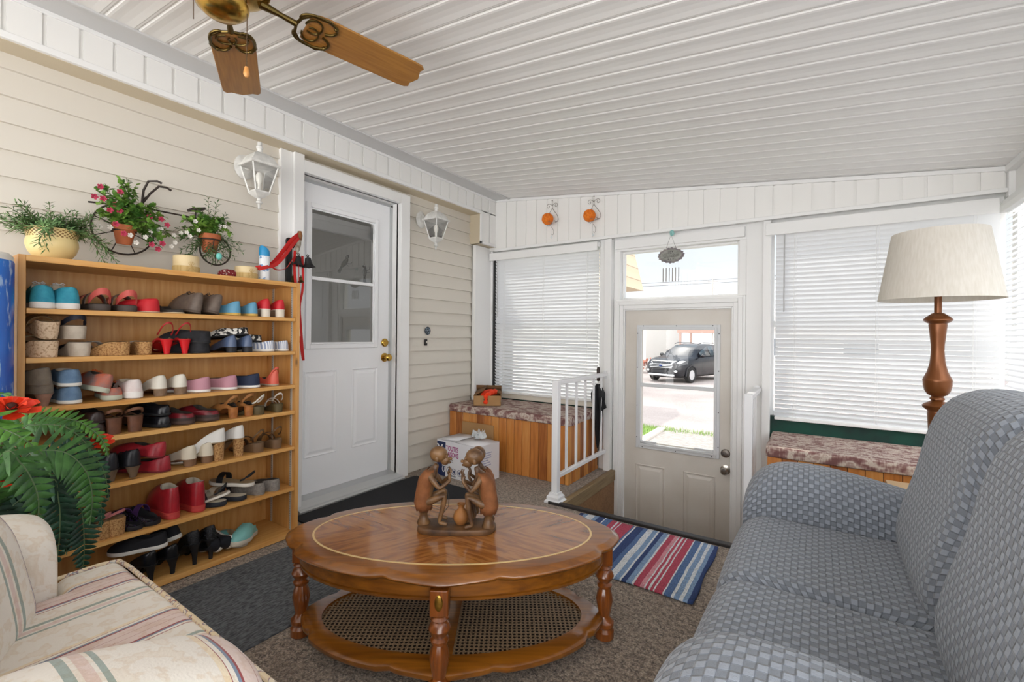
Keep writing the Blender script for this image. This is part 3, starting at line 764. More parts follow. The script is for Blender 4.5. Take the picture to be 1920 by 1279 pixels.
# ================================================================ GREY SOFA
FAB = NT('grey_checked_stretch_fabric', 0.9)
_uv = FAB.n('ShaderNodeSeparateXYZ'); FAB.l(FAB.tc.outputs['UV'], _uv.inputs[0])
_k = PI / 0.0158
_sx = FAB.math('SINE', FAB.math('MULTIPLY', _uv.outputs[0], _k)); _sy = FAB.math('SINE', FAB.math('MULTIPLY', _uv.outputs[1], _k))
_cl = lambda q: FAB.math('MAXIMUM', FAB.math('MINIMUM', FAB.math('MULTIPLY', q, 2.2), 1.0), -1.0)
_pr = FAB.math('MULTIPLY', _cl(_sx), _cl(_sy))
_h = FAB.ramp(FAB.math('ADD', FAB.math('MULTIPLY', _pr, 0.5), 0.5), [(0.12, (0, 0, 0)), (0.88, (1, 1, 1))])
_fn = FAB.noise(FAB.tc.outputs['Object'], 400, (1, 1, 1), 2)
_cc = FAB.mix(_h, hexc('70767f'), hexc('8d949f'))
_edge = FAB.ramp(FAB.math('ABSOLUTE', _pr), [(0.0, hexc('7d8289')), (0.30, (1, 1, 1))])
_cc = FAB.mix(0.75, _cc, FAB.mix(1.0, _cc, _edge, 'MULTIPLY'))
FAB.l(_cc, FAB.p.inputs['Base Color'])
FAB.bump(FAB.math('ADD', _h, FAB.math('MULTIPLY', _fn, 0.25)), 0.75, 0.005); FAB.p.inputs['Sheen Weight'].default_value = 0.25; FAB = FAB.m
S = thing('sofa', 'grey two-seat sofa in a checked stretch cover along the right side', 'sofa', (0.2, 1.36, 0))
SX = 0.2
def sl(name, prof, a0, a1, rnd, axis='y', **k):
    g = G(); loft(g, [(p[0], p[1]) for p in prof], a0, a1, rnd, axis, **k)
    return done_uv(g, name, FAB, S, sub=1)
# seat cushions: profile (x,z) local x = world-0.2 ; y local = world-1.36
seatp = dens(rrect(-0.435, 0.16, 0.215, 0.462, (0.05, 0.095, 0.04, 0.04), 6), 0.05)
sl('seat_cushion', seatp, 0.004, 0.515, 0.035, bulge=0.02)
sl('seat_cushion', seatp, -0.515, -0.004, 0.035, bulge=0.02)
# arms: rounded, sloping down to the front; profile (y,z) lofted along x
def arm(name, yc, w=0.25, lift=0.0):
    g = G(); R = []; pts = []; n = 36
    for k, x in enumerate([-0.43, -0.425, -0.41, -0.38, -0.33, -0.26, -0.18, -0.08, 0.02, 0.12, 0.22, 0.32, 0.42]):
        fr = [0.25, 0.55, 0.78, 0.92, 1.0][k] if k < 5 else 1.0
        top = 0.628 - 0.07 * max(0, (-0.28 - x) / 0.15) ** 2 - 0.20 * max(0, x + 0.15) + lift
        hw = w / 2 * (0.72 + 0.28 * fr)
        zb = 0.05 + 0.12 * (1 - fr)
        ring = []
        for i in range(n):
            a = 2 * PI * i / n
            cy = abs(math.cos(a)) ** 0.75 * math.copysign(1, math.cos(a)); sz = abs(math.sin(a)) ** (0.72 if math.sin(a) > 0 else 0.35) * math.copysign(1, math.sin(a))
            zm = top - 0.115
            ring.append((x, yc + hw * cy, zm + (0.115 * fr * sz if sz > 0 else (zm - zb) * sz)))
        pts.append(ring)
    base = g.add([p for r in pts for p in r], [])
    per = [0.0]
    ref = pts[6]
    for i in range(n): per.append(per[-1] + (Vector(ref[(i + 1) % n]) - Vector(ref[i])).length)
    for k in range(len(pts) - 1):
        for i in range(n):
            j = (i + 1) % n
            g.uv[len(g.f)] = [(pts[k][0][0], per[i]), (pts[k][0][0], per[i + 1]), (pts[k + 1][0][0], per[i + 1]), (pts[k + 1][0][0], per[i])]
            g.f.append((base + k * n + i, base + k * n + j, base + (k + 1) * n + j, base + (k + 1) * n + i)); g.mi.append(0)
    for idx, rev in ((0, True), (len(pts) - 1, False)):
        f = [base + idx * n + i for i in range(n)]
        if rev: f = f[::-1]
        g.uv[len(g.f)] = [(g.v[i].y, g.v[i].z) for i in f]; g.f.append(tuple(f)); g.mi.append(0)
    return done_uv(g, name, FAB, S, sub=1)
arm('armrest', 0.640); arm('armrest', -0.615, lift=0.007)
# back cushions: leaning, puffy
def back(y0, y1):
    prof = []
    c = [(0.02, 0.42), (0.005, 0.50), (0.025, 0.60), (0.055, 0.70), (0.075, 0.80), (0.095, 0.87), (0.130, 0.925), (0.19, 0.955), (0.26, 0.957), (0.32, 0.935), (0.36, 0.88), (0.375, 0.78), (0.37, 0.6), (0.34, 0.42), (0.2, 0.39), (0.08, 0.39)]
    prof = dens(c, 0.05)
    sl('back_cushion', prof, y0, y1, 0.075, bulge=0.03, nseg=12, nround=6)
back(0.006, 0.56); back(-0.56, -0.006)
g = G(); loft(g, dens(rrect(-0.36, 0.46, 0.03, 0.30, 0.04, 4), 0.08), -0.72, 0.72, 0.03); done_uv(g, 'sofa_base', FAB, S)
g = G(); loft(g, dens(rrect(0.27, 0.46, 0.06, 0.86, (0.08, 0.08, 0.02, 0.02), 5), 0.08), -0.70, 0.70, 0.05); done_uv(g, 'back_frame', FAB, S)
g = G()
for x in (-0.32, 0.40):
    for y in (-0.64, 0.64): g.lathe([(0.02, 0), (0.028, 0.05)], 12, (x, y, 0))
g.done('feet', BLACK, S)

# ================================================================ STRIPED ARMCHAIR
STR = NT('cream_striped_brocade', 0.85)
_uv = STR.n('ShaderNodeSeparateXYZ'); STR.l(STR.tc.outputs['UV'], _uv.inputs[0])
_fr = STR.math('FRACT', STR.math('DIVIDE', STR.math('ADD', _uv.outputs[0], 10.03), 0.30))
cr, pk, tl, rd, bl = hexc('ebe4d9'), hexc('e0cbc2'), hexc('9eaba3'), hexc('9c4a4a'), hexc('7f8da0')
_st = STR.ramp(_fr, [(0.0, cr), (0.10, hexc('ecdcc0')), (0.13, rd), (0.136, cr), (0.16, bl), (0.175, rd), (0.185, pk), (0.25, pk), (0.253, hexc('b98a80')), (0.257, pk), (0.31, pk), (0.313, hexc('b98a80')), (0.317, pk), (0.38, pk), (0.385, rd), (0.40, bl), (0.415, cr), (0.44, rd), (0.446, cr), (0.60, cr), (0.605, tl), (0.635, tl), (0.64, cr), (0.66, pk), (0.70, cr), (0.715, tl), (0.735, tl), (0.74, cr)], 'CONSTANT')
_fl = STR.noise(STR.tc.outputs['UV'], 34, (1, 1, 1), 4)
_flm = STR.ramp(_fl, [(0.50, (1, 1, 1)), (0.56, hexc('eee0cf')), (0.62, hexc('faf4ec'))])
_c = STR.mix(0.55, _st, STR.mix(1.0, _st, _flm, 'MULTIPLY'))
STR.l(_c, STR.p.inputs['Base Color']); STR.bump(STR.noise(STR.tc.outputs['Object'], 260, (1, 1, 1), 2), 0.25, 0.003); STR.p.inputs['Sheen Weight'].default_value = 0.2; STR = STR.m
C = thing('armchair', 'cream upholstered armchair with pink and teal stripes in the near left corner', 'armchair', (-1.13, 0.10, 0))
def cl(name, prof, a0, a1, rnd, axis='x', m=STR, sub=1, **k):
    g = G(); loft(g, prof, a0, a1, rnd, axis, **k); return done_uv(g, name, m, C, sub=sub)
# T cushion: profile (y,z) local (world y -0.10)
cl('seat_cushion', dens(rrect(-0.30, 0.345, 0.33, 0.470, (0.035, 0.03, 0.03, 0.03), 5), 0.04), -0.375, 0.33, 0.03, bulge=0.03)
tc_ = dens(rrect(0.205, 0.345, 0.335, 0.468, 0.03, 5), 0.04)
cl('seat_cushion_ear', tc_, -0.485, -0.33, 0.03); cl('seat_cushion_ear', tc_, 0.29, 0.47, 0.03)
PIPE = NT('striped_piping', 0.8); _pn = PIPE.noise(PIPE.tc.outputs['Object'], 60, (1, 1, 1), 1)
PIPE.l(PIPE.ramp(_pn, [(0.40, hexc('e2cfae')), (0.5, hexc('dccbb0')), (0.53, hexc('a35c50')), (0.56, hexc('8a94a0')), (0.6, hexc('e4d6c0'))]), PIPE.p.inputs['Base Color']); PIPE = PIPE.m
g = G(); g.tube([(-0.482, 0.20, 0.462), (-0.482, 0.30, 0.464), (-0.468, 0.338, 0.464), (-0.40, 0.342, 0.465), (0.0, 0.343, 0.466), (0.40, 0.342, 0.465), (0.462, 0.338, 0.464), (0.468, 0.30, 0.464)], 0.0055, 8)
g.done('piping', PIPE, C)
# arms
def carm(x0, x1, rise, y_f=0.265, tz=0.635):
    g = G(); n = 32; pts = []
    ys = [y_f + q for q in (0.0, -0.004, -0.015, -0.04, -0.08, -0.13, -0.2, -0.28, -0.4, -0.55)]
    for k, y in enumerate(ys):
        fr = [0.3, 0.6, 0.8, 0.93][k] if k < 4 else 1.0
        hw = (x1 - x0) / 2 * (0.62 + 0.38 * fr); top = tz + rise * min(1.0, (y_f - y) / 0.22)
        top = top - 0.05 * (1 - fr); zb = 0.10
        ring = []
        for i in range(n):
            a = 2 * PI * i / n; c_, s_ = math.cos(a), math.sin(a)
            cy = math.copysign(abs(c_) ** 0.7, c_); sz = math.copysign(abs(s_) ** (0.8 if s_ > 0 else 0.3), s_)
            zm = top - 0.09
            ring.append(((x0 + x1) / 2 + hw * cy, y, zm + (0.09 * sz if sz > 0 else (zm - zb) * sz)))
        pts.append(ring)
    per = [0.0]; ref = pts[5]
    for i in range(n): per.append(per[-1] + (Vector(ref[(i + 1) % n]) - Vector(ref[i])).length)
    base = g.add([p for r in pts for p in r], [])
    for k in range(len(pts) - 1):
        for i in range(n):
            j = (i + 1) % n
            g.uv[len(g.f)] = [(pts[k][0][1], per[i]), (pts[k][0][1], per[i + 1]), (pts[k + 1][0][1], per[i + 1]), (pts[k + 1][0][1], per[i])]
            g.uv[len(g.f)] = [(b, a) for a, b in g.uv[len(g.f)]] if False else g.uv[len(g.f)]
            g.f.append((base + k * n + i, base + k * n + j, base + (k + 1) * n + j, base + (k + 1) * n + i)); g.mi.append(0)
    f = [base + i for i in range(n)][::-1]
    g.uv[len(g.f)] = [(g.v[i].x, g.v[i].z) for i in f]; g.f.append(tuple(f)); g.mi.append(0)
    return done_uv(g, 'armrest', STR, C, sub=1)
carm(-0.63, -0.372, 0.03, 0.205, 0.632); carm(0.27, 0.485, 0.075, 0.262, 0.618)
# back cushion, its far corner slouching forward
g = G(); n = 28; pts = []
for k in range(15):
    x = -0.36 + 0.66 * k / 14; t = (k - 7) / 7
    fwd = 0.055 + 0.16 * max(0, -t) ** 1.6; end = math.sqrt(max(0.0, 1 - abs(t) ** 6)) * 0.9 + 0.1
    ring = []
    for i in range(n):
        a = 2 * PI * i / n; c_, s_ = math.cos(a), math.sin(a)
        ring.append((x, -0.06 + fwd + 0.085 * end * math.copysign(abs(c_) ** 0.8, c_) - 0.10 * ((s_ + 1) / 2), 0.60 + 0.17 * (0.75 + 0.25 * end) * math.copysign(abs(s_) ** 0.7, s_)))
    pts.append(ring)
base = g.add([p for r in pts for p in r], [])
for k in range(14):
    for i in range(n):
        j = (i + 1) % n
        g.uv[len(g.f)] = [(pts[k][0][0], i * .045), (pts[k][0][0], (i + 1) * .045), (pts[k + 1][0][0], (i + 1) * .045), (pts[k + 1][0][0], i * .045)]
        g.f.append((base + k * n + i, base + k * n + j, base + (k + 1) * n + j, base + (k + 1) * n + i)); g.mi.append(0)
for idx in (0, 14):
    f = [base + idx * n + i for i in range(n)]; g.uv[len(g.f)] = [(g.v[i].y, g.v[i].z) for i in f]; g.f.append(tuple(f)); g.mi.append(0)
done_uv(g, 'back_cushion', STR, C, sub=1)
cl('chair_frame', dens(rrect(-0.33, 0.28, 0.06, 0.335, 0.03, 4), 0.08), -0.46, 0.44, 0.02)
cl('back_frame', dens(rrect(-0.36, -0.17, 0.1, 0.90, (0.06, 0.06, 0.02, 0.02), 5), 0.08), -0.50, 0.46, 0.05)
g = G()
for x in (-0.42, 0.40):
    for y in (-0.30, 0.24): g.lathe([(0.018, 0), (0.026, 0.07)], 12, (x, y, 0))
g.done('feet', CHERRY_D, C)

# ================================================================ FLOOR LAMP
BRZ = mat('bronze_brown_lamp_metal', hexc('6c3f20'), 0.3, 0.4, var=hexc('7c4a26'), vscale=4)
LSH = NT('cream_linen_shade', 0.85)
_ln = LSH.noise(LSH.tc.outputs['Object'], 120, (1, 1, 0.08), 3)
LSH.l(LSH.ramp(_ln, [(0.3, hexc('e3ded3')), (0.7, hexc('f0ece4'))]), LSH.p.inputs['Base Color'])
_t = LSH.n('ShaderNodeBsdfTranslucent'); _t.inputs[0].default_value = (*hexc('f0e8dc'), 1); _m = LSH.n('ShaderNodeMixShader'); _m.inputs[0].default_value = 0.25
LSH.l(LSH.p.outputs[0], _m.inputs[1]); LSH.l(_t.outputs[0], _m.inputs[2]); LSH.l(_m.outputs[0], LSH.t.nodes['Material Output'].inputs[0]); LSH = LSH.m
L = thing('floor_lamp', 'floor lamp with turned bronze column and cream drum shade behind the sofa', 'lamp', (0.449, 2.76, 0))
g = G(); g.lathe([(0.162, 1.575), (0.164, 1.577), (0.212, 1.283), (0.214, 1.275), (0.210, 1.275), (0.160, 1.573)], 64, cap0=False, cap1=False); g.done('lamp_shade', LSH, L, smooth=60)
g = G(); g.lathe([(0, 1.16), (0.0135, 1.16), (0.0135, 1.29), (0, 1.29)], 20)
for a in (0, 2.094, 4.189): g.tube([(0.01 * math.cos(a), 0.01 * math.sin(a), 1.30), (0.1 * math.cos(a), 0.1 * math.sin(a), 1.56), (0.163 * math.cos(a), 0.163 * math.sin(a), 1.57)], 0.0018, 6)
g.tube([(0, 0, 1.28), (0, 0, 1.59)], 0.003, 8); g.done('lamp_stem', BRZ, L)
g = G(); g.sphere((0, 0, 1.584), 0.017, 16, 8, (1, 1, 0.55)); g.done('finial', BRZ, L)
g = G(); g.lathe([(0, 1.20), (0.014, 1.205), (0.018, 1.215), (0.022, 1.213), (0.030, 1.206), (0.044, 1.195), (0.050, 1.187), (0.050, 1.181), (0.040, 1.172), (0.031, 1.167), (0.032, 1.16), (0.028, 1.12), (0.0235, 1.07), (0.023, 1.04), (0.027, 0.99), (0.036, 0.95), (0.049, 0.92), (0.051, 0.912), (0.050, 0.905), (0.0495, 0.890), (0.044, 0.865), (0.034, 0.848), (0.022, 0.842), (0.021, 0.838), (0.026, 0.832), (0.026, 0.826), (0.020, 0.822), (0.030, 0.814), (0.045, 0.806), (0.052, 0.798), (0.050, 0.789), (0.038, 0.779), (0.033, 0.774), (0.034, 0.76), (0.031, 0.70), (0.026, 0.60), (0.020, 0.45), (0.018, 0.30), (0.022, 0.20), (0.035, 0.15), (0.03, 0.11), (0.06, 0.07), (0.12, 0.04), (0.135, 0.025), (0.135, 0.0), (0, 0)], 40)
g.done('lamp_column', BRZ, L, smooth=40)
g = G(); g.sphere((0, 0, 1.40), 0.032, 14, 10, (1, 1, 1.3)); g.done('light_bulb', mat('white_bulb_glass', hexc('f3f1ea'), 0.3), L)

# ================================================================ BENCHES
PINE = NT('honey_pine_boards', 0.5)
_s = PINE.n('ShaderNodeSeparateXYZ'); PINE.l(PINE.tc.outputs['Object'], _s.inputs[0])
_bi = PINE.math('FLOOR', PINE.math('DIVIDE', PINE.math('ADD', _s.outputs[0], _s.outputs[1]), 0.075))
_f = PINE.noise(PINE.tc.outputs['Object'], 9, (6, 6, 0.5), 4)
_w = PINE.n('ShaderNodeTexWhiteNoise', noise_dimensions='1D'); PINE.l(_bi, _w.inputs['W'])
_cc = PINE.ramp(PINE.math('ADD', PINE.math('MULTIPLY', _f, 0.55), PINE.math('MULTIPLY', _w.outputs[0], 0.4)), [(0.25, hexc('8f4f1b')), (0.5, hexc('c27a34')), (0.75, hexc('d59a52'))])
_v = PINE.n('ShaderNodeTexVoronoi'); _v.inputs['Scale'].default_value = 5.0; _mp = PINE.n('ShaderNodeMapping'); _mp.inputs['Scale'].default_value = (1.6, 1.6, 0.9); PINE.l(PINE.tc.outputs['Object'], _mp.inputs[0]); PINE.l(_mp.outputs[0], _v.inputs['Vector'])
_kf = PINE.ramp(_v.outputs['Distance'], [(0.04, (0, 0, 0)), (0.09, (1, 1, 1))])
PINE.l(PINE.mix(_kf, hexc('5a2f12'), _cc), PINE.p.inputs['Base Color']); PINE.p.inputs['Coat Weight'].default_value = 0.25; PINE = PINE.m
TAP = NT('mauve_flame_tapestry', 0.95)
_n = TAP.noise(TAP.tc.outputs['Object'], 9, (1.6, 5.0, 2.6), 2)
_n2 = TAP.noise(TAP.tc.outputs['Object'], 90, (1.5, 0.25, 0.3), 2)
_cc = TAP.ramp(TAP.math('ADD', _n, TAP.math('MULTIPLY', TAP.math('SUBTRACT', _n2, 0.5), 0.28)), [(0.36, hexc('74504d')), (0.44, hexc('8f706b')), (0.50, hexc('ab958b')), (0.57, hexc('cbbfb2')), (0.66, hexc('a58c82'))])
TAP.l(_cc, TAP.p.inputs['Base Color']); TAP.bump(_n2, 0.5, 0.003); TAP = TAP.m
def bench(label, x0, x1, y0, y1, zt, side):
    t = thing('storage_bench', label, 'bench', (x0, y0, 0))
    w, d = x1 - x0, y1 - y0
    g = G(); x = 0.0; bw = 0.075
    while x < w - 0.005:
        e_ = min(x + bw - 0.003, w); g.box(x, e_, 0.0, 0.018, 0.0, zt); x += bw
    y = 0.018
    while y < d - 0.005:
        e_ = min(y + bw - 0.003, d); g.box(w - 0.018, w, y, e_, 0.0, zt) if side == 'r' else g.box(0, 0.018, y, e_, 0, zt); y += bw
    g.done('plank_body', PINE, t, bevel=0.003)
    g = G(); g.box(0.004, w - 0.004, 0.004, d, 0.0, zt - 0.002); g.done('inner_box', mat('dark_gap_wood', hexc('4d2a12'), 0.8), t)
    g = G(); loft(g, dens(rrect(-0.012, d - 0.01, zt, zt + 0.062, (0.02, 0.022, 0.012, 0.012), 4), 0.06), -0.01, w + 0.015, 0.024, axis='x', bulge=0.015)
    done_uv(g, 'seat_pad', TAP, t, sub=1)
    return t
bench('pine plank storage bench with mauve patterned pad under the left far window', -2.655, -1.50, 2.985, 3.53, 0.432, 'r')
bench('pine plank bench with mauve patterned pad under the wide window behind the sofa', -0.235, 0.80, 3.01, 3.54, 0.408, 'l')

# ================================================================ SHOE SHELF
SW = wood('honey_pine_shelf', hexc('c98d45'), hexc('dcab66'), 1, 5, 0.45, 0.15, knots=True)
SWV = wood('honey_pine_panel', hexc('c18640'), hexc('d6a262'), 2, 4, 0.45, 0.1, knots=True)
FX = -2.33; SY0, SY1 = 0.352, 1.400; BX = -2.628
K = thing('shoe_shelf', 'tall honey pine bookcase filled with shoes against the cream siding wall', 'shelf', (-2.48, 0.876, 0))
def kb(name, m, x0, x1, y0, y1, z0, z1, bev=0.0015):
    g = G(); g.box(x0 + 2.48, x1 + 2.48, y0 - 0.876, y1 - 0.876, z0, z1); return g.done(name, m, K, bevel=bev)
kb('side_panel', SWV, BX, FX, SY0, SY0 + 0.020, 0, 1.368); kb('side_panel', SWV, BX, FX, SY1 - 0.020, SY1, 0, 1.368)
kb('top_panel', SW, BX, FX, SY0 + 0.02, SY1 - 0.02, 1.346, 1.368); kb('back_panel', SWV, BX, BX + 0.006, SY0 + .02, SY1 - .02, 0.0, 1.35)
SZ = [1.179, 1.000, 0.819, 0.680, 0.488, 0.268]
for z in SZ: kb('shelf_board', SW, BX + 0.006, FX - 0.002, SY0 + 0.022, SY1 - 0.022, z - 0.019, z)
kb('bottom_board', SW, BX, FX, SY0 + 0.02, SY1 - 0.02, 0.004, 0.028)
STL = mat('zinc_shelf_standard', hexc('b9b5ac'), 0.5, 0.2)
for x in (-2.37, -2.56):
    for y, sg in ((SY1 - 0.020, -1), (SY0 + 0.020, 1)):
        g = G(); z = 0.04
        a, b = sorted((y - 0.876, y - 0.876 + sg * 0.004)); g.box(x + 2.48 - 0.007, x + 2.48 + 0.007, a, b, 0.03, 1.345)
        o = g.done('shelf_standard', STL, K)
        g = G()
        while z < 1.33: g.box(x + 2.48 - 0.0018, x + 2.48 + 0.0018, a - 0.0003, b + 0.0003, z, z + 0.004); z += 0.0127
        g.done('slots', BLACK, o).parent = o
# ---------------------------------------------------------------- shoes
_mc = {}
def cm(h, rough=0.6, var=None, bump=0.15, metal=0.0, vs=40, bs=300):
    k = (h, rough, var, bump, metal)
    if k not in _mc: _mc[k] = mat('shoe_' + h, hexc(h), rough, metal, var=hexc(var) if var else None, vscale=vs, bump=bump, bscale=bs)
    return _mc[k]
CORK = mat('speckled_cork', hexc('b98f5c'), 0.8, var=hexc('8d6238'), vscale=160, vstretch=(1, 1, 1), vlo=0.45, vhi=0.6, bump=0.3, bscale=200)
PCORK = mat('pale_cork', hexc('d9bfa0'), 0.8, var=hexc('a98565'), vscale=120, vlo=0.5, vhi=0.66, bump=0.3, bscale=200)
STRIPE = NT('blue_white_ticking', 0.8); _s = STRIPE.n('ShaderNodeSeparateXYZ'); STRIPE.l(STRIPE.tc.outputs['Object'], _s.inputs[0])
STRIPE.l(STRIPE.ramp(STRIPE.math('FRACT', STRIPE.math('MULTIPLY', STRIPE.math('ADD', _s.outputs[1], STRIPE.math('MULTIPLY', _s.outputs[0], 0.4)), 110)), [(0.0, hexc('8d98b3')), (0.45, hexc('8d98b3')), (0.5, hexc('dfe0e2'))], 'CONSTANT'), STRIPE.p.inputs['Base Color']); STRIPE = STRIPE.m
LEOP = mat('black_white_animal_print', hexc('1c1c1e'), 0.7, var=hexc('dcd9d2'), vscale=70, vlo=0.49, vhi=0.51)
LIN = {'d': cm('3a332d', 0.8), 'l': cm('cfc3b0', 0.8), 'b': cm('1c1c20', 0.8), 't': cm('a8906f', 0.8)}
def smooth(a, b, x):
    t = min(1, max(0, (x - a) / (b - a))); return t * t * (3 - 2 * t)
def shoe(kind, label, y, z, x=FX - 0.02, dy=0.0, dx=0.0, rz=0.0, rx=0.0, ry=0.0, up='808080', sole='e8e6e0', heelc=None, lining='d', L=0.25, W=0.084, side=1,
         heel=0.0, hk='block', plat=0.010, point=0.35, rim=(0.055, 0.04, 0.06), tv=0.56, bandc=None, straps=(), ankle=False, wedge=False, laces=None, tuck=0.0, open_heel=False, ns=0.84, closed=True, group=None, cat='shoe', name=None, toec=None):
    nm = name or {'sneaker': 'sneaker', 'flat': 'flat_shoe', 'pump': 'heeled_shoe', 'sandal': 'sandal', 'boot': 'ankle_boot', 'clog': 'clog', 'loafer': 'loafer', 'wedge': 'wedge_sandal', 'slipper': 'slipper'}[kind]
    root = thing(nm, label, cat, (x + dx, y + dy, z), (rx, ry, PI + rz), group)
    mu = up if not isinstance(up, str) else cm(up); ms = sole if not isinstance(sole, str) else cm(sole, 0.7)
    mh = (heelc if not isinstance(heelc, str) else cm(heelc, 0.6)) if heelc else ms
    ml = LIN[lining]
    def w(t):
        b = 0.36 + 0.14 * smooth(0.3, 0.68, t) - 0.03 * math.exp(-((t - 0.42) / 0.12) ** 2)
        e1 = math.sqrt(max(0, 1 - max(0, (0.14 - t) / 0.14) ** 2)) if t < 0.14 else 1
        tt = max(0, (t - (1 - point)) / point)
        e2 = max(0, 1 - tt ** (2.3 if point <= 0.36 else 1.7)) ** (0.55 if point <= 0.36 else 0.75)
        return W * b * e1 * e2 
    def base(t): return plat + heel * (1 - smooth(0.18, 0.66, t))
    N_ = 36
    def peri(k=1.0, zf=None, add=0.0):
        out = []
        for i in range(N_):
            a = 2 * PI * i / N_; t = 0.5 - 0.5 * math.cos(a)
            sg = 1 if math.sin(a) >= 0 else -1
            yy = (w(t) + (add if 0.003 < t < 0.997 else 0)) * k * sg if 0 < i != N_ // 2 else 0.0
            xx = t * L * 0.5 * 2
            xx = L / 2 + (xx - L / 2) * (1 + add * 2 / L)
            out.append((xx, yy + side * 0.006 * math.sin(t * PI) , (zf(t) if zf else 0)))
        return out
    # sole
    g = G()
    if wedge:
        R = [peri(0.92, lambda t: 0.0), peri(1.0, lambda t: max(0.0, base(t) * 0.35)), peri(1.02, lambda t: base(t) - 0.004, 0.001), peri(1.0, base)]
        g.rings(R)
    else:
        th = plat if heel < 0.02 else 0.005
        R = [peri(0.95, lambda t: base(t) - th + 0.001), peri(1.0, lambda t: base(t) - th * 0.8, 0.001), peri(1.0, lambda t: base(t) - th * 0.15, 0.001), peri(0.98, base)]
        g.rings(R)
    g.done('sole', mh if wedge and heelc else ms, root, smooth=45)
    if heel >= 0.02 and not wedge:
        g = G(); R = []
        tk = {'block': 0.85, 'stil': 0.35, 'cone': 0.45, 'square': 0.95}[hk]
        for q in (0.0, 0.12, 0.4, 0.7, 1.0):
            kk = tk + (1 - tk) * q ** (2.2 if hk == 'stil' else 1.4)
            ring = []
            for i in range(20):
                a = 2 * PI * i / 20
                hx = L * 0.115 + L * 0.105 * math.cos(a); hy = 0.33 * W * math.sin(a)
                top = base(0.12) - 0.003
                ring.append((L * 0.075 + (hx - L * 0.075) * kk + (1 - q) * (L * 0.01 if hk in ('stil', 'cone') else 0), hy * kk, q * top))
            R.append(ring)
        g.rings(R); g.done('heel', mh, root, smooth=45)
    # footbed
    g = G(); g.add(peri(0.93, lambda t: base(t) + 0.002), [tuple(range(N_))]); g.done('insole', ml, root, fix=False)
    if closed:
        hr, sr, fr = rim
        def rimp(k=1.0, dz=0.0):
            out = []
            x0 = 0.45 if open_heel else 0.018
            for i in range(N_):
                a = 2 * PI * i / N_; t = x0 * (0 if open_heel else 1) + (tv - x0 * (0 if open_heel else 1)) * (0.5 - 0.5 * math.cos(a))
                sg = 1 if math.sin(a) >= 0 else -1
                u = 0.5 - 0.5 * math.cos(a)
                ww = w(max(t, 0.03)) * ns * (1 if u < 0.6 else math.sqrt(max(0, 1 - ((u - 0.6) / 0.4) ** 2))) * k
                if i == 0 or i == N_ // 2: ww = 0
                if u < 0.4: ww *= math.sqrt(max(0, 1 - ((0.4 - u) / 0.4) ** 2)) * 0.85 + 0.15 * (u / 0.4)
                hh = (hr * (1 - smooth(0.0, 0.5, u)) + sr * smooth(0.0, 0.5, u)) * (1 - smooth(0.55, 1, u)) + fr * smooth(0.55, 1, u)
                out.append((t * L * (1 if k == 1 else 0.985) + (0 if k == 1 else 0.004), ww * sg + side * 0.004 * math.sin(t * PI), base(t) + hh + dz))
            return out
        P0, P1 = peri(1.0, base), rimp()
        R = []
        for s_ in (0, 0.12, 0.3, 0.5, 0.7, 0.86, 1.0):
            hs = s_ ** 1.8; vs = 1 - (1 - s_) ** 1.7; ring = []
            for i, (p, q) in enumerate(zip(P0, P1)):
                t = 0.5 - 0.5 * math.cos(2 * PI * i / N_)
                f = hs
                zt = p[2] + (q[2] - p[2]) * vs
                if t > tv: zt = p[2] + (max(q[2] - p[2], 0.03 - 0.0)) * (vs * 0.55 + 0.45 * s_) * (1.0) if True else zt
                ring.append((p[0] + (q[0] - p[0]) * f, p[1] + (q[1] - p[1]) * f, zt if t <= tv else min(zt, max(q[2], p[2] + 0.03))))
            R.append(ring)
        R[-1] = P1
        g = G(); g.rings(R, True, False, False)
        g.cur = 1
        g.rings([P1, rimp(0.93, 0.0), [(x_, y_ * 0.9, min(z_, base(min(1, x_ / L)) + 0.003)) for x_, y_, z_ in rimp(0.93)]], True, False, False)
        g.done('upper', [mu, ml], root, smooth=70, fix=False)
        if bandc:
            g = G(); g.rings([peri(1.0, base, 0.0012), peri(1.0, lambda t: base(t) + 0.012, 0.0012), peri(0.985, lambda t: base(t) + 0.013)], True, False, False); g.done('foxing_band', cm(bandc), root)
        if laces:
            g = G()
            for k in range(4):
                t = tv - 0.02 + 0.055 * k; zc = base(t) + fr + 0.004 - 0.006 * k
                g.tube([(t * L, -0.016, zc - 0.004), (t * L + 0.004, 0, zc + 0.001), (t * L, 0.016, zc - 0.004)], 0.0018, 6)
            t = tv - 0.04
            for sg in (-1, 1):
                g.tube([(t * L, 0, base(t) + fr), (t * L - 0.006, sg * 0.010, base(t) + fr + 0.008), (t * L - 0.003, sg * 0.018, base(t) + fr + 0.003), (t * L, sg * 0.012, base(t) + fr), ], 0.0016, 6)
            g.done('laces', cm(laces), root)
    for st in straps:      # (t, width, height, colour[, skew])
        t, wd, hh, c_ = st[:4]; sk = st[4] if len(st) > 4 else 0
        g = G(); ww = w(t) * 1.0; b = base(t); path = []
        for q in range(13):
            a = PI * q / 12
            path.append((t * L + sk * math.cos(a) * ww, ww * math.cos(a) * 1.02, b + hh * math.sin(a) ** 0.8))
        g.ribbon(path, (1, 0, 0), wd, 0.0014); g.done('strap', c_ if not isinstance(c_, str) else cm(c_), root, smooth=60)
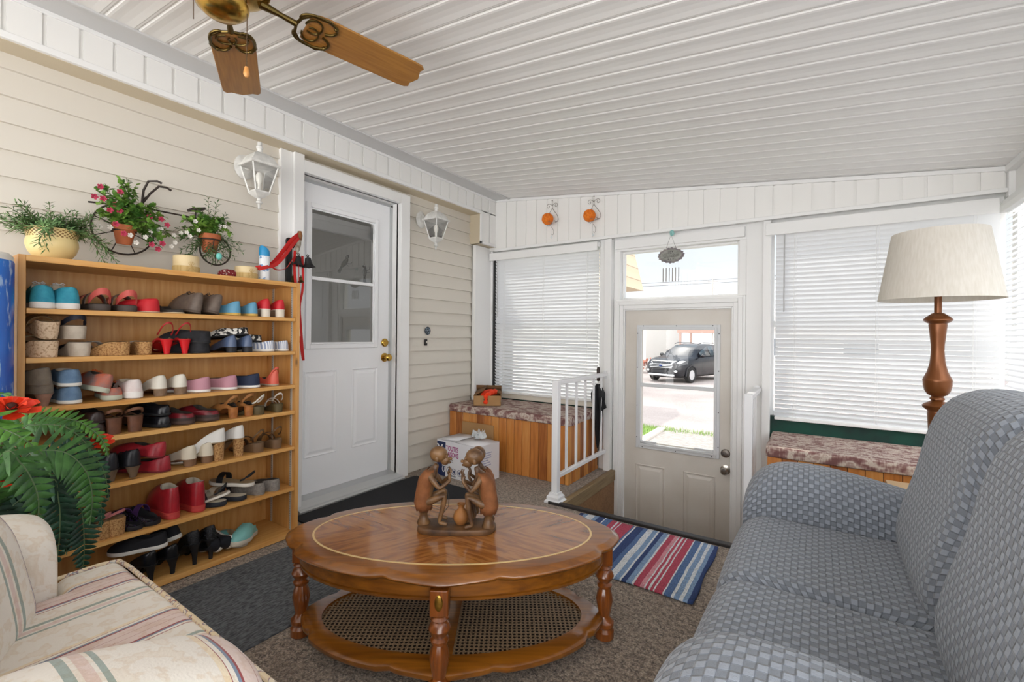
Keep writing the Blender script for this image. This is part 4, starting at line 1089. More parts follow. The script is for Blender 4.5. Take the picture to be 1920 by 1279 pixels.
    if ankle:
        c_, hh, wd = ankle
        g = G(); path = []; b = base(0.1)
        for q in range(19):
            a = -PI * 0.95 / 2 * 1.05 + PI * 1.0 * q / 18 - 0.0
            a = -PI / 2 * 1.15 + PI * 1.15 * q / 18
            path.append((L * 0.20 - L * 0.20 * math.cos(a) ** 1 if math.cos(a) > 0 else L * 0.20 + 0.01, W * 0.36 * math.sin(a), b + hh * (0.25 + 0.75 * max(0, math.cos(a)))))
        g.ribbon(path, (0, 0, 1), wd, 0.0013); g.done('ankle_strap', c_ if not isinstance(c_, str) else cm(c_), root, smooth=60)
    return root
R1, R2, R3, R4, R5, R6, R7 = [z + 0.0005 for z in (1.179, 1.0, 0.819, 0.68, 0.488, 0.268, 0.028)]
# --- top shelf
for y, w_, t_ in ((0.4179, 'left', -0.10), (0.4967, 'right', 0.08)):
    shoe('sneaker', w_ + ' shoe of the turquoise pair at the left of the top shelf', y, R1, up=cm('2f8fa8', 0.7, '3fa2b8'), sole='e9e7e2', plat=0.024, rim=(0.062, 0.048, 0.075), W=0.094, L=0.26, laces='e8e8e8', lining='l', rz=t_, side=1 if t_ > 0 else -1)
for y, w_ in ((0.5884, 'left'), (0.6745, 'right')):
    shoe('sandal', w_ + ' shoe of the coral strap sandals with brown soles on the top shelf', y, R1, closed=False, sole='4a413c', heelc='4a413c', lining='t', plat=0.026, W=0.088,
         straps=((0.62, 0.05, 0.045, 'b9574c'), (0.45, 0.03, 0.05, '6b5a50')), ankle=('c4584f', 0.052, 0.026))
shoe('flat', 'bright red soft ballet flat lying across the top shelf', 0.7696, R1, up=cm('c2202a', 0.6), sole='c9a98f', plat=0.006, rim=(0.055, 0.05, 0.05), W=0.09, L=0.20, rz=0.55, dx=-0.01)
shoe('flat', 'thin tan soled black flat on the top shelf between the red flat and brown booties', 0.8586, R1, up=cm('35302c', 0.7), sole='d4bd98', plat=0.006, rim=(0.014, 0.012, 0.02), W=0.075, L=0.2, rz=0.5, name='flat_shoe')
for y, w_, t_ in ((0.9174, 'left', 0.22), (0.9928, 'right', 0.30)):
    shoe('boot', w_ + ' shoe of the taupe lace-up booties leaning on the top shelf', y, R1 + 0.004, up=cm('6d5f55', 0.45, '5c5048'), sole='54483f', plat=0.012, rim=(0.085, 0.07, 0.085), tv=0.45, W=0.075, L=0.22, rx=t_, laces='4a4038', rz=0.15)
for y, w_, r_ in ((1.1, 'left', 0.45), (1.176, 'right', 0.12)):
    shoe('flat', w_ + ' shoe of the sky blue leather pair with yellow gum soles on the top shelf', y, R1, up=cm('5b93b0', 0.45), sole='c9a455', plat=0.014, rim=(0.058, 0.035, 0.04), W=0.072, L=0.23, rz=r_)
for y, w_ in ((1.238, 'left'), (1.314, 'right')):
    shoe('pump', w_ + ' shoe of the red pair with cream heels at the right of the top shelf', y, R1, up=cm('c4202c', 0.5), sole='e2d9ca', heelc='ded5c6', heel=0.036, hk='square', plat=0.006, rim=(0.052, 0.032, 0.03), W=0.07, L=0.22)
# --- second shelf
shoe('wedge', 'beige strap cork wedge sandal, lower of the pile at second shelf left end', 0.4458, R2, closed=False, wedge=True, heelc=PCORK, heel=0.045, plat=0.016, lining='t', W=0.088, L=0.24, straps=((0.72, 0.05, 0.045, 'b99b6c'), (0.5, 0.03, 0.05, 'c0a478', 0.4)), rz=0.35)
shoe('wedge', 'beige strap sandal with painted cork wedge, standing on its mate on the second shelf', 0.4374, R2 + 0.066, closed=False, wedge=True, heelc=PCORK, heel=0.05, plat=0.014, lining='t', W=0.08, L=0.23, straps=((0.72, 0.05, 0.045, 'b99b6c'),), ry=-0.2, dx=0.01)
shoe('wedge', 'navy strap sandal with pale rope wedge, lower of the two stacked on the second shelf', 0.53, R2, closed=False, wedge=True, heelc=cm('c3b7a6', 0.8, 'b3a695'), heel=0.040, plat=0.014, lining='l', W=0.085, L=0.24, straps=((0.62, 0.05, 0.03, '22283a'),))
shoe('wedge', 'navy strap sandal with pale rope wedge, upper of the two stacked on the second shelf', 0.5178, R2 + 0.066, closed=False, wedge=True, heelc=cm('c3b7a6', 0.8, 'b3a695'), heel=0.038, plat=0.014, lining='l', W=0.09, L=0.25, straps=((0.62, 0.05, 0.04, '22283a'),), ankle=('1d2130', 0.035, 0.02), rz=0.1)
shoe('wedge', 'left shoe of the silver strap sandals with cork wedges on second shelf', 0.6693, R2, closed=False, wedge=True, heelc=CORK, heel=0.045, plat=0.010, lining='t', W=0.08, L=0.24, straps=((0.70, 0.03, 0.035, '9a9188'), (0.55, 0.02, 0.04, 'aca398', 0.4)), rz=0.75)
shoe('wedge', 'right shoe of the silver strap sandals with cork wedges on second shelf', 0.734, R2, closed=False, wedge=True, heelc=CORK, heel=0.045, plat=0.010, lining='t', W=0.075, L=0.24, straps=((0.70, 0.03, 0.035, '9a9188'), (0.55, 0.02, 0.04, 'aca398', 0.4)), dx=-0.01)
for y, w_ in ((0.8083, 'left'), (0.8772, 'right')):
    shoe('sandal', w_ + ' shoe of the bright red high heeled slingbacks on the second shelf', y, R2, closed=True, up=cm('bf1d22', 0.3), sole='bf1d22', heelc=cm('c92026', 0.25), heel=0.058, hk='cone', plat=0.008, open_heel=True, rim=(0.0, 0.008, 0.04), tv=0.6, lining='t', W=0.072, L=0.22, ankle=('a81c20', 0.072, 0.008), name='slingback_sandal')
for k, (y, dz, rr, ll) in enumerate(((0.9612, 0, 0.5, 'lower of the heap'), (0.9701, 0.045, 0.8, 'upper of the heap'))):
    shoe('slipper', 'soft black fabric slipper, ' + ll + ' in the middle of the second shelf', y, R2 + dz, up=cm('17171a', 0.8, '26262a'), sole='1b1b1d', plat=0.008, rim=(0.05, 0.05, 0.055), W=0.10 - 0.02 * k, L=0.22, rz=rr, rx=0.1 * k, lining='b')
for y, w_ in ((1.075, 'left'), (1.15, 'right')):
    shoe('flat', w_ + ' shoe of the slate blue leather flats with black heels on the second shelf', y, R2, up=cm('50607e', 0.35), sole='202024', heelc='222226', heel=0.022, hk='square', plat=0.006, rim=(0.055, 0.035, 0.03), W=0.070, L=0.23)
shoe('slipper', 'black and white animal print slipper lying on top of the slate blue flats', 1.158, R2 + 0.082, up=LEOP, sole='1b1b1d', plat=0.008, rim=(0.035, 0.03, 0.04), W=0.085, L=0.19, rz=1.0, rx=0.15, ry=0.12, dx=-0.03)
shoe('slipper', 'black and white animal print slipper tucked behind the striped canvas shoes', 1.232, R2 + 0.045, up=LEOP, sole='1b1b1d', plat=0.008, rim=(0.03, 0.03, 0.035), W=0.08, L=0.18, rz=0.9, rx=0.2, dx=-0.05)
for y, w_, r_ in ((1.271, 'left', 0.55), (1.343, 'right', 0.2)):
    shoe('sneaker', w_ + ' shoe of the blue and white striped canvas pair on second shelf', y, R2, up=STRIPE, sole='e6e2da', plat=0.012, rim=(0.045, 0.035, 0.04), W=0.072, L=0.2, rz=r_, lining='l', dx=-0.005)
# --- third shelf
shoe('pump', 'taupe suede heeled shoe, lower of the two at the left of the third shelf', 0.4345, R3, up=cm('7c7062', 0.8, '6e6356'), sole='6d5f50', heelc=cm('a17a66', 0.7, '8a6553'), heel=0.042, hk='cone', plat=0.008, rim=(0.062, 0.04, 0.045), W=0.082, L=0.25, rz=0.25)
shoe('pump', 'taupe suede heeled shoe, upper of the two at the left of the third shelf', 0.4317, R3 + 0.070, up=cm('7c7062', 0.8, '6e6356'), sole='6d5f50', heelc=cm('a17a66', 0.7, '8a6553'), heel=0.005, hk='cone', plat=0.006, rim=(0.062, 0.045, 0.045), W=0.08, L=0.24, rz=0.35, ry=-0.05)
shoe('sneaker', 'faded denim canvas shoe, lower of the two stacked on the third shelf', 0.5042, R3, up=cm('5f7a96', 0.8, '6f8aa6'), sole='e3dfd6', plat=0.014, rim=(0.052, 0.04, 0.045), W=0.09, L=0.25, lining='l')
shoe('sneaker', 'faded denim canvas shoe, upper of the two stacked on the third shelf', 0.5027, R3 + 0.066, up=cm('5f7a96', 0.8, '6f8aa6'), sole='e3dfd6', plat=0.014, rim=(0.052, 0.04, 0.045), W=0.09, L=0.25, lining='l', ry=-0.04)
shoe('sneaker', 'grey running shoe with orange stripes and sage sole lying low on the third shelf', 0.6214, R3, up=cm('7d7a7a', 0.8, 'd9602a', vs=12), sole='b9bba8', plat=0.020, rim=(0.03, 0.028, 0.04), W=0.09, L=0.25, laces='d9602a', rz=-0.2)
shoe('sneaker', 'grey running shoe with orange laces tilted on top of its mate on the third shelf', 0.5884, R3 + 0.035, up=cm('7a7878', 0.8, 'd9602a', vs=12), sole='b9bba8', plat=0.020, rim=(0.055, 0.045, 0.06), W=0.08, L=0.25, laces='d9602a', rx=0.32, rz=0.1, dx=0.01)
shoe('sneaker', 'single pale pink and white trainer showing its heel on the third shelf', 0.6976, R3, up=cm('dfd0cc', 0.6, 'e6deda'), sole='e9e6e2', plat=0.014, rim=(0.065, 0.05, 0.06), W=0.086, L=0.25, lining='l', bandc='ece9e4')
for y, w_ in ((0.7869, 'left'), (0.8627, 'right')):
    shoe('pump', w_ + ' shoe of the off-white pair with low stacked brown heels on third shelf', y, R3, up=cm('dcd6c9', 0.5), sole='8a6f56', heelc=cm('8a6f56', 0.6, '6f5843'), heel=0.026, hk='square', plat=0.006, rim=(0.058, 0.04, 0.035), W=0.074, L=0.23, lining='l')
for y, w_, r_ in ((0.9701, 'left', 0.62), (1.087, 'right', 0.5)):
    shoe('flat', w_ + ' shoe of the dusty pink slip-ons with white soles on the third shelf', y, R3, up=cm('b98592', 0.6), sole='e6e1dc', plat=0.013, rim=(0.058, 0.042, 0.04), tv=0.62, W=0.085, L=0.25, rz=r_)
shoe('flat', 'navy canvas slip-on with white sole beside the pink slip-ons on the third shelf', 1.197, R3, up=cm('1f2a44', 0.7), sole='e8e6e2', plat=0.013, rim=(0.058, 0.045, 0.045), W=0.085, L=0.25, rz=0.6, lining='b')
shoe('sandal', 'coral rubber sandal with heel cup and strap at the right end of the third shelf', 1.288, R3, closed=True, up=cm('d8604c', 0.4), sole='b09a86', plat=0.010, rim=(0.075, 0.02, 0.03), tv=0.5, ns=0.7, W=0.07, L=0.22, rz=0.1, ankle=('d8604c', 0.085, 0.010))
# --- fourth shelf
shoe('loafer', 'dark brown leather loafer half hidden by the fern, lower of the two', 0.5787, R4, up=cm('33231f', 0.3), sole='231815', plat=0.016, rim=(0.036, 0.03, 0.04), W=0.08, L=0.24)
shoe('loafer', 'dark brown leather loafer half hidden by the fern, upper of the two', 0.5755, R4 + 0.053, up=cm('33231f', 0.3), sole='231815', plat=0.010, rim=(0.036, 0.03, 0.04), W=0.085, L=0.24)
for y, w_ in ((0.6298, 'left'), (0.6994, 'right')):
    shoe('sandal', w_ + ' shoe of the brown leather mules with wooden heels on the fourth shelf', y, R4, closed=False, sole='5f3e2c', heelc=cm('6f4732', 0.4, '5d3a28'), heel=0.058, hk='block', plat=0.010, lining='t', W=0.084, L=0.22, straps=((0.55, 0.07, 0.05, '7a5138'),), ankle=('7a5138', 0.03, 0.012), name='mule')
shoe('loafer', 'black patent loafer, lower of the two stacked on the fourth shelf', 0.8083, R4, up=cm('141418', 0.2), sole='101013', plat=0.016, rim=(0.034, 0.03, 0.04), W=0.08, L=0.25, rz=0.3, lining='b')
shoe('loafer', 'black patent loafer, upper of the two stacked on the fourth shelf', 0.8083, R4 + 0.051, up=cm('141418', 0.2), sole='101013', plat=0.012, rim=(0.034, 0.03, 0.04), W=0.08, L=0.25, rz=0.3, lining='b')
for y, w_ in ((0.9046, 'left'), (1.007, 'right')):
    shoe('slipper', w_ + ' shoe of the dark red leather slip-ons with stitched soles on the fourth shelf', y, R4, up=cm('7a1c26', 0.3, '531219'), sole='4c3a33', plat=0.018, rim=(0.03, 0.035, 0.055), tv=0.5, W=0.09, L=0.23, rz=0.55, bandc='3a2c28')
for y, w_ in ((1.087, 'left'), (1.161, 'right')):
    shoe('sandal', w_ + ' shoe of the tan leather peep-toe sandals with block heels on the fourth shelf', y, R4, closed=True, open_heel=True, up=cm('a8703c', 0.5), sole='a8703c', heelc=cm('b07038', 0.45, '8f5628'), heel=0.045, hk='block', plat=0.008, rim=(0.0, 0.02, 0.05), tv=0.55, W=0.07, L=0.2, ankle=('a8703c', 0.055, 0.014), rz=0.15)
for y, w_, r_ in ((1.221, 'left', 0.6), (1.305, 'right', -0.15)):
    shoe('wedge', w_ + ' shoe of the olive wedge sandals with white braided straps on the fourth shelf', y, R4, closed=False, wedge=True, heelc='574a2c', heel=0.035, plat=0.008, lining='t', W=0.066, L=0.19, straps=((0.7, 0.012, 0.04, 'd6d0c4'), (0.55, 0.012, 0.05, 'd6d0c4', 0.6)), ankle=('d6d0c4', 0.055, 0.009), rz=r_)
# --- fifth shelf
for y, w_ in ((0.6264, 'left'), (0.6994, 'right')):
    shoe('pump', w_ + ' shoe of the black leather lace-ups with wooden heels on fifth shelf', y, R5, up=cm('1b1b20', 0.35), sole='1b1b1e', heelc='6b5744', heel=0.045, hk='cone', plat=0.008, rim=(0.065, 0.05, 0.06), tv=0.45, W=0.082, L=0.24, laces='1b1b20', rz=0.2, lining='b')
shoe('flat', 'red leather ballet flat, lower of the two nested on the fifth shelf', 0.8143, R5, up=cm('9e2530', 0.35, '8a1c27'), sole='6b1a20', plat=0.008, rim=(0.06, 0.04, 0.04), W=0.082, L=0.25, rz=0.55)
shoe('flat', 'red leather ballet flat, upper of the two nested on the fifth shelf', 0.7907, R5 + 0.062, up=cm('a82833', 0.35, '8f1e29'), sole='6b1a20', plat=0.008, rim=(0.062, 0.04, 0.045), W=0.085, L=0.24, rz=0.5, rx=0.12, ry=-0.08)
for y, w_ in ((0.9088, 'left'), (0.9791, 'right')):
    shoe('pump', w_ + ' shoe of the pointed cream leather pair with low heels on fifth shelf', y, R5, up=cm('d6cbb6', 0.5), sole='7d5d44', heelc=cm('7d5d44', 0.5), heel=0.026, hk='square', plat=0.006, rim=(0.062, 0.035, 0.03), W=0.078, L=0.24, rz=0.25, lining='b', point=0.5)
for y, w_, r_, x_ in ((1.039, 'left', 0.95, 0.0), (1.12, 'right', 0.35, 0.0)):
    shoe('pump', w_ + ' shoe of the white high heels with gold cork heels on the fifth shelf', y, R5, up=cm('e3e0da', 0.5), sole='a08a6c', heelc=CORK, heel=0.082, hk='block', plat=0.008, rim=(0.062, 0.04, 0.035), W=0.076, L=0.24, rz=r_, lining='l')
for y, w_, r_ in ((1.216, 'left', 0.35), (1.305, 'right', 0.1)):
    shoe('wedge', w_ + ' shoe of the brown strappy wedge sandals at the right of the fifth shelf', y, R5, closed=False, wedge=True, heelc='6d5238', heel=0.040, plat=0.008, lining='t', W=0.074, L=0.2, straps=((0.65, 0.02, 0.05, '5e452c'), (0.5, 0.012, 0.055, '5e452c', 0.5)), ankle=('5e452c', 0.065, 0.010), rz=r_)
# --- sixth shelf
for y, w_, r_ in ((0.6098, 'left', 0.5), (0.6554, 'right', 0.55)):
    shoe('wedge', w_ + ' shoe of the cork wedge sandals with pink ankle straps on the sixth shelf', y, R6, closed=False, wedge=True, heelc=CORK, heel=0.055, plat=0.014, lining='t', W=0.085, L=0.22, straps=((0.7, 0.03, 0.045, 'b06a66'),), ankle=('b9706c', 0.03, 0.010), rz=r_)
for y, w_ in ((0.7156, 'left'), (0.7753, 'right')):
    shoe('sandal', w_ + ' shoe of the black sandals with sequins and purple straps on the sixth shelf', y, R6, closed=True, open_heel=True, up=mat('black_sequins', hexc('15131c'), 0.25, var=hexc('4a3560'), vscale=140, vlo=0.55, vhi=0.6, bump=1.0, bscale=160), sole='18161c', plat=0.020, rim=(0.0, 0.02, 0.05), tv=0.5, W=0.088, L=0.24, straps=((0.35, 0.025, 0.06, '4b2c60'),), rz=0.45, lining='b')
for y, w_, r_ in ((0.8402, 'left', 0.05), (0.9435, 'right', 0.12)):
    shoe('boot', w_ + ' shoe of the bright red ankle boots on the sixth shelf', y, R6, up=cm('a5242c', 0.28, '96202a'), sole='b53a36', heelc='b53a36', plat=0.018, rim=(0.122, 0.112, 0.125), tv=0.40, W=0.078, L=0.25, lining='l', bandc='bb3f3a', rz=r_, ns=1.08)
shoe('sandal', 'white and black strap sandal lying in front on the sixth shelf', 1.046, R6, closed=False, sole='22252c', heelc='22252c', lining='l', plat=0.022, W=0.08, L=0.22, straps=((0.68, 0.03, 0.04, 'bdb09c'), (0.45, 0.03, 0.05, 'bdb09c')), rz=0.7)
shoe('sandal', 'white and black strap sandal standing right of its mate on the sixth shelf', 1.137, R6, closed=False, sole='22252c', lining='l', plat=0.022, W=0.08, L=0.22, straps=((0.68, 0.03, 0.04, 'bdb09c'), (0.45, 0.02, 0.05, '1b1b1e')), rz=0.65)
shoe('sandal', 'black strap sandal with white footbed leaning upright on the sixth shelf', 1.063, R6 + 0.052, closed=False, sole='ded8cc', lining='l', plat=0.012, W=0.078, L=0.21, straps=((0.70, 0.02, 0.035, '1b1b1e', 0.3), (0.5, 0.012, 0.04, '1b1b1e', -0.5)), rz=0.85, ry=0.30, ankle=('1b1b1e', 0.04, 0.008))
shoe('sandal', 'black strap sandal with white sole lying on top of the grey wedge shoes', 1.174, R6 + 0.058, closed=False, sole='ded8cc', lining='t', plat=0.018, W=0.078, L=0.22, straps=((0.68, 0.03, 0.04, '1b1b1e'),), rz=0.6, ry=-0.05, ankle=('1b1b1e', 0.055, 0.010))
for y, w_, r_ in ((1.224, 'left', 0.35), (1.305, 'right', 0.55)):
    shoe('pump', w_ + ' shoe of the grey felt wedge shoes at the right of the sixth shelf', y, R6, up=cm('77706a', 0.9, '8a837c', vs=120), sole='77706a', heelc=cm('77706a', 0.9, '8a837c', vs=120), wedge=True, heel=0.022, plat=0.018, rim=(0.02, 0.018, 0.03), W=0.076, L=0.21, rz=r_, name='wedge_shoe')
# --- bottom
for y, w_ in ((0.762, 'left'), (0.8423, 'right')):
    shoe('pump', w_ + ' shoe of the glossy black stilettos under the black trainers on bottom board', y, R7, up=cm('131316', 0.22), sole='131316', heelc='111114', heel=0.070, hk='stil', plat=0.006, rim=(0.055, 0.035, 0.03), W=0.078, L=0.23, rz=0.35, lining='b', x=FX - 0.012)
shoe('sneaker', 'black slip-on trainer with white sole lying across the black stilettos', 0.8103, R7 + 0.135, up=cm('16161b', 0.8), sole='dcd8d0', plat=0.018, rim=(0.045, 0.035, 0.045), W=0.078, L=0.21, rz=0.95, lining='b', ry=0.05)
shoe('sneaker', 'black slip-on trainer with white sole leaning against the back of the lowest compartment', 0.8689, R7 + 0.14, up=cm('16161b', 0.8), sole='dcd8d0', plat=0.018, rim=(0.045, 0.035, 0.045), W=0.078, L=0.21, rz=0.45, ry=0.35, lining='b', dx=-0.03)
for y, w_ in ((0.926, 'left'), (0.9928, 'right')):
    shoe('pump', w_ + ' shoe of the black glitter pumps with tapered heels on the bottom board', y, R7, up=mat('black_glitter', hexc('141417'), 0.2, var=hexc('3c3c44'), vscale=220, vlo=0.6, vhi=0.66, bump=0.8, bscale=220), sole='131316', heelc='111114', heel=0.092, hk='stil', plat=0.006, rim=(0.062, 0.04, 0.03), W=0.072, L=0.22, rz=0.12, lining='b')
for y, w_, r_ in ((1.044, 'left', -1.1), (1.092, 'right', -1.25)):
    shoe('sneaker', w_ + ' shoe of the black white-soled trainers on edge on bottom board', y, R7 + 0.042, up=cm('14161f', 0.8), sole='dcd8d0', plat=0.020, rim=(0.05, 0.04, 0.05), W=0.085, L=0.20, rx=r_, rz=0.25, lining='b', dx=-0.01)
shoe('clog', 'aqua rubber clog behind its mate at the right of the bottom board', 1.153, R7, up=cm('6fa8a4', 0.5), sole='a9a294', plat=0.020, open_heel=True, rim=(0.004, 0.03, 0.055), tv=0.45, W=0.082, L=0.22, rz=0.5, ry=-0.0, lining='t', dx=-0.02)
shoe('clog', 'aqua rubber clog in front at the right of the bottom board', 1.238, R7 + 0.004, up=cm('7db9b4', 0.5), sole='c8bfae', plat=0.022, open_heel=True, rim=(0.004, 0.035, 0.06), tv=0.5, W=0.084, L=0.22, rz=2.3, ry=-0.12, dx=-0.13, lining='t')
# ---------------------------------------------------------------- things on top of the shelf
ZS = 1.3685
YC = NT('yellow_glazed_ceramic', 0.35); _s = YC.n('ShaderNodeSeparateXYZ'); YC.l(YC.tc.outputs['Object'], _s.inputs[0])
_at = YC.math('ARCTAN2', _s.outputs[1], _s.outputs[0]); _u = YC.math('MULTIPLY', _at, 5.2); _v = YC.math('MULTIPLY', _s.outputs[2], 90.0)
_a = YC.math('ABSOLUTE', YC.math('SINE', YC.math('ADD', YC.math('MULTIPLY', _at, 16.0), YC.math('MULTIPLY', _s.outputs[2], 260)))); _b = YC.math('ABSOLUTE', YC.math('SINE', YC.math('SUBTRACT', YC.math('MULTIPLY', _at, 16.0), YC.math('MULTIPLY', _s.outputs[2], 260))))
_hol = YC.math('MULTIPLY', YC.math('GREATER_THAN', YC.math('MULTIPLY', _a, _b), 0.42), YC.math('MULTIPLY', YC.math('GREATER_THAN', _s.outputs[2], 0.088), YC.math('LESS_THAN', _s.outputs[2], 0.116)))
YC.l(YC.mix(_hol, hexc('e3cd92'), hexc('8a6a38')), YC.p.inputs['Base Color']); YC = YC.m
LEAFM = mat('grey_green_needles', hexc('44683a'), 0.6, var=hexc('74965a'), vscale=30)
LEAFD = mat('dark_needles', hexc('39552f'), 0.6, var=hexc('5f7f4c'), vscale=30)
LEAFI = mat('ivy_green_leaf', hexc('3a6b28'), 0.55, var=hexc('7fa344'), vscale=18)
STEM = mat('brown_green_stem', hexc('5b5a3a'), 0.7)
def needles(g, gs, base, tip, nl, ll, rnd, wn_=0.0026, sag=0.02):
    """one curved stem (into gs) with needle leaves (into g)"""
    b, t = Vector(base), Vector(tip); L_ = (t - b).length; path = []
    for k in range(8):
        s_ = k / 7; p = b.lerp(t, s_); p.z -= sag * (s_ ** 2) - sag * s_ * 0.6 * 0; path.append(p)
    gs.tube(path, [0.0018 * (1 - 0.6 * k / 7) for k in range(8)], 5)
    for k in range(nl):
        s_ = 0.12 + 0.88 * k / nl; p = b.lerp(t, s_); p.z -= sag * s_ ** 2
        d = (t - b).normalized(); o = d.orthogonal().normalized(); o.rotate(Matrix.Rotation(k * 2.4 + rnd, 3, d))
        dir_ = (d * 0.75 + o).normalized(); le = ll * random.uniform(0.7, 1.1); side = dir_.cross(o if abs(dir_.dot(o)) < 0.9 else d).normalized() * wn_
        m_ = p + dir_ * le * 0.5; e_ = p + dir_ * le + Vector((0, 0, -0.004))
        g.add([p, m_ + side, e_, m_ - side], [(0, 1, 2, 3)])
def clampx(v, lim=-2.655):
    return (max(v[0], lim), v[1], v[2])
PT = thing('potted_plant', 'rosemary-like artificial plant in a yellow pierced ceramic bowl on the shelf top', 'plant', (-2.478, 0.466, ZS))
g = G(); g.lathe([(0, 0), (0.042, 0.0), (0.044, 0.006), (0.054, 0.014), (0.068, 0.034), (0.076, 0.060), (0.075, 0.078), (0.072, 0.088), (0.078, 0.116), (0.081, 0.122), (0.077, 0.123), (0.069, 0.10), (0.0, 0.095)], 48); g.done('ceramic_bowl', YC, PT, smooth=40)
g, gs = G(), G()
for k in range(105):
    a = random.uniform(0, 2 * PI); r0 = random.uniform(0, 0.05); le = random.uniform(0.05, 0.135)
    el = random.uniform(0.1, 1.2); b = (r0 * math.cos(a), r0 * math.sin(a), 0.115)
    dirv = (math.cos(a) * math.cos(el) * 0.75, math.sin(a) * math.cos(el) * 1.15, math.sin(el))
    t = [b[i] + dirv[i] * le for i in range(3)]; t[0] = max(t[0], -0.17)
    needles(g, gs, b, t, 22, 0.030, k, sag=0.03 if el < 0.6 else 0.01)
for t in ((0.06, -0.03, 0.035), (0.03, 0.17, 0.05), (0.02, 0.19, 0.02), (0.05, 0.15, 0.0), (0.085, -0.055, 0.05)):
    needles(g, gs, (t[0] * 0.9 + 0.02, t[1] * 0.55, 0.13), t, 26, 0.032, 1, sag=0.0)
gs.done('stems', STEM, PT); g.done('foliage', LEAFM, PT, fix=False)
CAND = mat('cream_wax', hexc('e3d2ab'), 0.5, var=hexc('d9c290'), vscale=6); RAF = mat('straw_raffia', hexc('cbb07a'), 0.8, var=hexc('b39558'), vscale=90, vstretch=(1, 1, 0.1))
for (y, r, h, ll) in ((0.920, 0.052, 0.088, 'taller cream straw-wrapped pillar candle left of the other candle'), (1.192, 0.052, 0.072, 'shorter cream straw-wrapped pillar candle beside the spray can')):
    t = thing('pillar_candle', ll + ' on the shelf top', 'candle', (-2.482, y, ZS), group=None)
    g = G(); g.lathe([(0, 0), (r, 0), (r, h - 0.003), (r - 0.003, h), (r * 0.6, h - 0.004), (0, h - 0.006)], 40); g.done('wax', CAND, t, smooth=40)
    g = G(); g.lathe([(r + 0.0005, 0.001), (r + 0.002, 0.003), (r + 0.002, 0.036), (r + 0.0005, 0.038)], 40, cap0=False, cap1=False); g.done('raffia_band', RAF, t)
    g = G()
    for s_ in (-1, 1):
        g.tube([(r + 0.004, 0, 0.034), (r + 0.006, s_ * 0.012, 0.05), (r + 0.005, s_ * 0.004, 0.058), (r + 0.004, 0, 0.034)], 0.0012, 5); g.tube([(r + 0.004, 0, 0.034), (r + 0.006, s_ * 0.012, 0.018), (r + 0.004, s_ * 0.016, 0.004)], 0.0011, 5)
    g.done('raffia_bow', RAF, t)
    g = G(); g.tube([(0, 0, h - 0.006), (0.001, 0, h + 0.004)], 0.001, 5); g.done('wick', BLACK, t)
t = thing('spray_can', 'white aerosol can with blue cap at the right end of the shelf top', 'can', (-2.47, 1.279, ZS))
CANM = mat('white_blue_can_print', hexc('e6eaee'), 0.35, var=hexc('5e8fc0'), vscale=38, vlo=0.55, vhi=0.62)
g = G(); g.lathe([(0, 0), (0.026, 0), (0.0265, 0.003), (0.0265, 0.135), (0.024, 0.142), (0, 0.143)], 28); g.done('can_body', CANM, t, smooth=40)
g = G(); R = []
for z, k in ((0.140, 0.0265), (0.165, 0.0265), (0.178, 0.025), (0.186, 0.019)):
    R.append([(k * math.cos(2 * PI * i / 24), k * math.sin(2 * PI * i / 24), z + (0.010 * -math.sin(2 * PI * i / 24) if z > 0.16 else 0)) for i in range(24)])
g.rings(R); g.done('cap', mat('blue_cap', hexc('2b8fc4'), 0.35), t, smooth=50)
g = G(); g.sphere((0, 0, 0.026), 1.0, 16, 10, (0.03, 0.052, 0.026))
for k in range(5): g.sphere((0.02 - k * 0.004, -0.03 + 0.015 * k, 0.034 + 0.003 * (k % 2)), 0.014, 10, 6)
tag(g.done('crumpled_bandana', mat('dark_red_paisley_cloth', hexc('7a1f26'), 0.85, var=hexc('cdb9b4'), vscale=110, vlo=0.57, vhi=0.6), loc=(-2.50, 1.115, ZS), smooth=60), 'crumpled dark red paisley bandana behind the shorter candle', 'bandana')
# ---------------------------------------------------------------- wall planter shaped like a tricycle
PL = thing('tricycle_planter', 'dark metal tricycle-shaped wall planter holding two terracotta pots above the shelf', 'planter', (-2.62, 0.72, 1.56))
PO = Vector((-2.62, 0.72, 1.56))
def rel(p): return tuple(Vector(p) - PO)
def wheel(c, r, nsp, nm):
    g = G(); g.tube([(0, r * math.cos(2 * PI * i / 40), r * math.sin(2 * PI * i / 40)) for i in range(40)], 0.0042, 7, closed=True)
    for k in range(nsp):
        a = 2 * PI * (k + 0.5) / nsp; g.tube([(0, 0, 0), (0, r * math.cos(a), r * math.sin(a))], 0.0022, 5)
    o = g.done(nm, IRON, PL); o.location = rel(c)
wheel((-2.615, 0.722, 1.560), 0.112, 8, 'front_wheel'); wheel((-2.60, 1.095, 1.520), 0.072, 6, 'rear_wheel')
g = G()
g.tube([rel(p) for p in ((-2.612, 0.722, 1.56), (-2.61, 0.775, 1.66), (-2.605, 0.80, 1.725))], 0.0045, 7)
g.tube([rel(p) for p in ((-2.605, 0.785, 1.69), (-2.60, 0.79, 1.755), (-2.585, 0.803, 1.797), (-2.56, 0.83, 1.80), (-2.555, 0.845, 1.793))], 0.005, 7)
g.tube([rel(p) for p in ((-2.605, 0.785, 1.69), (-2.60, 0.815, 1.745), (-2.59, 0.845, 1.785), (-2.58, 0.872, 1.785), (-2.575, 0.89, 1.775))], 0.005, 7)
g.tube([rel(p) for p in ((-2.61, 0.60, 1.655), (-2.61, 0.78, 1.675), (-2.605, 1.00, 1.672), (-2.60, 1.09, 1.655), (-2.60, 1.095, 1.52))], 0.004, 7)
g.done('frame', IRON, PL)
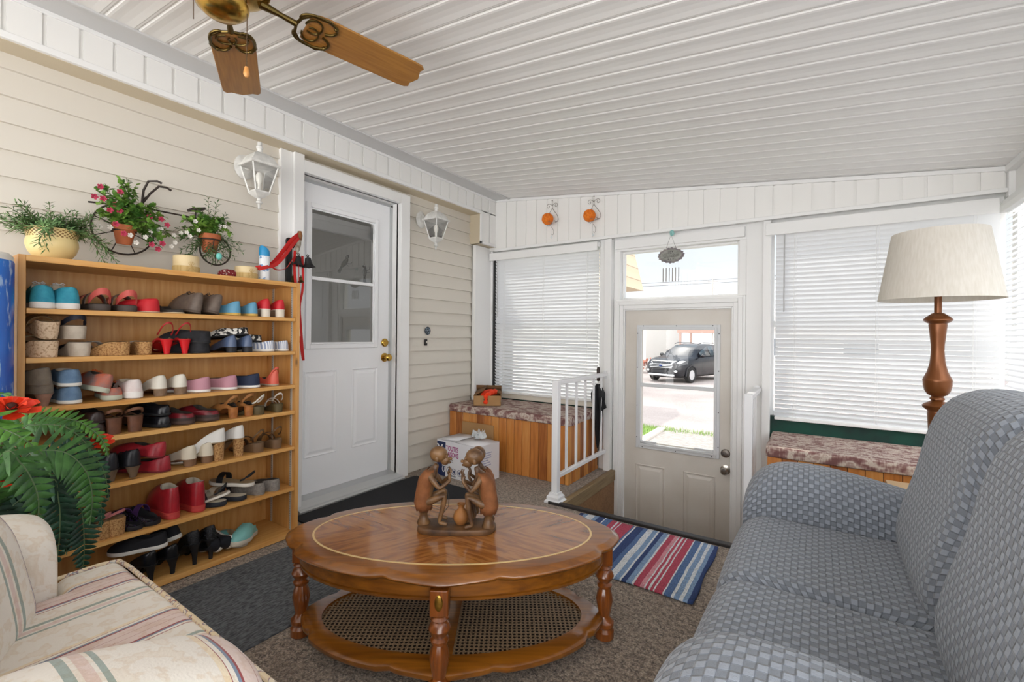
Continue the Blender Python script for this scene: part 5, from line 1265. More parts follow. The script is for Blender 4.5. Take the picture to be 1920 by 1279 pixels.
g = G(); g.prism([(-0.03, -0.028), (0.03, -0.028), (0.035, 0.03), (-0.035, 0.03)], 0, 0.012); o = g.done('seat', IRON, PL); o.location = rel((-2.585, 1.00, 1.705)); o.rotation_euler = (0.25, 0, 0)
g = G(); g.tube([rel(p) for p in ((-2.60, 1.00, 1.67), (-2.59, 1.00, 1.706))], 0.004, 6); g.done('seat_post', IRON, PL)
TC = mat('terracotta', hexc('b5673f'), 0.75, var=hexc('a35a36'), vscale=12)
def pot(c, r, h, tilt, nm='terracotta_pot'):
    g = G(); g.lathe([(0, 0), (r * 0.62, 0), (r * 0.92, h * 0.72), (r * 0.94, h * 0.73), (r * 1.05, h * 0.74), (r * 1.08, h), (r * 0.98, h), (r * 0.9, h * 0.8), (0, h * 0.78)], 32)
    o = g.done(nm, TC, PL, smooth=35); o.location = rel(c); o.rotation_euler = (0, tilt, 0); return o
pot((-2.52, 0.697, 1.478), 0.042, 0.085, 0.12); pot((-2.52, 1.034, 1.496), 0.045, 0.088, 0.0)
g = G(); g.tube([(0.0475 * math.cos(2 * PI * i / 32), 0.0475 * math.sin(2 * PI * i / 32), 0) for i in range(32)], 0.003, 6, closed=True); g.tube([(-0.047, 0, 0), (-0.09, 0, 0.0)], 0.003, 6)
g.tube([(0.047, 0, 0), (0.03, 0, -0.06), (0, 0, -0.075), (-0.08, 0, -0.075)], 0.0022, 6)
o = g.done('pot_holder', IRON, PL); o.location = rel((-2.52, 1.034, 1.556))
g = G(); g.tube([(0.042 * math.cos(2 * PI * i / 32), 0.042 * math.sin(2 * PI * i / 32), 0) for i in range(32)], 0.003, 6, closed=True); g.tube([(-0.042, 0, 0), (-0.09, 0, 0.0)], 0.003, 6)
o = g.done('pot_holder', IRON, PL); o.location = rel((-2.52, 0.697, 1.535))
ROSE = mat('pink_rose_petal', hexc('d4506e'), 0.6, var=hexc('b83a58'), vscale=60); ROSEW = mat('white_rose_petal', hexc('f1ede6'), 0.6)
def leafq(g, p, d, s_, up=Vector((0, 0, 1))):
    d = Vector(d).normalized(); sd = d.cross(up); sd = sd.normalized() if sd.length > 1e-3 else Vector((0, 1, 0)); n = sd.cross(d)
    p = Vector(p)
    g.add([p, p + d * s_ * 0.35 + sd * s_ * 0.36 + n * s_ * 0.08, p + d * s_ * 0.7 + sd * s_ * 0.26 + n * s_ * .06, p + d * s_, p + d * s_ * 0.7 - sd * s_ * 0.26 + n * s_ * .06, p + d * s_ * 0.35 - sd * s_ * 0.36 + n * s_ * 0.08, p + d * s_ * 0.5],
          [(0, 1, 2, 6), (6, 2, 3), (0, 6, 4, 5), (6, 3, 4)])
def rose(parent, p, s_, m, name='rose_bloom'):
    g = G(); p = Vector(p)
    for ring, (nn, rr, tz) in enumerate(((5, 1.0, 0.1), (5, 0.68, 0.45), (3, 0.35, 0.75))):
        for k in range(nn):
            a = 2 * PI * k / nn + ring * 0.6; c_, s2 = math.cos(a), math.sin(a); w_ = 0.55
            ax = Vector((0.55, 0, 0)) 
            # petals open towards +x (into the room)
            def q(r_, aa, h_): return p + Vector((h_ * s_, r_ * s_ * math.cos(aa), r_ * s_ * math.sin(aa)))
            g.add([q(0.05, a, 0), q(rr * 0.7, a - w_, tz * .6 + .15), q(rr, a - w_ * 0.5, tz + .2), q(rr, a + w_ * 0.5, tz + .2), q(rr * 0.7, a + w_, tz * .6 + .15)], [(0, 1, 2, 3, 4)])
    o = g.done(name, m, parent, fix=False, smooth=80); return o
def plant(name, label, loc, nst, spread, roses=(), needle_pts=(), leafn=9, mleaf=None):
    t = thing(name, label, 'plant', loc); g, gs = G(), G(); gn = G()
    for k in range(nst):
        tgt = spread[k % len(spread)]
        b = Vector((0, random.uniform(-.02, .02), 0)); e_ = Vector(tgt) + Vector([random.uniform(-0.025, 0.025) for _ in range(3)])
        if loc[0] + e_.x < -2.655: e_.x = -2.655 - loc[0]
        mid = b.lerp(e_, 0.5) + Vector((0.02, 0, 0.035)); path = []
        for q in range(9):
            s_ = q / 8; path.append(b * (1 - s_) ** 2 + mid * 2 * s_ * (1 - s_) + e_ * s_ ** 2)
        gs.tube(path, 0.0011, 5)
        for q in range(leafn * 2):
            s_ = 0.2 + 0.8 * q / (leafn * 2); p = b * (1 - s_) ** 2 + mid * 2 * s_ * (1 - s_) + e_ * s_ ** 2
            d = Vector((random.uniform(-0.2, 1), random.uniform(-1, 1), random.uniform(-0.9, 0.7)))
            leafq(g, p, d, random.uniform(0.018, 0.032))
    for b, e_ in needle_pts:
        needles(gn, gs, b, e_, 30, 0.028, random.random() * 6, sag=0.01)
    gs.done('stems', STEM, t)
    if nst: g.done('foliage', mleaf or LEAFI, t, fix=False)
    if needle_pts: gn.done('needle_sprigs', LEAFD, t, fix=False)
    for p, s_, m in roses: rose(t, p, s_, m)
    return t
def rl(p, L0, dx=0.0): return (p[0] - L0[0] + dx, p[1] - L0[1], p[2] - L0[2])
L1 = (-2.515, 0.697, 1.555)
sp1 = [rl(p, L1) for p in ((-2.56, 0.6336, 1.716), (-2.57, 0.7009, 1.777), (-2.56, 0.7209, 1.74), (-2.52, 0.6379, 1.665), (-2.54, 0.6787, 1.679), (-2.52, 0.6211, 1.586), (-2.5, 0.6423, 1.554), (-2.48, 0.6901, 1.607), (-2.5, 0.746, 1.635), (-2.52, 0.807, 1.652), (-2.52, 0.8482, 1.624), (-2.48, 0.7847, 1.593), (-2.47, 0.7432, 1.56), (-2.5, 0.8214, 1.567), (-2.48, 0.7952, 1.511), (-2.5, 0.832, 1.508), (-2.52, 0.8697, 1.554), (-2.5, 0.723, 1.665), (-2.48, 0.6542, 1.611))]
pk_ = [(rl(p, L1), 0.013, ROSE) for p in ((-2.54, 0.6216, 1.714), (-2.52, 0.5983, 1.662), (-2.5, 0.6207, 1.657), (-2.52, 0.6822, 1.704), (-2.49, 0.6602, 1.639), (-2.48, 0.6385, 1.609), (-2.47, 0.6675, 1.612), (-2.45, 0.6502, 1.549), (-2.45, 0.677, 1.514), (-2.5, 0.781, 1.614), (-2.5, 0.8251, 1.614), (-2.5, 0.8479, 1.592), (-2.46, 0.7772, 1.485), (-2.46, 0.801, 1.469), (-2.47, 0.8201, 1.498))]
wh_ = [(rl(p, L1), 0.011, ROSEW) for p in ((-2.52, 0.6145, 1.54), (-2.49, 0.6416, 1.539), (-2.45, 0.6987, 1.511), (-2.46, 0.722, 1.484), (-2.46, 0.7539, 1.514), (-2.48, 0.7811, 1.549), (-2.48, 0.8068, 1.557), (-2.48, 0.8168, 1.564))]
plant('rose_plant', 'trailing artificial rose plant with pink and white blooms in the left terracotta pot', L1, 72, sp1, pk_ + wh_)
L2 = (-2.515, 1.034, 1.578)
sp2 = [rl(p, L2) for p in ((-2.52, 0.9232, 1.615), (-2.53, 0.9422, 1.646), (-2.54, 0.9683, 1.684), (-2.5, 0.9718, 1.61), (-2.5, 1.018, 1.637), (-2.5, 1.054, 1.64), (-2.52, 0.9127, 1.562), (-2.52, 1.087, 1.663), (-2.5, 1.103, 1.623))]
nd2 = [((0, 0, 0.0), rl(p, L2)) for p in ((-2.55, 1.037, 1.79), (-2.55, 1.081, 1.774), (-2.54, 1.12, 1.719), (-2.55, 1.002, 1.71), (-2.55, 0.9013, 1.602), (-2.52, 0.9019, 1.547), (-2.5, 0.9059, 1.495), (-2.5, 0.9391, 1.475), (-2.46, 0.9915, 1.467), (-2.45, 1.023, 1.444), (-2.45, 1.01, 1.494), (-2.48, 1.108, 1.526), (-2.48, 1.134, 1.49), (-2.5, 1.182, 1.527), (-2.5, 1.168, 1.566), (-2.5, 1.129, 1.587), (-2.5, 0.9499, 1.515), (-2.5, 0.9171, 1.459), (-2.47, 1.091, 1.482), (-2.46, 1.055, 1.455), (-2.5, 0.9723, 1.545))]
w2 = [(rl(p, L2), 0.0105, ROSEW) for p in ((-2.48, 0.9548, 1.629), (-2.46, 0.9609, 1.585), (-2.5, 0.9032, 1.565), (-2.48, 0.9198, 1.569), (-2.47, 0.9293, 1.552), (-2.5, 0.8755, 1.55), (-2.5, 0.88, 1.516), (-2.5, 0.8653, 1.496), (-2.48, 1.062, 1.631), (-2.48, 1.085, 1.63))]
plant('trailing_plant', 'artificial trailing plant with white blooms and needle sprigs in the right terracotta pot', L2, 34, sp2, w2, nd2)
g = G(); g.sphere((0, 0, 0), 1.0, 14, 10, (0.012, 0.014, 0.017))
tag(g.done('easter_egg', mat('turquoise_egg', hexc('74c7bd'), 0.4), loc=(-2.45, 1.048, 1.472)), 'small turquoise egg hanging from the right terracotta pot plant', 'egg ornament')
# ---------------------------------------------------------------- blue roll beside the shelf
BLU = NT('blue_printed_vinyl', 0.25); _n = BLU.noise(BLU.tc.outputs['Object'], 3.5, (1, 1, 0.6), 2)
_s = BLU.n('ShaderNodeSeparateXYZ'); BLU.l(BLU.tc.outputs['Object'], _s.inputs[0])
_c = BLU.ramp(_n, [(0.35, hexc('1a4fb5')), (0.5, hexc('2472d2')), (0.62, hexc('45b0e6'))])
_n2 = BLU.noise(BLU.tc.outputs['Object'], 60, (1, 1, 0.25), 3)
BLU.l(BLU.mix(BLU.ramp(_n2, [(0.58, (0, 0, 0)), (0.64, (0.6, 0.6, 0.6))]), _c, hexc('bcd8ee')), BLU.p.inputs['Base Color']); BLU = BLU.m
t = thing('vinyl_roll', 'tall blue printed roll with white rounded end standing left of the shoe shelf', 'roll', (-2.28, 0.240, 0))
g = G(); g.lathe([(0, 0.0), (0.095, 0.0), (0.097, 0.01), (0.097, 1.325), (0.094, 1.332)], 40, cap1=False); g.done('printed_sleeve', BLU, t, smooth=40)
g = G(); g.lathe([(0.094, 1.325), (0.0945, 1.345), (0.085, 1.356), (0.05, 1.364), (0, 1.366)], 40, cap0=False); g.done('roll_end', mat('white_foam', hexc('e4e2dc'), 0.8), t, smooth=50)
# ---------------------------------------------------------------- artificial fern
RACH = mat('pale_frond_rib', hexc('586c4a'), 0.6); FERN1 = mat('fern_green', hexc('24471f'), 0.5, var=hexc('447534'), vscale=22); FERN2 = mat('dark_fern_green', hexc('163024'), 0.5, var=hexc('29543c'), vscale=22); FERN3 = mat('fresh_fern_green', hexc('34611f'), 0.5, var=hexc('5f9338'), vscale=22)
FO = Vector((-2.05, 0.16, 0))
FN = thing('potted_fern', 'large artificial fern with arching dark green fronds between armchair and shoe shelf', 'plant', tuple(FO))
g = G(); g.lathe([(0, 0), (0.10, 0), (0.13, 0.22), (0.14, 0.22), (0.145, 0.26), (0.13, 0.26), (0.12, 0.22), (0, 0.21)], 32); g.done('planter_pot', mat('brown_wicker_pot', hexc('5a3c22'), 0.8, var=hexc('3b2716'), vscale=60, bump=1.0, bscale=90), FN, smooth=40)
def cat(P, n):
    out = []; Q = [P[0]] + P + [P[-1]]; m = len(P) - 1
    for k in range(n + 1):
        u = k / n * m; i = min(int(u), m - 1); t_ = u - i; a, b, c, d = Q[i], Q[i + 1], Q[i + 2], Q[i + 3]
        out.append(0.5 * ((2 * b) + (c - a) * t_ + (2 * a - 5 * b + 4 * c - d) * t_ * t_ + (3 * b - a - 3 * c + d) * t_ ** 3))
    return out
def frond(pts, wmax, m, nl=30, face=Vector((0.8, 0.15, 0.5)), droop=0.12):
    nl = int(nl * 0.9); wmax *= 1.06
    P = [Vector(p) - FO for p in pts]; q_ = cat(P, 240)
    acc = [0.0]
    for a, b in zip(q_[:-1], q_[1:]): acc.append(acc[-1] + (b - a).length)
    c = []; j = 0
    i0 = acc[int(240 / (len(P) - 1) * 1)] * 0.75      # bare stalk up to here
    for k in range(nl + 1):
        tl = i0 + (acc[-1] - i0) * k / nl
        while j < 239 and acc[j + 1] < tl: j += 1
        c.append(q_[j].lerp(q_[j + 1], min(1, (tl - acc[j]) / max(1e-9, acc[j + 1] - acc[j]))))
    g = G(); g.cur = 1; g.tube(q_[::6], 0.0016, 5); g.cur = 0
    for k in range(2, nl):
        s_ = k / nl; d = (c[min(k + 1, nl)] - c[k - 1]).normalized(); sd = d.cross(face).normalized(); nn = sd.cross(d).normalized()
        ww = wmax * (min(1, s_ / 0.18) ** 0.7) * (1 - max(0, (s_ - 0.45) / 0.58) ** 1.6)
        for sg in (-1, 1):
            dr = (sd * sg + d * 0.42 - nn * (droop + random.uniform(-.15, .2)) + Vector([random.uniform(-.08, .08) for _ in range(3)])).normalized(); tw = nn * random.uniform(-0.003, 0.004)
            hw = d * (c[1] - c[0]).length * 0.50; p = c[k]; L_ = ww * random.uniform(0.92, 1.08)
            fold = nn * 0.005
            g.add([p - hw * 0.8, p + hw * 0.8, p + dr * L_ * 0.5 + hw * 1.0 + tw, p + dr * L_ * 0.8 + hw * 0.6, p + dr * L_ + hw * 0.2, p + dr * L_ * 0.78 - hw * 0.4, p + dr * L_ * 0.45 - hw * 0.8 - tw, p + dr * L_ * 0.5 + fold],
                  [(0, 1, 2, 7), (7, 2, 3, 4), (0, 7, 5, 6) if False else (0, 7, 6), (7, 4, 5), (7, 5, 6)])
    return g.done('frond', [m, RACH], FN, fix=False, smooth=70)
B0_ = (-2.0, 0.19, 0.30)
frond([B0_, (-1.93, 0.16, 0.62), (-1.82, 0.2213, 0.8579), (-1.8, 0.2423, 0.8399), (-1.76, 0.2752, 0.8138), (-1.74, 0.3122, 0.7634)], 0.062, FERN3)
frond([B0_, (-2.0, 0.22, 0.7), (-2.02, 0.3045, 0.806), (-2, 0.3326, 0.8267), (-1.98, 0.384, 0.8263), (-1.96, 0.4356, 0.8056), (-1.94, 0.4833, 0.7482), (-1.93, 0.4987, 0.6836)], 0.046, FERN3, 42)
frond([B0_, (-1.98, 0.22, 0.68), (-1.95, 0.3048, 0.805), (-1.93, 0.3299, 0.8175), (-1.9, 0.3862, 0.8072), (-1.88, 0.4243, 0.7622), (-1.87, 0.4459, 0.7147)], 0.045, FERN1, 36)
frond([B0_, (-1.93, 0.22, 0.6), (-1.85, 0.3, 0.7445), (-1.83, 0.3282, 0.7567), (-1.81, 0.3741, 0.7425), (-1.8, 0.4128, 0.6851), (-1.8, 0.4289, 0.6044), (-1.81, 0.4259, 0.5151)], 0.085, FERN1, 34)
frond([B0_, (-1.86, 0.18, 0.6), (-1.72, 0.2365, 0.7827), (-1.7, 0.2643, 0.7579), (-1.69, 0.284, 0.7107), (-1.69, 0.2961, 0.6544), (-1.7, 0.2963, 0.5863)], 0.078, FERN1, 30)
frond([B0_, (-1.98, 0.26, 0.52), (-1.97, 0.3772, 0.6674), (-1.96, 0.3971, 0.6258), (-1.95, 0.4353, 0.5376), (-1.95, 0.4462, 0.4227), (-1.96, 0.4454, 0.3172)], 0.085, FERN2, 40)
frond([B0_, (-2.0, 0.3, 0.6), (-2, 0.4321, 0.7269), (-1.99, 0.4719, 0.6888), (-1.98, 0.5009, 0.6269), (-1.98, 0.5141, 0.5282)], 0.038, FERN2, 34)
frond([B0_, (-2.0, 0.18, 0.6), (-1.95, 0.222, 0.8878), (-1.92, 0.2578, 0.9164), (-1.9, 0.2838, 0.9092)], 0.04, FERN1, 26)
frond([B0_, (-2.0, 0.24, 0.5), (-1.9, 0.3526, 0.6536), (-1.88, 0.3721, 0.5884), (-1.88, 0.375, 0.4916), (-1.89, 0.3696, 0.395)], 0.075, FERN2, 34)
frond([B0_, (-1.95, 0.2, 0.5), (-1.98, 0.3327, 0.6601), (-1.97, 0.3715, 0.6274), (-1.98, 0.4043, 0.5236), (-1.99, 0.4135, 0.3817)], 0.08, FERN2, 34)
frond([B0_, (-2.02, 0.2, 0.55), (-2, 0.2916, 0.6509), (-1.98, 0.2999, 0.5888), (-1.97, 0.2935, 0.5139)], 0.07, FERN2, 28)
frond([B0_, (-2.02, 0.25, 0.6), (-2.04, 0.4027, 0.701), (-2.04, 0.4544, 0.6545), (-2.03, 0.5001, 0.5546), (-2.02, 0.5055, 0.4278)], 0.05, FERN2, 34)
POP = mat('orange_red_silk_petal', hexc('e8451c'), 0.6, var=hexc('cf2c0a'), vscale=30)
def poppy(p, s_, label):
    t = thing('silk_flower', label, 'flower', p)
    g = G()
    for ring, (nn, rr, up) in enumerate(((6, 1.0, 0.15), (6, 0.75, 0.4), (5, 0.45, 0.65))):
        for k in range(nn):
            a = 2 * PI * k / nn + ring * 0.5
            def q(r_, aa, h_): return Vector((r_ * math.cos(aa) * 0.6 + h_ * 0.75, r_ * math.sin(aa), r_ * math.cos(aa) * -0.6 * 0 + h_ * 0.6 + r_ * math.cos(aa) * -0.45)) * s_
            g.add([q(0.05, a, 0), q(rr * .6, a - .5, up * .6), q(rr * .95, a - .38, up + .12 * random.random()), q(rr * 1.05, a, up * 0.8), q(rr * .95, a + .38, up + .12 * random.random()), q(rr * .6, a + .5, up * .6), q(rr * .55, a, up * .35)],
                  [(0, 1, 6), (1, 2, 3, 6), (6, 3, 4, 5), (0, 6, 5)])
    g.done('petals', POP, t, fix=False, smooth=70)
    g = G(); g.sphere((0.01, 0, 0.008), s_ * 0.22, 10, 7); g.done('flower_centre', mat('dark_flower_centre', hexc('3a1608'), 0.7), t)
    g = G(); st = Vector(p) - FO
    g.tube([Vector((0, 0, 0)), Vector((-.02, -.01, -.08)), Vector((-2.0, 0.19, 0.3)) - Vector(p)], 0.0025, 6); g.done('stem', STEM, t)
poppy((-1.86, 0.2699, 0.8785), 0.062, 'large orange-red silk flower on top of the fern at the left picture edge')
poppy((-2.02, 0.4937, 0.7246), 0.045, 'orange-red silk flower peeping behind the arching fern frond before the shelf')
poppy((-1.9, 0.2587, 0.6811), 0.05, 'orange-red silk flower low at the left picture edge among the fern')

# ================================================================ MATS AND RUG
g = G(); g.prism(rrect(-2.235, -1.625, 0.42, 1.36, 0.012, 2), 0.0, 0.008)
GM = NT('grey_ribbed_mat', 0.9); _s = GM.n('ShaderNodeSeparateXYZ'); GM.l(GM.tc.outputs['Object'], _s.inputs[0])
_r = GM.math('SINE', GM.math('MULTIPLY', _s.outputs[0], 900)); _n = GM.noise(GM.tc.outputs['Object'], 160, (1, 0.3, 1), 2)
GM.l(GM.ramp(_n, [(0.35, hexc('3f4245')), (0.65, hexc('6d7073'))]), GM.p.inputs['Base Color']); GM.bump(_r, 0.5, 0.002)
tag(g.done('floor_mat', GM.m, bevel=0.002), 'grey ribbed rubber-backed mat on the carpet in front of the shoe shelf', 'mat')
g = G(); g.prism(rrect(-2.56, -1.93, 1.50, 2.49, 0.03, 4), 0.0, 0.010)
tag(g.done('door_mat', mat('black_coir', hexc('17181b'), 0.95, var=hexc('2b2c30'), vscale=200, bump=1.0, bscale=300), bevel=0.003), 'black door mat in front of the white house door', 'mat')
RUG = NT('striped_rag_weave', 0.9); _s = RUG.n('ShaderNodeSeparateXYZ'); RUG.l(RUG.tc.outputs['Object'], _s.inputs[0])
_f = RUG.math('DIVIDE', RUG.math('ADD', _s.outputs[0], RUG.math('MULTIPLY', RUG.math('SUBTRACT', RUG.noise(RUG.tc.outputs['Object'], 12, (1, 1, 1), 2), 0.5), 0.006)), 0.78)
nv, bw, lb, wh, rd_, pk2 = hexc('2f4578'), hexc('5674a3'), hexc('86a2c6'), hexc('e3e6e9'), hexc('bd4a60'), hexc('dc98a2')
stops = [(0.0, nv), (0.03, lb), (0.06, wh), (0.12, lb), (0.15, nv), (0.20, wh), (0.21, bw), (0.26, rd_), (0.30, wh), (0.31, rd_), (0.325, wh), (0.335, rd_), (0.36, rd_), (0.42, bw), (0.43, wh), (0.445, nv), (0.50, bw), (0.53, wh), (0.57, lb), (0.60, wh), (0.61, nv)]
_a = RUG.ramp(_f, stops, 'CONSTANT')
stops2 = [(0.0, nv), (0.64, lb), (0.67, wh), (0.68, rd_), (0.715, pk2), (0.74, wh), (0.75, rd_), (0.765, wh), (0.775, rd_), (0.79, wh), (0.80, rd_), (0.84, wh), (0.85, bw), (0.89, wh), (0.905, lb), (0.93, wh), (0.95, lb), (0.975, nv)]
_b = RUG.ramp(_f, stops2, 'CONSTANT')
_cc = RUG.mix(RUG.math('GREATER_THAN', _f, 0.635), _a, _b)
_wv = RUG.noise(RUG.tc.outputs['Object'], 180, (1, 0.35, 1), 2)
RUG.l(RUG.mix(0.5, _cc, RUG.mix(1.0, _cc, RUG.ramp(_wv, [(0.35, hexc('b0b0b0')), (0.6, (1, 1, 1))]), 'MULTIPLY')), RUG.p.inputs['Base Color'])
RUG.bump(RUG.math('ADD', _wv, RUG.math('MULTIPLY', RUG.math('SINE', RUG.math('MULTIPLY', _s.outputs[1], 700)), 0.3)), 0.8, 0.004)
g = G()
nx, ny = 30, 24
vs = []; 
for i in range(nx + 1):
    for j in range(ny + 1):
        x = 0.78 * i / nx; y = 0.60 * j / ny
        vs.append((x + 0.004 * math.sin(y * 17), y + 0.004 * math.sin(x * 14), 0.008 + 0.002 * math.sin(x * 23 + 1) * math.sin(y * 19)))
g.add(vs, [(i * (ny + 1) + j, (i + 1) * (ny + 1) + j, (i + 1) * (ny + 1) + j + 1, i * (ny + 1) + j + 1) for i in range(nx) for j in range(ny)])
o = g.done('striped_rug', RUG.m, solid=0.008, loc=(-1.195, 1.955, 0.0), fix=False)
tag(o, 'small rag rug with blue, white and red stripes at the edge of the sunken entry', 'rug')

# ================================================================ WHITE METAL RAILS
RW = mat('white_painted_metal', hexc('e9eaec'), 0.35)
def railing(label, x, post_y, y_end, ztop, zbot, ys, zend=None, flip=1, base=True, post_z=0.80, z0=0.0):
    t = thing('railing', label, 'railing', (x, post_y, 0))
    g = G(); g.box(-0.022, 0.022, -0.022, 0.022, z0, post_z); g.done('post', RW, t, bevel=0.003)
    if base:
        g = G(); R = []
        for s_, z in ((0.056, 0.0), (0.056, 0.012), (0.044, 0.022), (0.044, 0.040), (0.034, 0.052), (0.030, 0.065), (0.0225, 0.066)):
            R.append([(a * s_, b * s_, z) for a, b in ((-1, -1), (1, -1), (1, 1), (-1, 1))])
        g.rings(R); g.done('post_base', RW, t, smooth=20)
    ye = y_end - post_y; ze = zend or ztop
    for nm, za, zb, w in (('top_rail', ztop, ze, 0.022), ('bottom_rail', zbot, zbot, 0.014)):
        g = G(); R = []
        for y, z in ((0.02, za), (ye, zb)): R.append([(-w, y, z - 0.014), (w, y, z - 0.014), (w, y, z + 0.014), (-w, y, z + 0.014)])
        g.rings(R); g.done(nm, RW, t, bevel=0.004)
    for y in ys:
        g = G(); g.box(-0.0075, 0.0075, y - post_y - 0.0075, y - post_y + 0.0075, zbot, ztop); g.done('baluster', RW, t, bevel=0.001)
    g = G(); g.box(-0.012, 0.012, ye - 0.004, ye + 0.004, ztop - 0.04, ztop + 0.03); g.done('wall_bracket', RW, t)
    return t
railing('white metal guard rail left of the sunken entry beside the pine bench', -1.425, 2.65, 3.475, 0.785, 0.165, (2.80, 2.95, 3.10, 3.25, 3.40))
railing('white metal hand rail post right of the entry door behind the sofa arm', -0.335, 3.02, 3.485, 0.74, 0.10, (3.12, 3.24, 3.36), base=False, post_z=0.762, zend=0.745)

# ================================================================ CEILING FAN
BLADE = wood('oak_fan_blade', hexc('8c5b24'), hexc('a87636'), 0, 7, 0.4, 0.2)
FC = (-1.449, 0.622)
t = thing('ceiling_fan', 'brass ceiling fan with oak blades hanging from the white ceiling', 'fan', (FC[0], FC[1], 2.106))
zc = ceil_z(FC[0]) - 2.106
g = G(); g.lathe([(0, zc + 0.01), (0.075, zc + 0.005), (0.078, zc - 0.03), (0.065, zc - 0.05), (0.115, zc - 0.07), (0.125, 0.045), (0.125, 0.015), (0.10, 0.0), (0.045, -0.01), (0, -0.01)], 40); g.done('motor_housing', BRASS, t, smooth=40)
g = G(); g.lathe([(0.05, -0.008), (0.062, -0.014), (0.064, -0.032), (0.060, -0.040), (0.070, -0.046), (0.066, -0.062), (0.045, -0.080), (0.012, -0.088), (0, -0.088)], 40, cap0=False); g.done('switch_housing', BRASS, t, smooth=40)
for k in range(5):
    a = 2.622 - k * 2 * PI / 5
    b = thing('fan_blade', None, None, (0, 0, 0), (0, 0, a)); b.parent = t
    pit = -0.167
    h_ = G(); out = []
    x0, x1, w = 0.235, 0.66, 0.07
    for p in ((x0, -w * .75), (x0 + .02, -w * .93), (x0 + .05, -w), (x1 - .05, -w), (x1 - .02, -w * .97), (x1 - .006, -w * .82), (x1 - .012, -w * .55), (x1 - .004, -w * .3), (x1 + .004, 0)): out.append(p)
    out = out + [(x, -y) for x, y in reversed(out[:-1])]
    h_.T = Matrix.Rotation(pit, 4, 'X'); h_.prism(out, -0.004, 0.004); h_.done('blade', BLADE, b, bevel=0.002)
    g = G(); g.T = Matrix.Rotation(pit, 4, 'X')
    g.tube([(0.10, 0, 0.004), (0.16, 0, -0.002), (0.205, 0, -0.008)], [0.014, 0.008, 0.010], 10)
    def arc(cx, cy, rx, ry, a0, a1, n=14): return [(cx + rx * math.cos(math.radians(a0 + (a1 - a0) * i / n)), cy + ry * math.sin(math.radians(a0 + (a1 - a0) * i / n)), -0.0075) for i in range(n + 1)]
    for s_ in (1, -1):
        g.tube([(x, s_ * y, z) for x, y, z in arc(0.265, 0.036, 0.058, 0.032, 200, -60)], 0.0045, 8)
        g.tube([(x, s_ * y, z) for x, y, z in arc(0.255, 0.018, 0.026, 0.030, 180, -120)], 0.0032, 8)
        g.sphere((0.315, s_ * 0.052, -0.008), 0.0075, 10, 6)
        g.tube([(0.205, 0, -0.008), (0.212, s_ * 0.035, -0.008), (0.235, s_ * 0.062, -0.008), (0.29, s_ * 0.069, -0.008), (0.318, s_ * 0.054, -0.008)], 0.005, 8)
    g.done('blade_bracket', DBRASS, b)
CHN = mat('dark_bead_chain', hexc('5a4630'), 0.35, 0.8)
pc = (-1.40 - FC[0], 0.668 - FC[1])
g = G(); z = -0.07
while z > -0.225: g.sphere((pc[0], pc[1], z), 0.0016, 6, 4); z -= 0.0034
g.done('pull_chain', CHN, t)
g = G(); g.lathe([(0, 0), (0.005, -0.002), (0.008, -0.018), (0.0085, -0.024), (0.004, -0.032), (0, -0.033)], 16, (pc[0], pc[1], -0.224)); g.done('pull_knob', mat('pale_wood_knob', hexc('c98d4e'), 0.4), t)
g = G(); z = -0.05
while z > -0.195: g.sphere((-1.352 - FC[0], 0.512 - FC[1], z), 0.0015, 6, 4); z -= 0.0033
g.tube([(-1.352 - FC[0], 0.512 - FC[1], -0.05), (-0.03, -0.03, -0.05)], 0.0012, 5)
g.done('pull_chain', CHN, t)

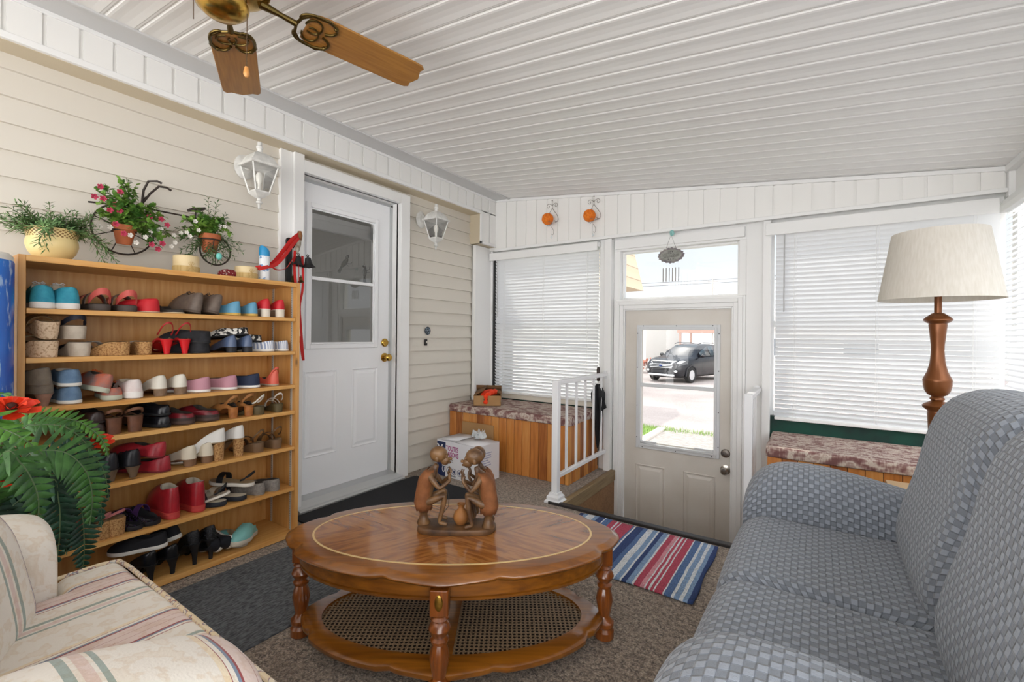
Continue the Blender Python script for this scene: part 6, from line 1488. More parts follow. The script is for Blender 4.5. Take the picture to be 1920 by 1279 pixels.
# ================================================================ WALL LANTERNS
LWH = mat('weathered_white_cast_metal', hexc('e2e1dd'), 0.5, var=hexc('c9c8c4'), vscale=20)
LGL = GLASS
def lantern(label, y, z0):
    t = thing('wall_lantern', label, 'lamp', (-2.666, y, z0))
    g = G(); g.lathe([(0, 0), (0.052, 0), (0.054, 0.008), (0.040, 0.016), (0.030, 0.026), (0, 0.028)], 28, (0, 0, 0.255), 'x', sx=1, sy=1.25); g.done('wall_plate', LWH, t)
    g = G(); g.tube([(0.02, 0, 0.255), (0.06, 0, 0.235), (0.11, 0, 0.24), (0.15, 0, 0.275), (0.168, 0, 0.30), (0.172, 0, 0.315)], [0.014, 0.010, 0.009, 0.010, 0.011, 0.012], 10)
    g.done('bracket_arm', LWH, t)
    cx = 0.17
    def sq(s_, z, rot=0.0): return [(cx + s_ * a, s_ * b, z) for a, b in ((-1, -1), (1, -1), (1, 1), (-1, 1))]
    g = G()
    g.rings([sq(0.074, 0.222), sq(0.078, 0.226), sq(0.078, 0.234), sq(0.066, 0.238), sq(0.060, 0.255), sq(0.046, 0.280), sq(0.024, 0.296), sq(0.014, 0.300)])
    g.lathe([(0.013, 0.295), (0.013, 0.318), (0.017, 0.322), (0.017, 0.332), (0.012, 0.338), (0.012, 0.356), (0.0, 0.360)], 14, (cx, 0, 0)); g.done('lantern_cap', LWH, t, smooth=30)
    g = G()
    for a, b in ((-1, -1), (1, -1), (1, 1), (-1, 1)):
        p0 = Vector((cx + a * 0.066, b * 0.066, 0.224)); p1 = Vector((cx + a * 0.036, b * 0.036, 0.088)); g.tube([p0, p1], 0.005, 4)
    g.rings([sq(0.012, 0.055), sq(0.022, 0.062), sq(0.034, 0.075), sq(0.040, 0.083), sq(0.040, 0.090), sq(0.030, 0.091)])
    g.lathe([(0.011, 0.056), (0.011, 0.040), (0.016, 0.036), (0.016, 0.028), (0.008, 0.022), (0.006, 0.0), (0.0, -0.006)], 14, (cx, 0, 0)); g.done('lantern_cage', LWH, t, smooth=30)
    g = G()
    for k in range(4):
        a = k * PI / 2; ca, sa = math.cos(a), math.sin(a)
        def q(u, v, z): return (cx + u * ca - v * sa, u * sa + v * ca, z)
        g.add([q(0.034, -0.034, 0.09), q(0.034, 0.034, 0.09), q(0.063, 0.063, 0.223), q(0.063, -0.063, 0.223)], [(0, 1, 2, 3)])
    g.done('glass_panes', LGL, t, fix=False)
    g = G(); g.lathe([(0.009, 0.10), (0.009, 0.13), (0.018, 0.15), (0.020, 0.17), (0.012, 0.19), (0, 0.196)], 14, (cx, 0, 0)); g.done('bulb', mat('frosted_bulb', hexc('ece9e0'), 0.3), t)
lantern('white metal wall lantern on the siding left of the house door', 1.262, 1.765)
lantern('white metal wall lantern on the siding right of the house door', 2.625, 1.765)
t = thing('wall_thermometer', 'small round dark sticker plate above the doorbell on the siding right of the house door', 'sign', (-2.664, 2.712, 1.125))
g = G(); g.lathe([(0, 0), (0.032, 0), (0.034, 0.003), (0.0, 0.004)], 28, axis='x'); g.done('disc', mat('dark_blue_grey_disc', hexc('2c3744'), 0.5, var=hexc('93a0aa'), vscale=70, vlo=0.55, vhi=0.65), t)
g = G(); g.tube([(0.005, 0.022 * math.cos(2 * PI * i / 24), 0.022 * math.sin(2 * PI * i / 24)) for i in range(24)], 0.0012, 5, closed=True); g.tube([(0.005, 0, -0.016), (0.005, 0, 0.018)], 0.0015, 5); g.tube([(0.005, -0.010, 0.006), (0.005, 0.010, 0.006)], 0.0014, 5); g.done('emblem', mat('pale_emblem', hexc('9fb0bb'), 0.5), t)
t = thing('doorbell', 'small dark doorbell button on the siding right of the house door', 'doorbell', (-2.664, 2.688, 1.030))
g = G(); g.box(0, 0.014, -0.011, 0.011, -0.026, 0.026); g.done('housing', BLACK, t, bevel=0.002)
g = G(); g.box(0.014, 0.017, -0.006, 0.006, -0.006, 0.010); g.done('button', mat('pale_button', hexc('cfc9bd'), 0.4), t)

# ================================================================ HEADER ORNAMENTS + WIND CHIME
WIRE = mat('grey_scroll_wire', hexc('8a857f'), 0.4, 0.8)
ORB = mat('woven_orange_ball', hexc('d9690f'), 0.7, var=hexc('f08c2a'), vscale=55, bump=1.0, bscale=70)
def spiral(cx, cz, r, a0, turns, s_, n=18, y=0):
    return [(cx + r * (1 - 0.75 * i / n) * math.cos(a0 + s_ * 2 * PI * turns * i / n), y, cz + r * (1 - 0.75 * i / n) * math.sin(a0 + s_ * 2 * PI * turns * i / n)) for i in range(n + 1)]
for (x, z, ll) in ((-1.925, 2.105, 'woven orange ball in scrolled wire on the white header, left one'), (-1.535, 2.080, 'woven orange ball in scrolled wire on the white header, right one')):
    t = thing('wire_candle_sconce', ll, 'ornament', (x, HY - 0.02, z))
    g = G()
    for s_ in (-1, 1):
        g.tube([(0, 0, 0.115), (s_ * 0.012, 0, 0.135)] + [(s_ * px, 0, pz) for px, _, pz in spiral(0.036, 0.120, 0.022, PI * 0.8, 1.1, -1)], 0.0018, 6)
    g.tube([(0, 0, 0.165), (0, 0, 0.10), (0.055, 0, 0.025), (0.062, 0, -0.005), (0.052, 0, -0.022), (0.034, -0.004, -0.024), (0.028, -0.004, -0.012)], 0.0022, 6)
    g.tube([(0, 0, 0.10), (-0.02, -0.01, 0.06), (-0.035, -0.02, 0.02)], 0.0018, 6)
    g.tube([(-0.04, -0.04, -0.04), (-0.01, -0.04, -0.065), (0.02, -0.03, -0.04), (0.05, -0.01, -0.03)], 0.0018, 6)
    g.tube([(0.0, -0.01, -0.065), (0.022, -0.01, -0.10), (0.020, -0.01, -0.13), (0.008, -0.01, -0.138), (0.002, -0.01, -0.128)], 0.0018, 6)
    g.tube([(-0.012 + 0.035 * math.cos(2 * PI * i / 24), -0.055 + 0.035 * math.sin(2 * PI * i / 24), -0.036) for i in range(24)], 0.002, 6, closed=True)
    g.tube([(-0.012, -0.02, -0.036), (0.0, 0.0, -0.036)], 0.002, 6)
    g.sphere((0, 0, 0.165), 0.006, 8, 6)
    g.done('scroll_wire', WIRE, t)
    g = G(); g.sphere((-0.014, -0.055, -0.004), 0.049, 24, 16)
    for k in range(16):
        ax_ = Vector((math.sin(k * 2.4), math.cos(k * 1.7), math.sin(k * 0.9 + 1))).normalized(); u_ = ax_.orthogonal().normalized(); v_ = ax_.cross(u_)
        g.tube([Vector((-0.014, -0.055, -0.004)) + (u_ * math.cos(2 * PI * i / 20) + v_ * math.sin(2 * PI * i / 20)) * 0.0495 for i in range(20)], 0.0016, 4, closed=True)
    g.done('woven_ball', ORB, t)
    g = G(); g.tube([(0.0, -0.012, -0.07), (0.0, -0.012, -0.15)], 0.0008, 4); g.sphere((0, -0.012, -0.155), 0.007, 8, 6, (1, 1, 1.6)); g.done('glass_drop', mat('clear_drop', hexc('e8eef0'), 0.1), t)
t = thing('wind_chime', 'grey oval plaque wind chime with six tubes hanging before the transom window', 'wind chime', (-0.905, HY - 0.045, 0))
g = G(); out = []
for i in range(72):
    a = 2 * PI * i / 72; q = 1 + 0.05 * math.sin(a * 18)
    x = 0.094 * math.copysign(abs(math.cos(a)) ** 1.15, math.cos(a)) * q; z = 0.058 * math.sin(a) * q * (1 - 0.08 * abs(math.cos(a))); out.append((x, 1.698 + z))
g.prism(out, -0.005, 0.005, 'y')
g.done('plaque_border', mat('dark_pewter', hexc('6a646c'), 0.45, 0.5, var=hexc('8b8680'), vscale=60, bump=0.8, bscale=120), t)
g = G(); g.prism([(0.078 * math.copysign(abs(math.cos(2 * PI * i / 48)) ** 1.1, math.cos(2 * PI * i / 48)), 1.698 + 0.042 * math.sin(2 * PI * i / 48)) for i in range(48)], -0.0065, -0.004, 'y'); g.done('plaque_face', mat('pale_pewter', hexc('8f908a'), 0.5, 0.3, var=hexc('777871'), vscale=50), t)
g = G()
for z, w in ((1.710, 0.046), (1.702, 0.056), (1.693, 0.058), (1.685, 0.05)):
    x = -w
    while x < w: 
        l_ = random.uniform(0.006, 0.016); g.box(x, min(x + l_, w), -0.0072, -0.0062, z, z + 0.003); x += l_ + 0.003
for x in (-0.012, 0.0, 0.012):
    g.sphere((x, -0.0065, 1.724), 0.005, 8, 5, (1, 0.2, 1)); g.sphere((x * 1.4, -0.0065, 1.670), 0.004, 8, 5, (1, 0.2, 1))
g.done('embossed_lettering', mat('dark_engraving', hexc('4c4a48'), 0.5), t)
g = G(); g.tube([(-0.036, 0, 1.75), (0, -0.004, 1.852), (0.036, 0, 1.75)], 0.0013, 5); g.done('hanging_cord', IRON, t)
g = G(); g.lathe([(0, 0), (0.014, 0), (0.017, 0.006), (0.006, 0.012), (0, 0.012)], 16, (0, 0.02, 1.865), 'y')
g.sphere((0, 0.018, 1.872), 1.0, 14, 8, (0.016, 0.008, 0.018)); g.tube([(0, 0.012, 1.868), (0, -0.008, 1.858), (0, -0.008, 1.848), (0, 0.0, 1.845)], 0.0025, 6); g.done('suction_hook', mat('teal_clear_plastic', hexc('8fc4c0'), 0.2), t)
g = G()
for k in range(6):
    x = -0.056 + 0.0225 * k; g.tube([(x * 0.9, 0, 1.655), (x, 0, 1.602)], 0.0005, 4)
g.done('strings', TRIM, t)
for k in range(6):
    g = G(); g.tube([(-0.056 + 0.0225 * k, 0, 1.606), (-0.056 + 0.0225 * k, 0, 1.505)], 0.0032, 10); g.done('chime_tube', WIRE, t)

# ================================================================ HOOK RACK, LEASH, BELLS
t = thing('hook_rack', 'dark wooden and iron coat hook plate on the white board left of the house door', 'hook', (-2.62, 1.497, 1.55))
g = G(); g.prism(rrect(-0.018, 0.018, -0.165, 0.115, 0.017, 6), 0.0, 0.012, 'x'); g.done('backplate', BLACK, t, bevel=0.002)
g = G(); g.tube([(0.01, 0, 0.07), (0.045, 0.004, 0.055), (0.06, 0.006, 0.075), (0.065, 0.008, 0.105)], [0.007, 0.007, 0.008, 0.010], 10); g.tube([(0.01, 0, -0.03), (0.05, 0, -0.045), (0.06, 0, -0.02)], 0.006, 8); g.done('hooks', IRON, t)
t = thing('deer_hoof_hanger', 'brown and white carved hanging handle beside the red leash', 'ornament', (-2.55, 1.525, 1.60))
g = G(); g.tube([(0.0, 0, 0.10), (0.002, 0.002, 0.075), (0.0, 0.0, 0.045)], [0.011, 0.014, 0.011], 12); g.done('brown_tip', mat('brown_horn', hexc('8c5a2e'), 0.5, var=hexc('5c3517'), vscale=50), t)
g = G(); g.tube([(0.0, 0.0, 0.046), (0.0, -0.006, 0.02), (0.004, -0.016, -0.012), (0.006, -0.022, -0.035)], [0.011, 0.014, 0.013, 0.008], 12); g.done('pale_shaft', mat('pale_horn', hexc('b7aea0'), 0.6, var=hexc('7a6a58'), vscale=40), t)
def bell(label, loc, r, h, m, tilt=(0, 0, 0)):
    t = thing('bell', label, 'bell', loc, tilt)
    g = G(); g.lathe([(0, 0), (r * 0.18, 0), (r * 0.30, -h * 0.04), (r * 0.42, -h * 0.14), (r * 0.48, -h * 0.45), (r * 0.6, -h * 0.72), (r * 0.85, -h * 0.93), (r, -h), (r * 0.94, -h), (r * 0.5, -h * 0.6), (0, -h * 0.2)], 32); g.done('bell_body', m, t, smooth=45)
    g = G(); g.tube([(0, 0.0, 0), (0, r * 0.2, r * 0.2), (0, 0, r * 0.4), (0, -r * 0.2, r * 0.2), (0, 0, 0)], r * 0.07, 8); g.done('hanging_loop', m, t)
    g = G(); g.tube([(0, 0, -h * 0.3), (0, 0, -h * 0.92)], r * 0.05, 6); g.sphere((0, 0, -h * 0.98), r * 0.16, 10, 8); g.done('clapper', m, t)
bell('large black iron bell hanging in front of the hook plate, right one', (-2.50, 1.548, 1.545), 0.040, 0.060, BLACK, (0.12, 0, 0))
bell('black iron bell hanging in front of the hook plate, left one', (-2.515, 1.500, 1.548), 0.034, 0.058, BLACK, (-0.1, 0, 0))
bell('small dark bell low on the hook plate next to the shelf top', (-2.56, 1.495, 1.435), 0.024, 0.045, mat('aged_dark_brass', hexc('4a3e22'), 0.4, 0.8))
bell('small antique brass bell low on the hook plate right of the dark bell', (-2.535, 1.527, 1.432), 0.020, 0.036, DBRASS)
RL = mat('red_nylon_webbing', hexc('c8221f'), 0.6)
t = thing('leash', 'red nylon leash draped from the hook plate over the shelf top', 'leash', (-2.54, 1.50, 1.60))
def rp(p): return (p[0] + 2.54, p[1] - 1.50, p[2] - 1.60)
def crv(pts, n=24): return [tuple(v) for v in cat([Vector(p) for p in pts], n)]
g = G(); g.ribbon(crv([rp(p) for p in ((-2.55, 1.52, 1.68), (-2.52, 1.454, 1.627), (-2.5, 1.381, 1.534), (-2.49, 1.331, 1.476), (-2.46, 1.272, 1.452), (-2.47, 1.236, 1.439))]), (0.1, -0.6, 0.8), 0.024, 0.001)
g.ribbon(crv([rp(p) for p in ((-2.54, 1.514, 1.659), (-2.51, 1.458, 1.602), (-2.48, 1.385, 1.515), (-2.47, 1.335, 1.469), (-2.44, 1.276, 1.448), (-2.44, 1.234, 1.434))]), (0.1, -0.6, 0.8), 0.020, 0.001)
g.ribbon(crv([rp(p) for p in ((-2.47, 1.315, 1.458), (-2.48, 1.355, 1.446), (-2.5, 1.412, 1.461), (-2.52, 1.458, 1.511), (-2.53, 1.483, 1.552))]), (1, 0, 0.3), 0.010, 0.001); g.done('upper_strap', RL, t)
g = G(); g.ribbon(crv([rp(p) for p in ((-2.53, 1.486, 1.578), (-2.53, 1.483, 1.484), (-2.52, 1.485, 1.391))]), (0, 1, 0), 0.016, 0.001)
g.ribbon(crv([rp(p) for p in ((-2.53, 1.532, 1.554), (-2.53, 1.537, 1.428), (-2.53, 1.534, 1.349), (-2.53, 1.518, 1.253), (-2.53, 1.526, 1.143), (-2.53, 1.537, 1.017), (-2.53, 1.545, 0.9348), (-2.525, 1.531, 0.986), (-2.525, 1.52, 1.08))], 40), (0.2, 1, 0), 0.013, 0.001)
g.tube(crv([rp(p) for p in ((-2.53, 1.509, 1.519), (-2.53, 1.514, 1.331), (-2.53, 1.509, 1.174), (-2.53, 1.511, 1.033))]), 0.002, 6); g.done('hanging_strap', RL, t)
g = G(); g.tube([rp(p) for p in ((-2.53, 1.51, 1.087), (-2.53, 1.5, 1.068), (-2.53, 1.507, 1.043), (-2.53, 1.517, 1.068))], 0.0016, 6); g.done('snap_clip', CHROME, t)

# ================================================================ BOXES AND UMBRELLA
KR = mat('brown_cardboard', hexc('b08a5e'), 0.85, var=hexc('a57f54'), vscale=5)
KRD = mat('inner_cardboard', hexc('7c5b3c'), 0.9)
t = thing('cardboard_box', 'open brown cardboard box with an orange scarf spilling out on the left bench', 'box', (-2.40, 3.20, 0.4975), (0, 0, 0.60))
g = G(); w, d, h = 0.115, 0.175, 0.085
for a in ((-w, -w + .004, -d, d), (w - .004, w, -d, d), (-w, w, -d, -d + .004), (-w, w, d - .004, d)): g.box(*a, 0, h)
g.box(-w, w, -d, d, 0, 0.004); g.done('box_walls', KR, t)
def flap(p, nm='flap'):
    g = G(); g.add(p, [(0, 1, 2, 3)]); g.done(nm, KRD, t, fix=False, solid=0.003)
flap([(-w, -d, h), (-w, d, h), (-w + 0.10, d * 0.9, h + 0.055), (-w + 0.09, -d * 0.9, h + 0.045)]); flap([(w, -d * .2, h), (w, d, h), (w - 0.07, d, h + 0.03), (w - 0.08, -d * .1, h + 0.02)]); flap([(-w, d, h), (w, d, h), (w, d - .02, h + 0.05), (-w, d - .03, h + 0.055)])
g = G(); g.box(-0.030, 0.006, -d - 0.0008, -d + 0.0002, 0.048, 0.060); g.done('hand_hole', BLACK, t)
g = G(); g.box(w - 0.0002, w + 0.0008, -0.165, -0.128, 0.03, 0.072); g.done('shipping_label', mat('white_label', hexc('e4e4e2'), 0.6), t)
g = G(); 
for yy, zz, a_, b_ in ((0.085, 0.03, 0.045, 0.018), (0.085, 0.056, 0.045, 0.014), (0.14, 0.030, 0.012, 0.044), (0.085, 0.0495, 0.02, 0.005)): g.box(w - 0.0002, w + 0.0007, yy, yy + a_, zz, zz + b_)
g.done('printed_symbols', BLACK, t)
g = G(); g.tube(crv([(-0.01, -d * .9, h * .5), (-0.012, -d - 0.008, h + 0.004), (-0.012, -d - 0.014, h * 0.7), (-0.014, -d - 0.012, 0.02)], 16), [0.014 + 0.005 * math.sin(k) for k in range(17)], 8)
g.tube(crv([(0.0, -d * .95, h), (0.02, -0.10, h + 0.01), (0.05, -0.04, h + 0.015), (0.06, 0.03, h + 0.008), (0.02, 0.08, h)], 20), [0.022 + 0.005 * math.sin(k * 1.3) for k in range(21)], 8)
g.tube(crv([(-0.04, -0.12, h), (-0.02, -0.03, h + 0.012), (0.03, 0.06, h + 0.01)], 14), [0.02] * 15, 8)
tag(g.done('orange_scarf', mat('neon_orange_mesh', hexc('ff4313'), 0.7, bump=0.8, bscale=200), loc=(-2.40, 3.20, 0.4975)), 'bright orange knitted scarf hanging out of the open cardboard box', 'scarf').rotation_euler = (0, 0, 0.60)
g = G(); g.box(-0.33, 0.0, -0.006, 0.0, 0, 0.115); g.box(0.0, 0.0, 0, 0, 0, 0) if False else None
tag(g.done('cardboard_sheet', KR, loc=(-2.20, 2.975, 0.245)), 'plain brown cardboard sheet standing behind the white carton against the pine bench', 'cardboard')
o = bpy.data.objects['cardboard_sheet']; o.location = (-2.175, 2.978, 0.0); o.data.transform(Matrix.Scale(3.13, 4, (0, 0, 1)))
WB = mat('white_carton', hexc('e4e3e6'), 0.6); NAVY = mat('navy_print', hexc('1d2b55'), 0.5); MAG = mat('magenta_print', hexc('a6357c'), 0.5)
t = thing('windshield_fluid_carton', 'white carton printed TOUTES SAISONS on the carpet in front of the left bench', 'box', (-2.04, 2.60, 0.0), (0, 0, -0.08))
w, d, h = 0.435, 0.245, 0.275
g = G(); g.box(-w, 0, 0, d, 0, h); g.done('carton_body', WB, t, bevel=0.002)
g = G(); g.add([(-w, 0, h), (0, 0, h), (0.02, -0.012, h + 0.012), (-w - 0.01, -0.01, h + 0.02)], [(0, 1, 2, 3)]) if False else None
g.add([(0, 0, h + .001), (0, d, h + .001), (-w * .55, d * .9, h + .012), (-w * .6, 0.0, h + .006)], [(0, 1, 2, 3)]); g.add([(-w, 0, h + .001), (-w, d, h + .001), (-w * .5, d, h + .016), (-w * .52, 0.02, h + .014)], [(0, 1, 2, 3)]); g.done('top_flaps', WB, t, fix=False, solid=0.003)
g = G(); g.box(-w + 0.003, -w + 0.098, -0.001, 0.0, 0.0, h - 0.012); g.done('navy_panel', NAVY, t)
text_obj('X', 'panel_lettering', 0.11, WB, t, (-w + 0.004, -0.0014, 0.165), (PI / 2, 0, 0), bold=True, sx=0.85)
text_obj('CLAIR', 'panel_lettering', 0.042, WB, t, (-w + 0.092, -0.0014, 0.03), (PI / 2, -PI / 2, 0), bold=True, sx=1.5)
text_obj('TOUTES', 'carton_lettering', 0.052, MAG, t, (-w + 0.105, -0.001, 0.205), (PI / 2, 0, 0), bold=True, sx=0.68)
text_obj('SAISONS', 'carton_lettering', 0.052, MAG, t, (-w + 0.105, -0.001, 0.160), (PI / 2, 0, 0), bold=True, sx=0.66)
g = G()
for k in range(3):
    cx = -w + 0.135 + 0.058 * k
    n = 8
    ringo = [(cx + 0.024 * math.cos(2 * PI * i / n + PI / 8), 0.052 + 0.024 * math.sin(2 * PI * i / n + PI / 8)) for i in range(n)]
    g.tube([(x, -0.001, z) for x, z in ringo], 0.002, 4, closed=True); g.sphere((cx, -0.001, 0.052), 0.009, 8, 5, (1, 0.1, 1.2)); g.box(cx - 0.003, cx + 0.003, -0.0015, 0, 0.038, 0.064)
g.done('hazard_symbols', NAVY, t)
g = G()
for k in range(9): g.box(-0.075 + k * 0.006, -0.072 + k * 0.006 + 0.0012 * (k % 3), -0.001, 0, h - 0.058, h - 0.014)
for z in (0.135, 0.128, 0.121, 0.112): g.box(-w + 0.11, -w + 0.11 + 0.05 + 0.02 * ((z * 1000) % 2), -0.0008, 0, z, z + 0.003)
for z in (0.012, 0.018): g.box(-w + 0.125, -w + 0.21, -0.0008, 0, z, z + 0.004)
g.done('barcode_and_small_print', mat('grey_print', hexc('5a5f6a'), 0.6), t)
g = G()
for k in range(10): g.box(0.0, 0.0008, 0.02, 0.02 + 0.15 * random.uniform(.5, 1), 0.05 + 0.018 * k, 0.057 + 0.018 * k)
g.done('side_print', mat('lavender_print', hexc('a7a9c4'), 0.6), t)
g = G()
for k in range(14):
    a = k * 1.7; g.add([(0.06 * math.cos(a) * random.random(), 0.04 * math.sin(a), 0), (0.07 * math.cos(a + .8), 0.05 * math.sin(a + .8), 0.012), (0.05 * math.cos(a + .5), 0.045 * math.sin(a + 0.5), 0.045 + 0.025 * random.random()), (0.01, 0, 0.03)], [(0, 1, 2), (0, 2, 3), (0, 3, 1)])
PLS = NT('clear_crinkled_plastic', 0.15); _t = PLS.n('ShaderNodeBsdfTransparent'); _m = PLS.n('ShaderNodeMixShader'); _m.inputs[0].default_value = 0.55; PLS.p.inputs['Base Color'].default_value = (*hexc('dfe4e6'), 1)
PLS.l(_t.outputs[0], _m.inputs[1]); PLS.l(PLS.p.outputs[0], _m.inputs[2]); PLS.l(_m.outputs[0], PLS.t.nodes['Material Output'].inputs[0])
tag(g.done('plastic_bag', PLS.m, loc=(-2.17, 2.78, 0.295), fix=False), 'crumpled clear plastic bag on top of the white carton', 'bag')
t = thing('cardboard_box', 'plain closed brown cardboard box between sofa and right bench', 'box', (0.29, 2.62, 0.0))
g = G(); g.box(0, 0.40, 0, 0.34, 0, 0.385); g.done('box_body', mat('pale_cardboard', hexc('c7a983'), 0.85), t, bevel=0.002)
g = G(); g.box(0.19, 0.24, -0.0005, 0.3405, 0.385, 0.3855); g.done('packing_tape', mat('tan_tape', hexc('bfa27a'), 0.3), t)
t = thing('umbrella', 'folded black umbrella hanging between the left bench and the entry door', 'umbrella', (-1.452, 3.40, 0.0))
UB = mat('black_umbrella_cloth', hexc('15161a'), 0.6)
g = G(); R = []
for z, r in ((0.20, 0.006), (0.28, 0.014), (0.42, 0.024), (0.52, 0.034), (0.60, 0.042), (0.64, 0.044), (0.68, 0.030), (0.71, 0.012)):
    R.append([((r * (1 + 0.38 * math.cos(6 * 2 * PI * i / 36 + z * 9))) * math.cos(2 * PI * i / 36), r * (1 + 0.38 * math.cos(6 * 2 * PI * i / 36 + z * 9)) * math.sin(2 * PI * i / 36), z) for i in range(36)])
g.rings(R); g.add([(0.03, 0, 0.66), (0.075, -0.005, 0.53), (0.035, -0.01, 0.50), (0.01, 0, 0.58)], [(0, 1, 2, 3)]); g.done('canopy', UB, t, smooth=50)
g = G(); g.tube([(0, 0, 0.06), (0, 0, 0.80)], 0.004, 8); g.done('shaft', CHROME, t)
g = G(); g.lathe([(0.010, 0.735), (0.0135, 0.75), (0.0135, 0.83), (0.009, 0.845), (0, 0.846)], 14); g.done('handle', mat('dark_brown_grip', hexc('32241d'), 0.5), t)
# small bird ornaments seen behind the glass of the house door
BIRD = mat('dark_grey_metal', hexc('55554f'), 0.5, 0.3)
for (y, z, s_, r, ll) in ((2.015, 1.60, 1.0, 0.9, 'higher dark grey bird ornament behind the glass of the house door'), (2.19, 1.555, 0.9, 1.5, 'lower dark grey bird ornament behind the glass of the house door')):
    t = thing('bird_ornament', ll, 'ornament', (-2.80, y, z), (r, 0, 0))
    g = G(); g.sphere((0, 0, 0), 1.0, 16, 10, (0.010 * s_, 0.045 * s_, 0.018 * s_)); g.sphere((0, 0.048 * s_, 0.012 * s_), 0.013 * s_, 12, 8)
    g.lathe([(0.005, 0), (0, 0.018)], 8, (0, 0.058 * s_, 0.012 * s_), 'y'); g.prism([(-0.04 * s_, -0.006), (-0.085 * s_, -0.02), (-0.09 * s_, 0.004), (-0.04 * s_, 0.008)], -0.003, 0.003, 'x'); g.done('bird_body', BIRD, t)
    g = G(); g.tube([(0, 0.0, -0.015), (0, 0.006, -0.045)], 0.002, 5); g.tube([(0, 0.012, -0.015), (0, 0.03, -0.04), (0, 0.05, -0.04)], 0.002, 5); g.done('bird_legs', BIRD, t)

# ================================================================ OUTSIDE
GZ = -0.92
ROAD = NT('pale_asphalt', 0.95)
_n = ROAD.noise(ROAD.tc.outputs['Object'], 30, (1, 1, 1), 6); _n2 = ROAD.noise(ROAD.tc.outputs['Object'], 0.8, (1, 1, 1), 3)
ROAD.l(ROAD.ramp(ROAD.math('ADD', ROAD.math('MULTIPLY', _n, .5), ROAD.math('MULTIPLY', _n2, .5)), [(0.35, hexc('8f8682')), (0.65, hexc('a89e99'))]), ROAD.p.inputs['Base Color']); ROAD = ROAD.m
g = G(); g.box(-40, 30, 10.0, 60, GZ - 0.1, GZ)
struct(g.done('street', ROAD))
DRIVE = mat('grey_driveway', hexc('8b857f'), 0.95, var=hexc('a49d96'), vscale=12)
g = G(); g.box(-2.72, 12, YF + 0.2, 10.0, GZ - 0.1, GZ - 0.005)
struct(g.done('driveway', DRIVE))
g = G()
GR = mat('lawn_green', hexc('6d8a45'), 0.9, var=hexc('8aa35a'), vscale=6)
g.box(-30, -2.85, YF + 0.2, 10.0, GZ - 0.1, GZ + 0.0)
struct(g.done('lawn', GR))
g = G()
for k in range(5200):
    x = random.uniform(-4.4, -2.85); y = random.uniform(7.2, 10.05)
    if k % 5 == 0: x, y = random.uniform(-4.0, -0.5), 10.0 + random.gauss(0, 0.10)
    h = random.uniform(0.03, 0.09); a = random.uniform(0, PI); dx, dy = 0.006 * math.cos(a), 0.006 * math.sin(a)
    g.add([(x - dx, y - dy, GZ), (x + dx, y + dy, GZ), (x + random.uniform(-.03, .03), y + random.uniform(-.03, .03), GZ + h)], [(0, 1, 2)])
tag(g.done('grass_blades', GR, fix=False), 'bright green grass along the kerb outside the entry door', 'grass', kind='stuff')
g = G(); g.box(-2.86, -2.70, YF + 0.2, 10.0, GZ - 0.1, GZ + 0.04)
struct(g.done('kerb', mat('pale_concrete', hexc('c2bab0'), 0.9), bevel=0.01))
# neighbour house far across the street
def house(label, x0, x1, y0, y1, zw, mw, mr, ridge=1.6, wins=(), ov=0.4):
    t = thing('house', label, 'house', (x0, y0, GZ))
    g = G(); g.box(0, x1 - x0, 0, y1 - y0, 0, zw); g.done('walls', mw, t)
    g = G(); R = []; L_ = x1 - x0; D_ = y1 - y0
    for x in (-ov, L_ + ov): R.append([(x, -ov, zw - 0.1), (x, D_ / 2, zw + ridge), (x, D_ + ov, zw - 0.1)])
    g.rings(R); g.done('roof', mr, t)
    for wx, wz, ww, wh_ in wins:
        g = G(); g.box(wx, wx + ww, -0.03, 0.0, wz, wz + wh_); o = g.done('window_frame', TRIM, t)
        g = G(); g.box(wx + .06, wx + ww - .06, -0.035, -0.03, wz + .06, wz + wh_ - .06); p = g.done('window_pane', mat('dark_window', hexc('3c4650'), 0.1), t); p.parent = o
    return t
PALE = mat('white_clapboard', hexc('c9c6c1'), 0.7); ROOFM = mat('brown_shingle', hexc('9a8574'), 0.9)
house('white neighbour house with brown roof across the street left of the car', -19, -8.2, 26, 34, 3.2, PALE, ROOFM, 1.2, ((1.5, 1.0, 1.4, 1.2), (7.6, 1.0, 1.4, 1.2)))
house('white bungalow beyond the car port across the street', -5.4, 6, 30, 38, 2.6, PALE, mat('grey_shingle', hexc('a39b95'), 0.9), 1.1, ((2, 0.9, 1.6, 1.1), (6.5, 0.9, 1.6, 1.1)))
t = thing('house_gable', 'tan shingled gable corner of the house next door seen through the transom', 'house', (-9.0, 13.0, 0))
GB = NT('tan_shingles', 0.9); _s = GB.n('ShaderNodeSeparateXYZ'); GB.l(GB.tc.outputs['Object'], _s.inputs[0])
GB.l(GB.ramp(GB.math('FRACT', GB.math('MULTIPLY', _s.outputs[2], 2.4)), [(0.0, hexc('6f5c4a')), (0.10, hexc('c0ad94')), (1.0, hexc('b6a28a'))]), GB.p.inputs['Base Color'])
g = G(); g.prism([(0, 2.55), (4.18, 2.60), (3.75, 4.3), (2.0, 5.2), (0, 5.2)], 0, 2.0, 'y'); g.done('shingled_gable', GB.m, t)
g = G(); g.box(0, 3.4, 0.2, 1.9, GZ, 2.56); g.done('walls', PALE, t)
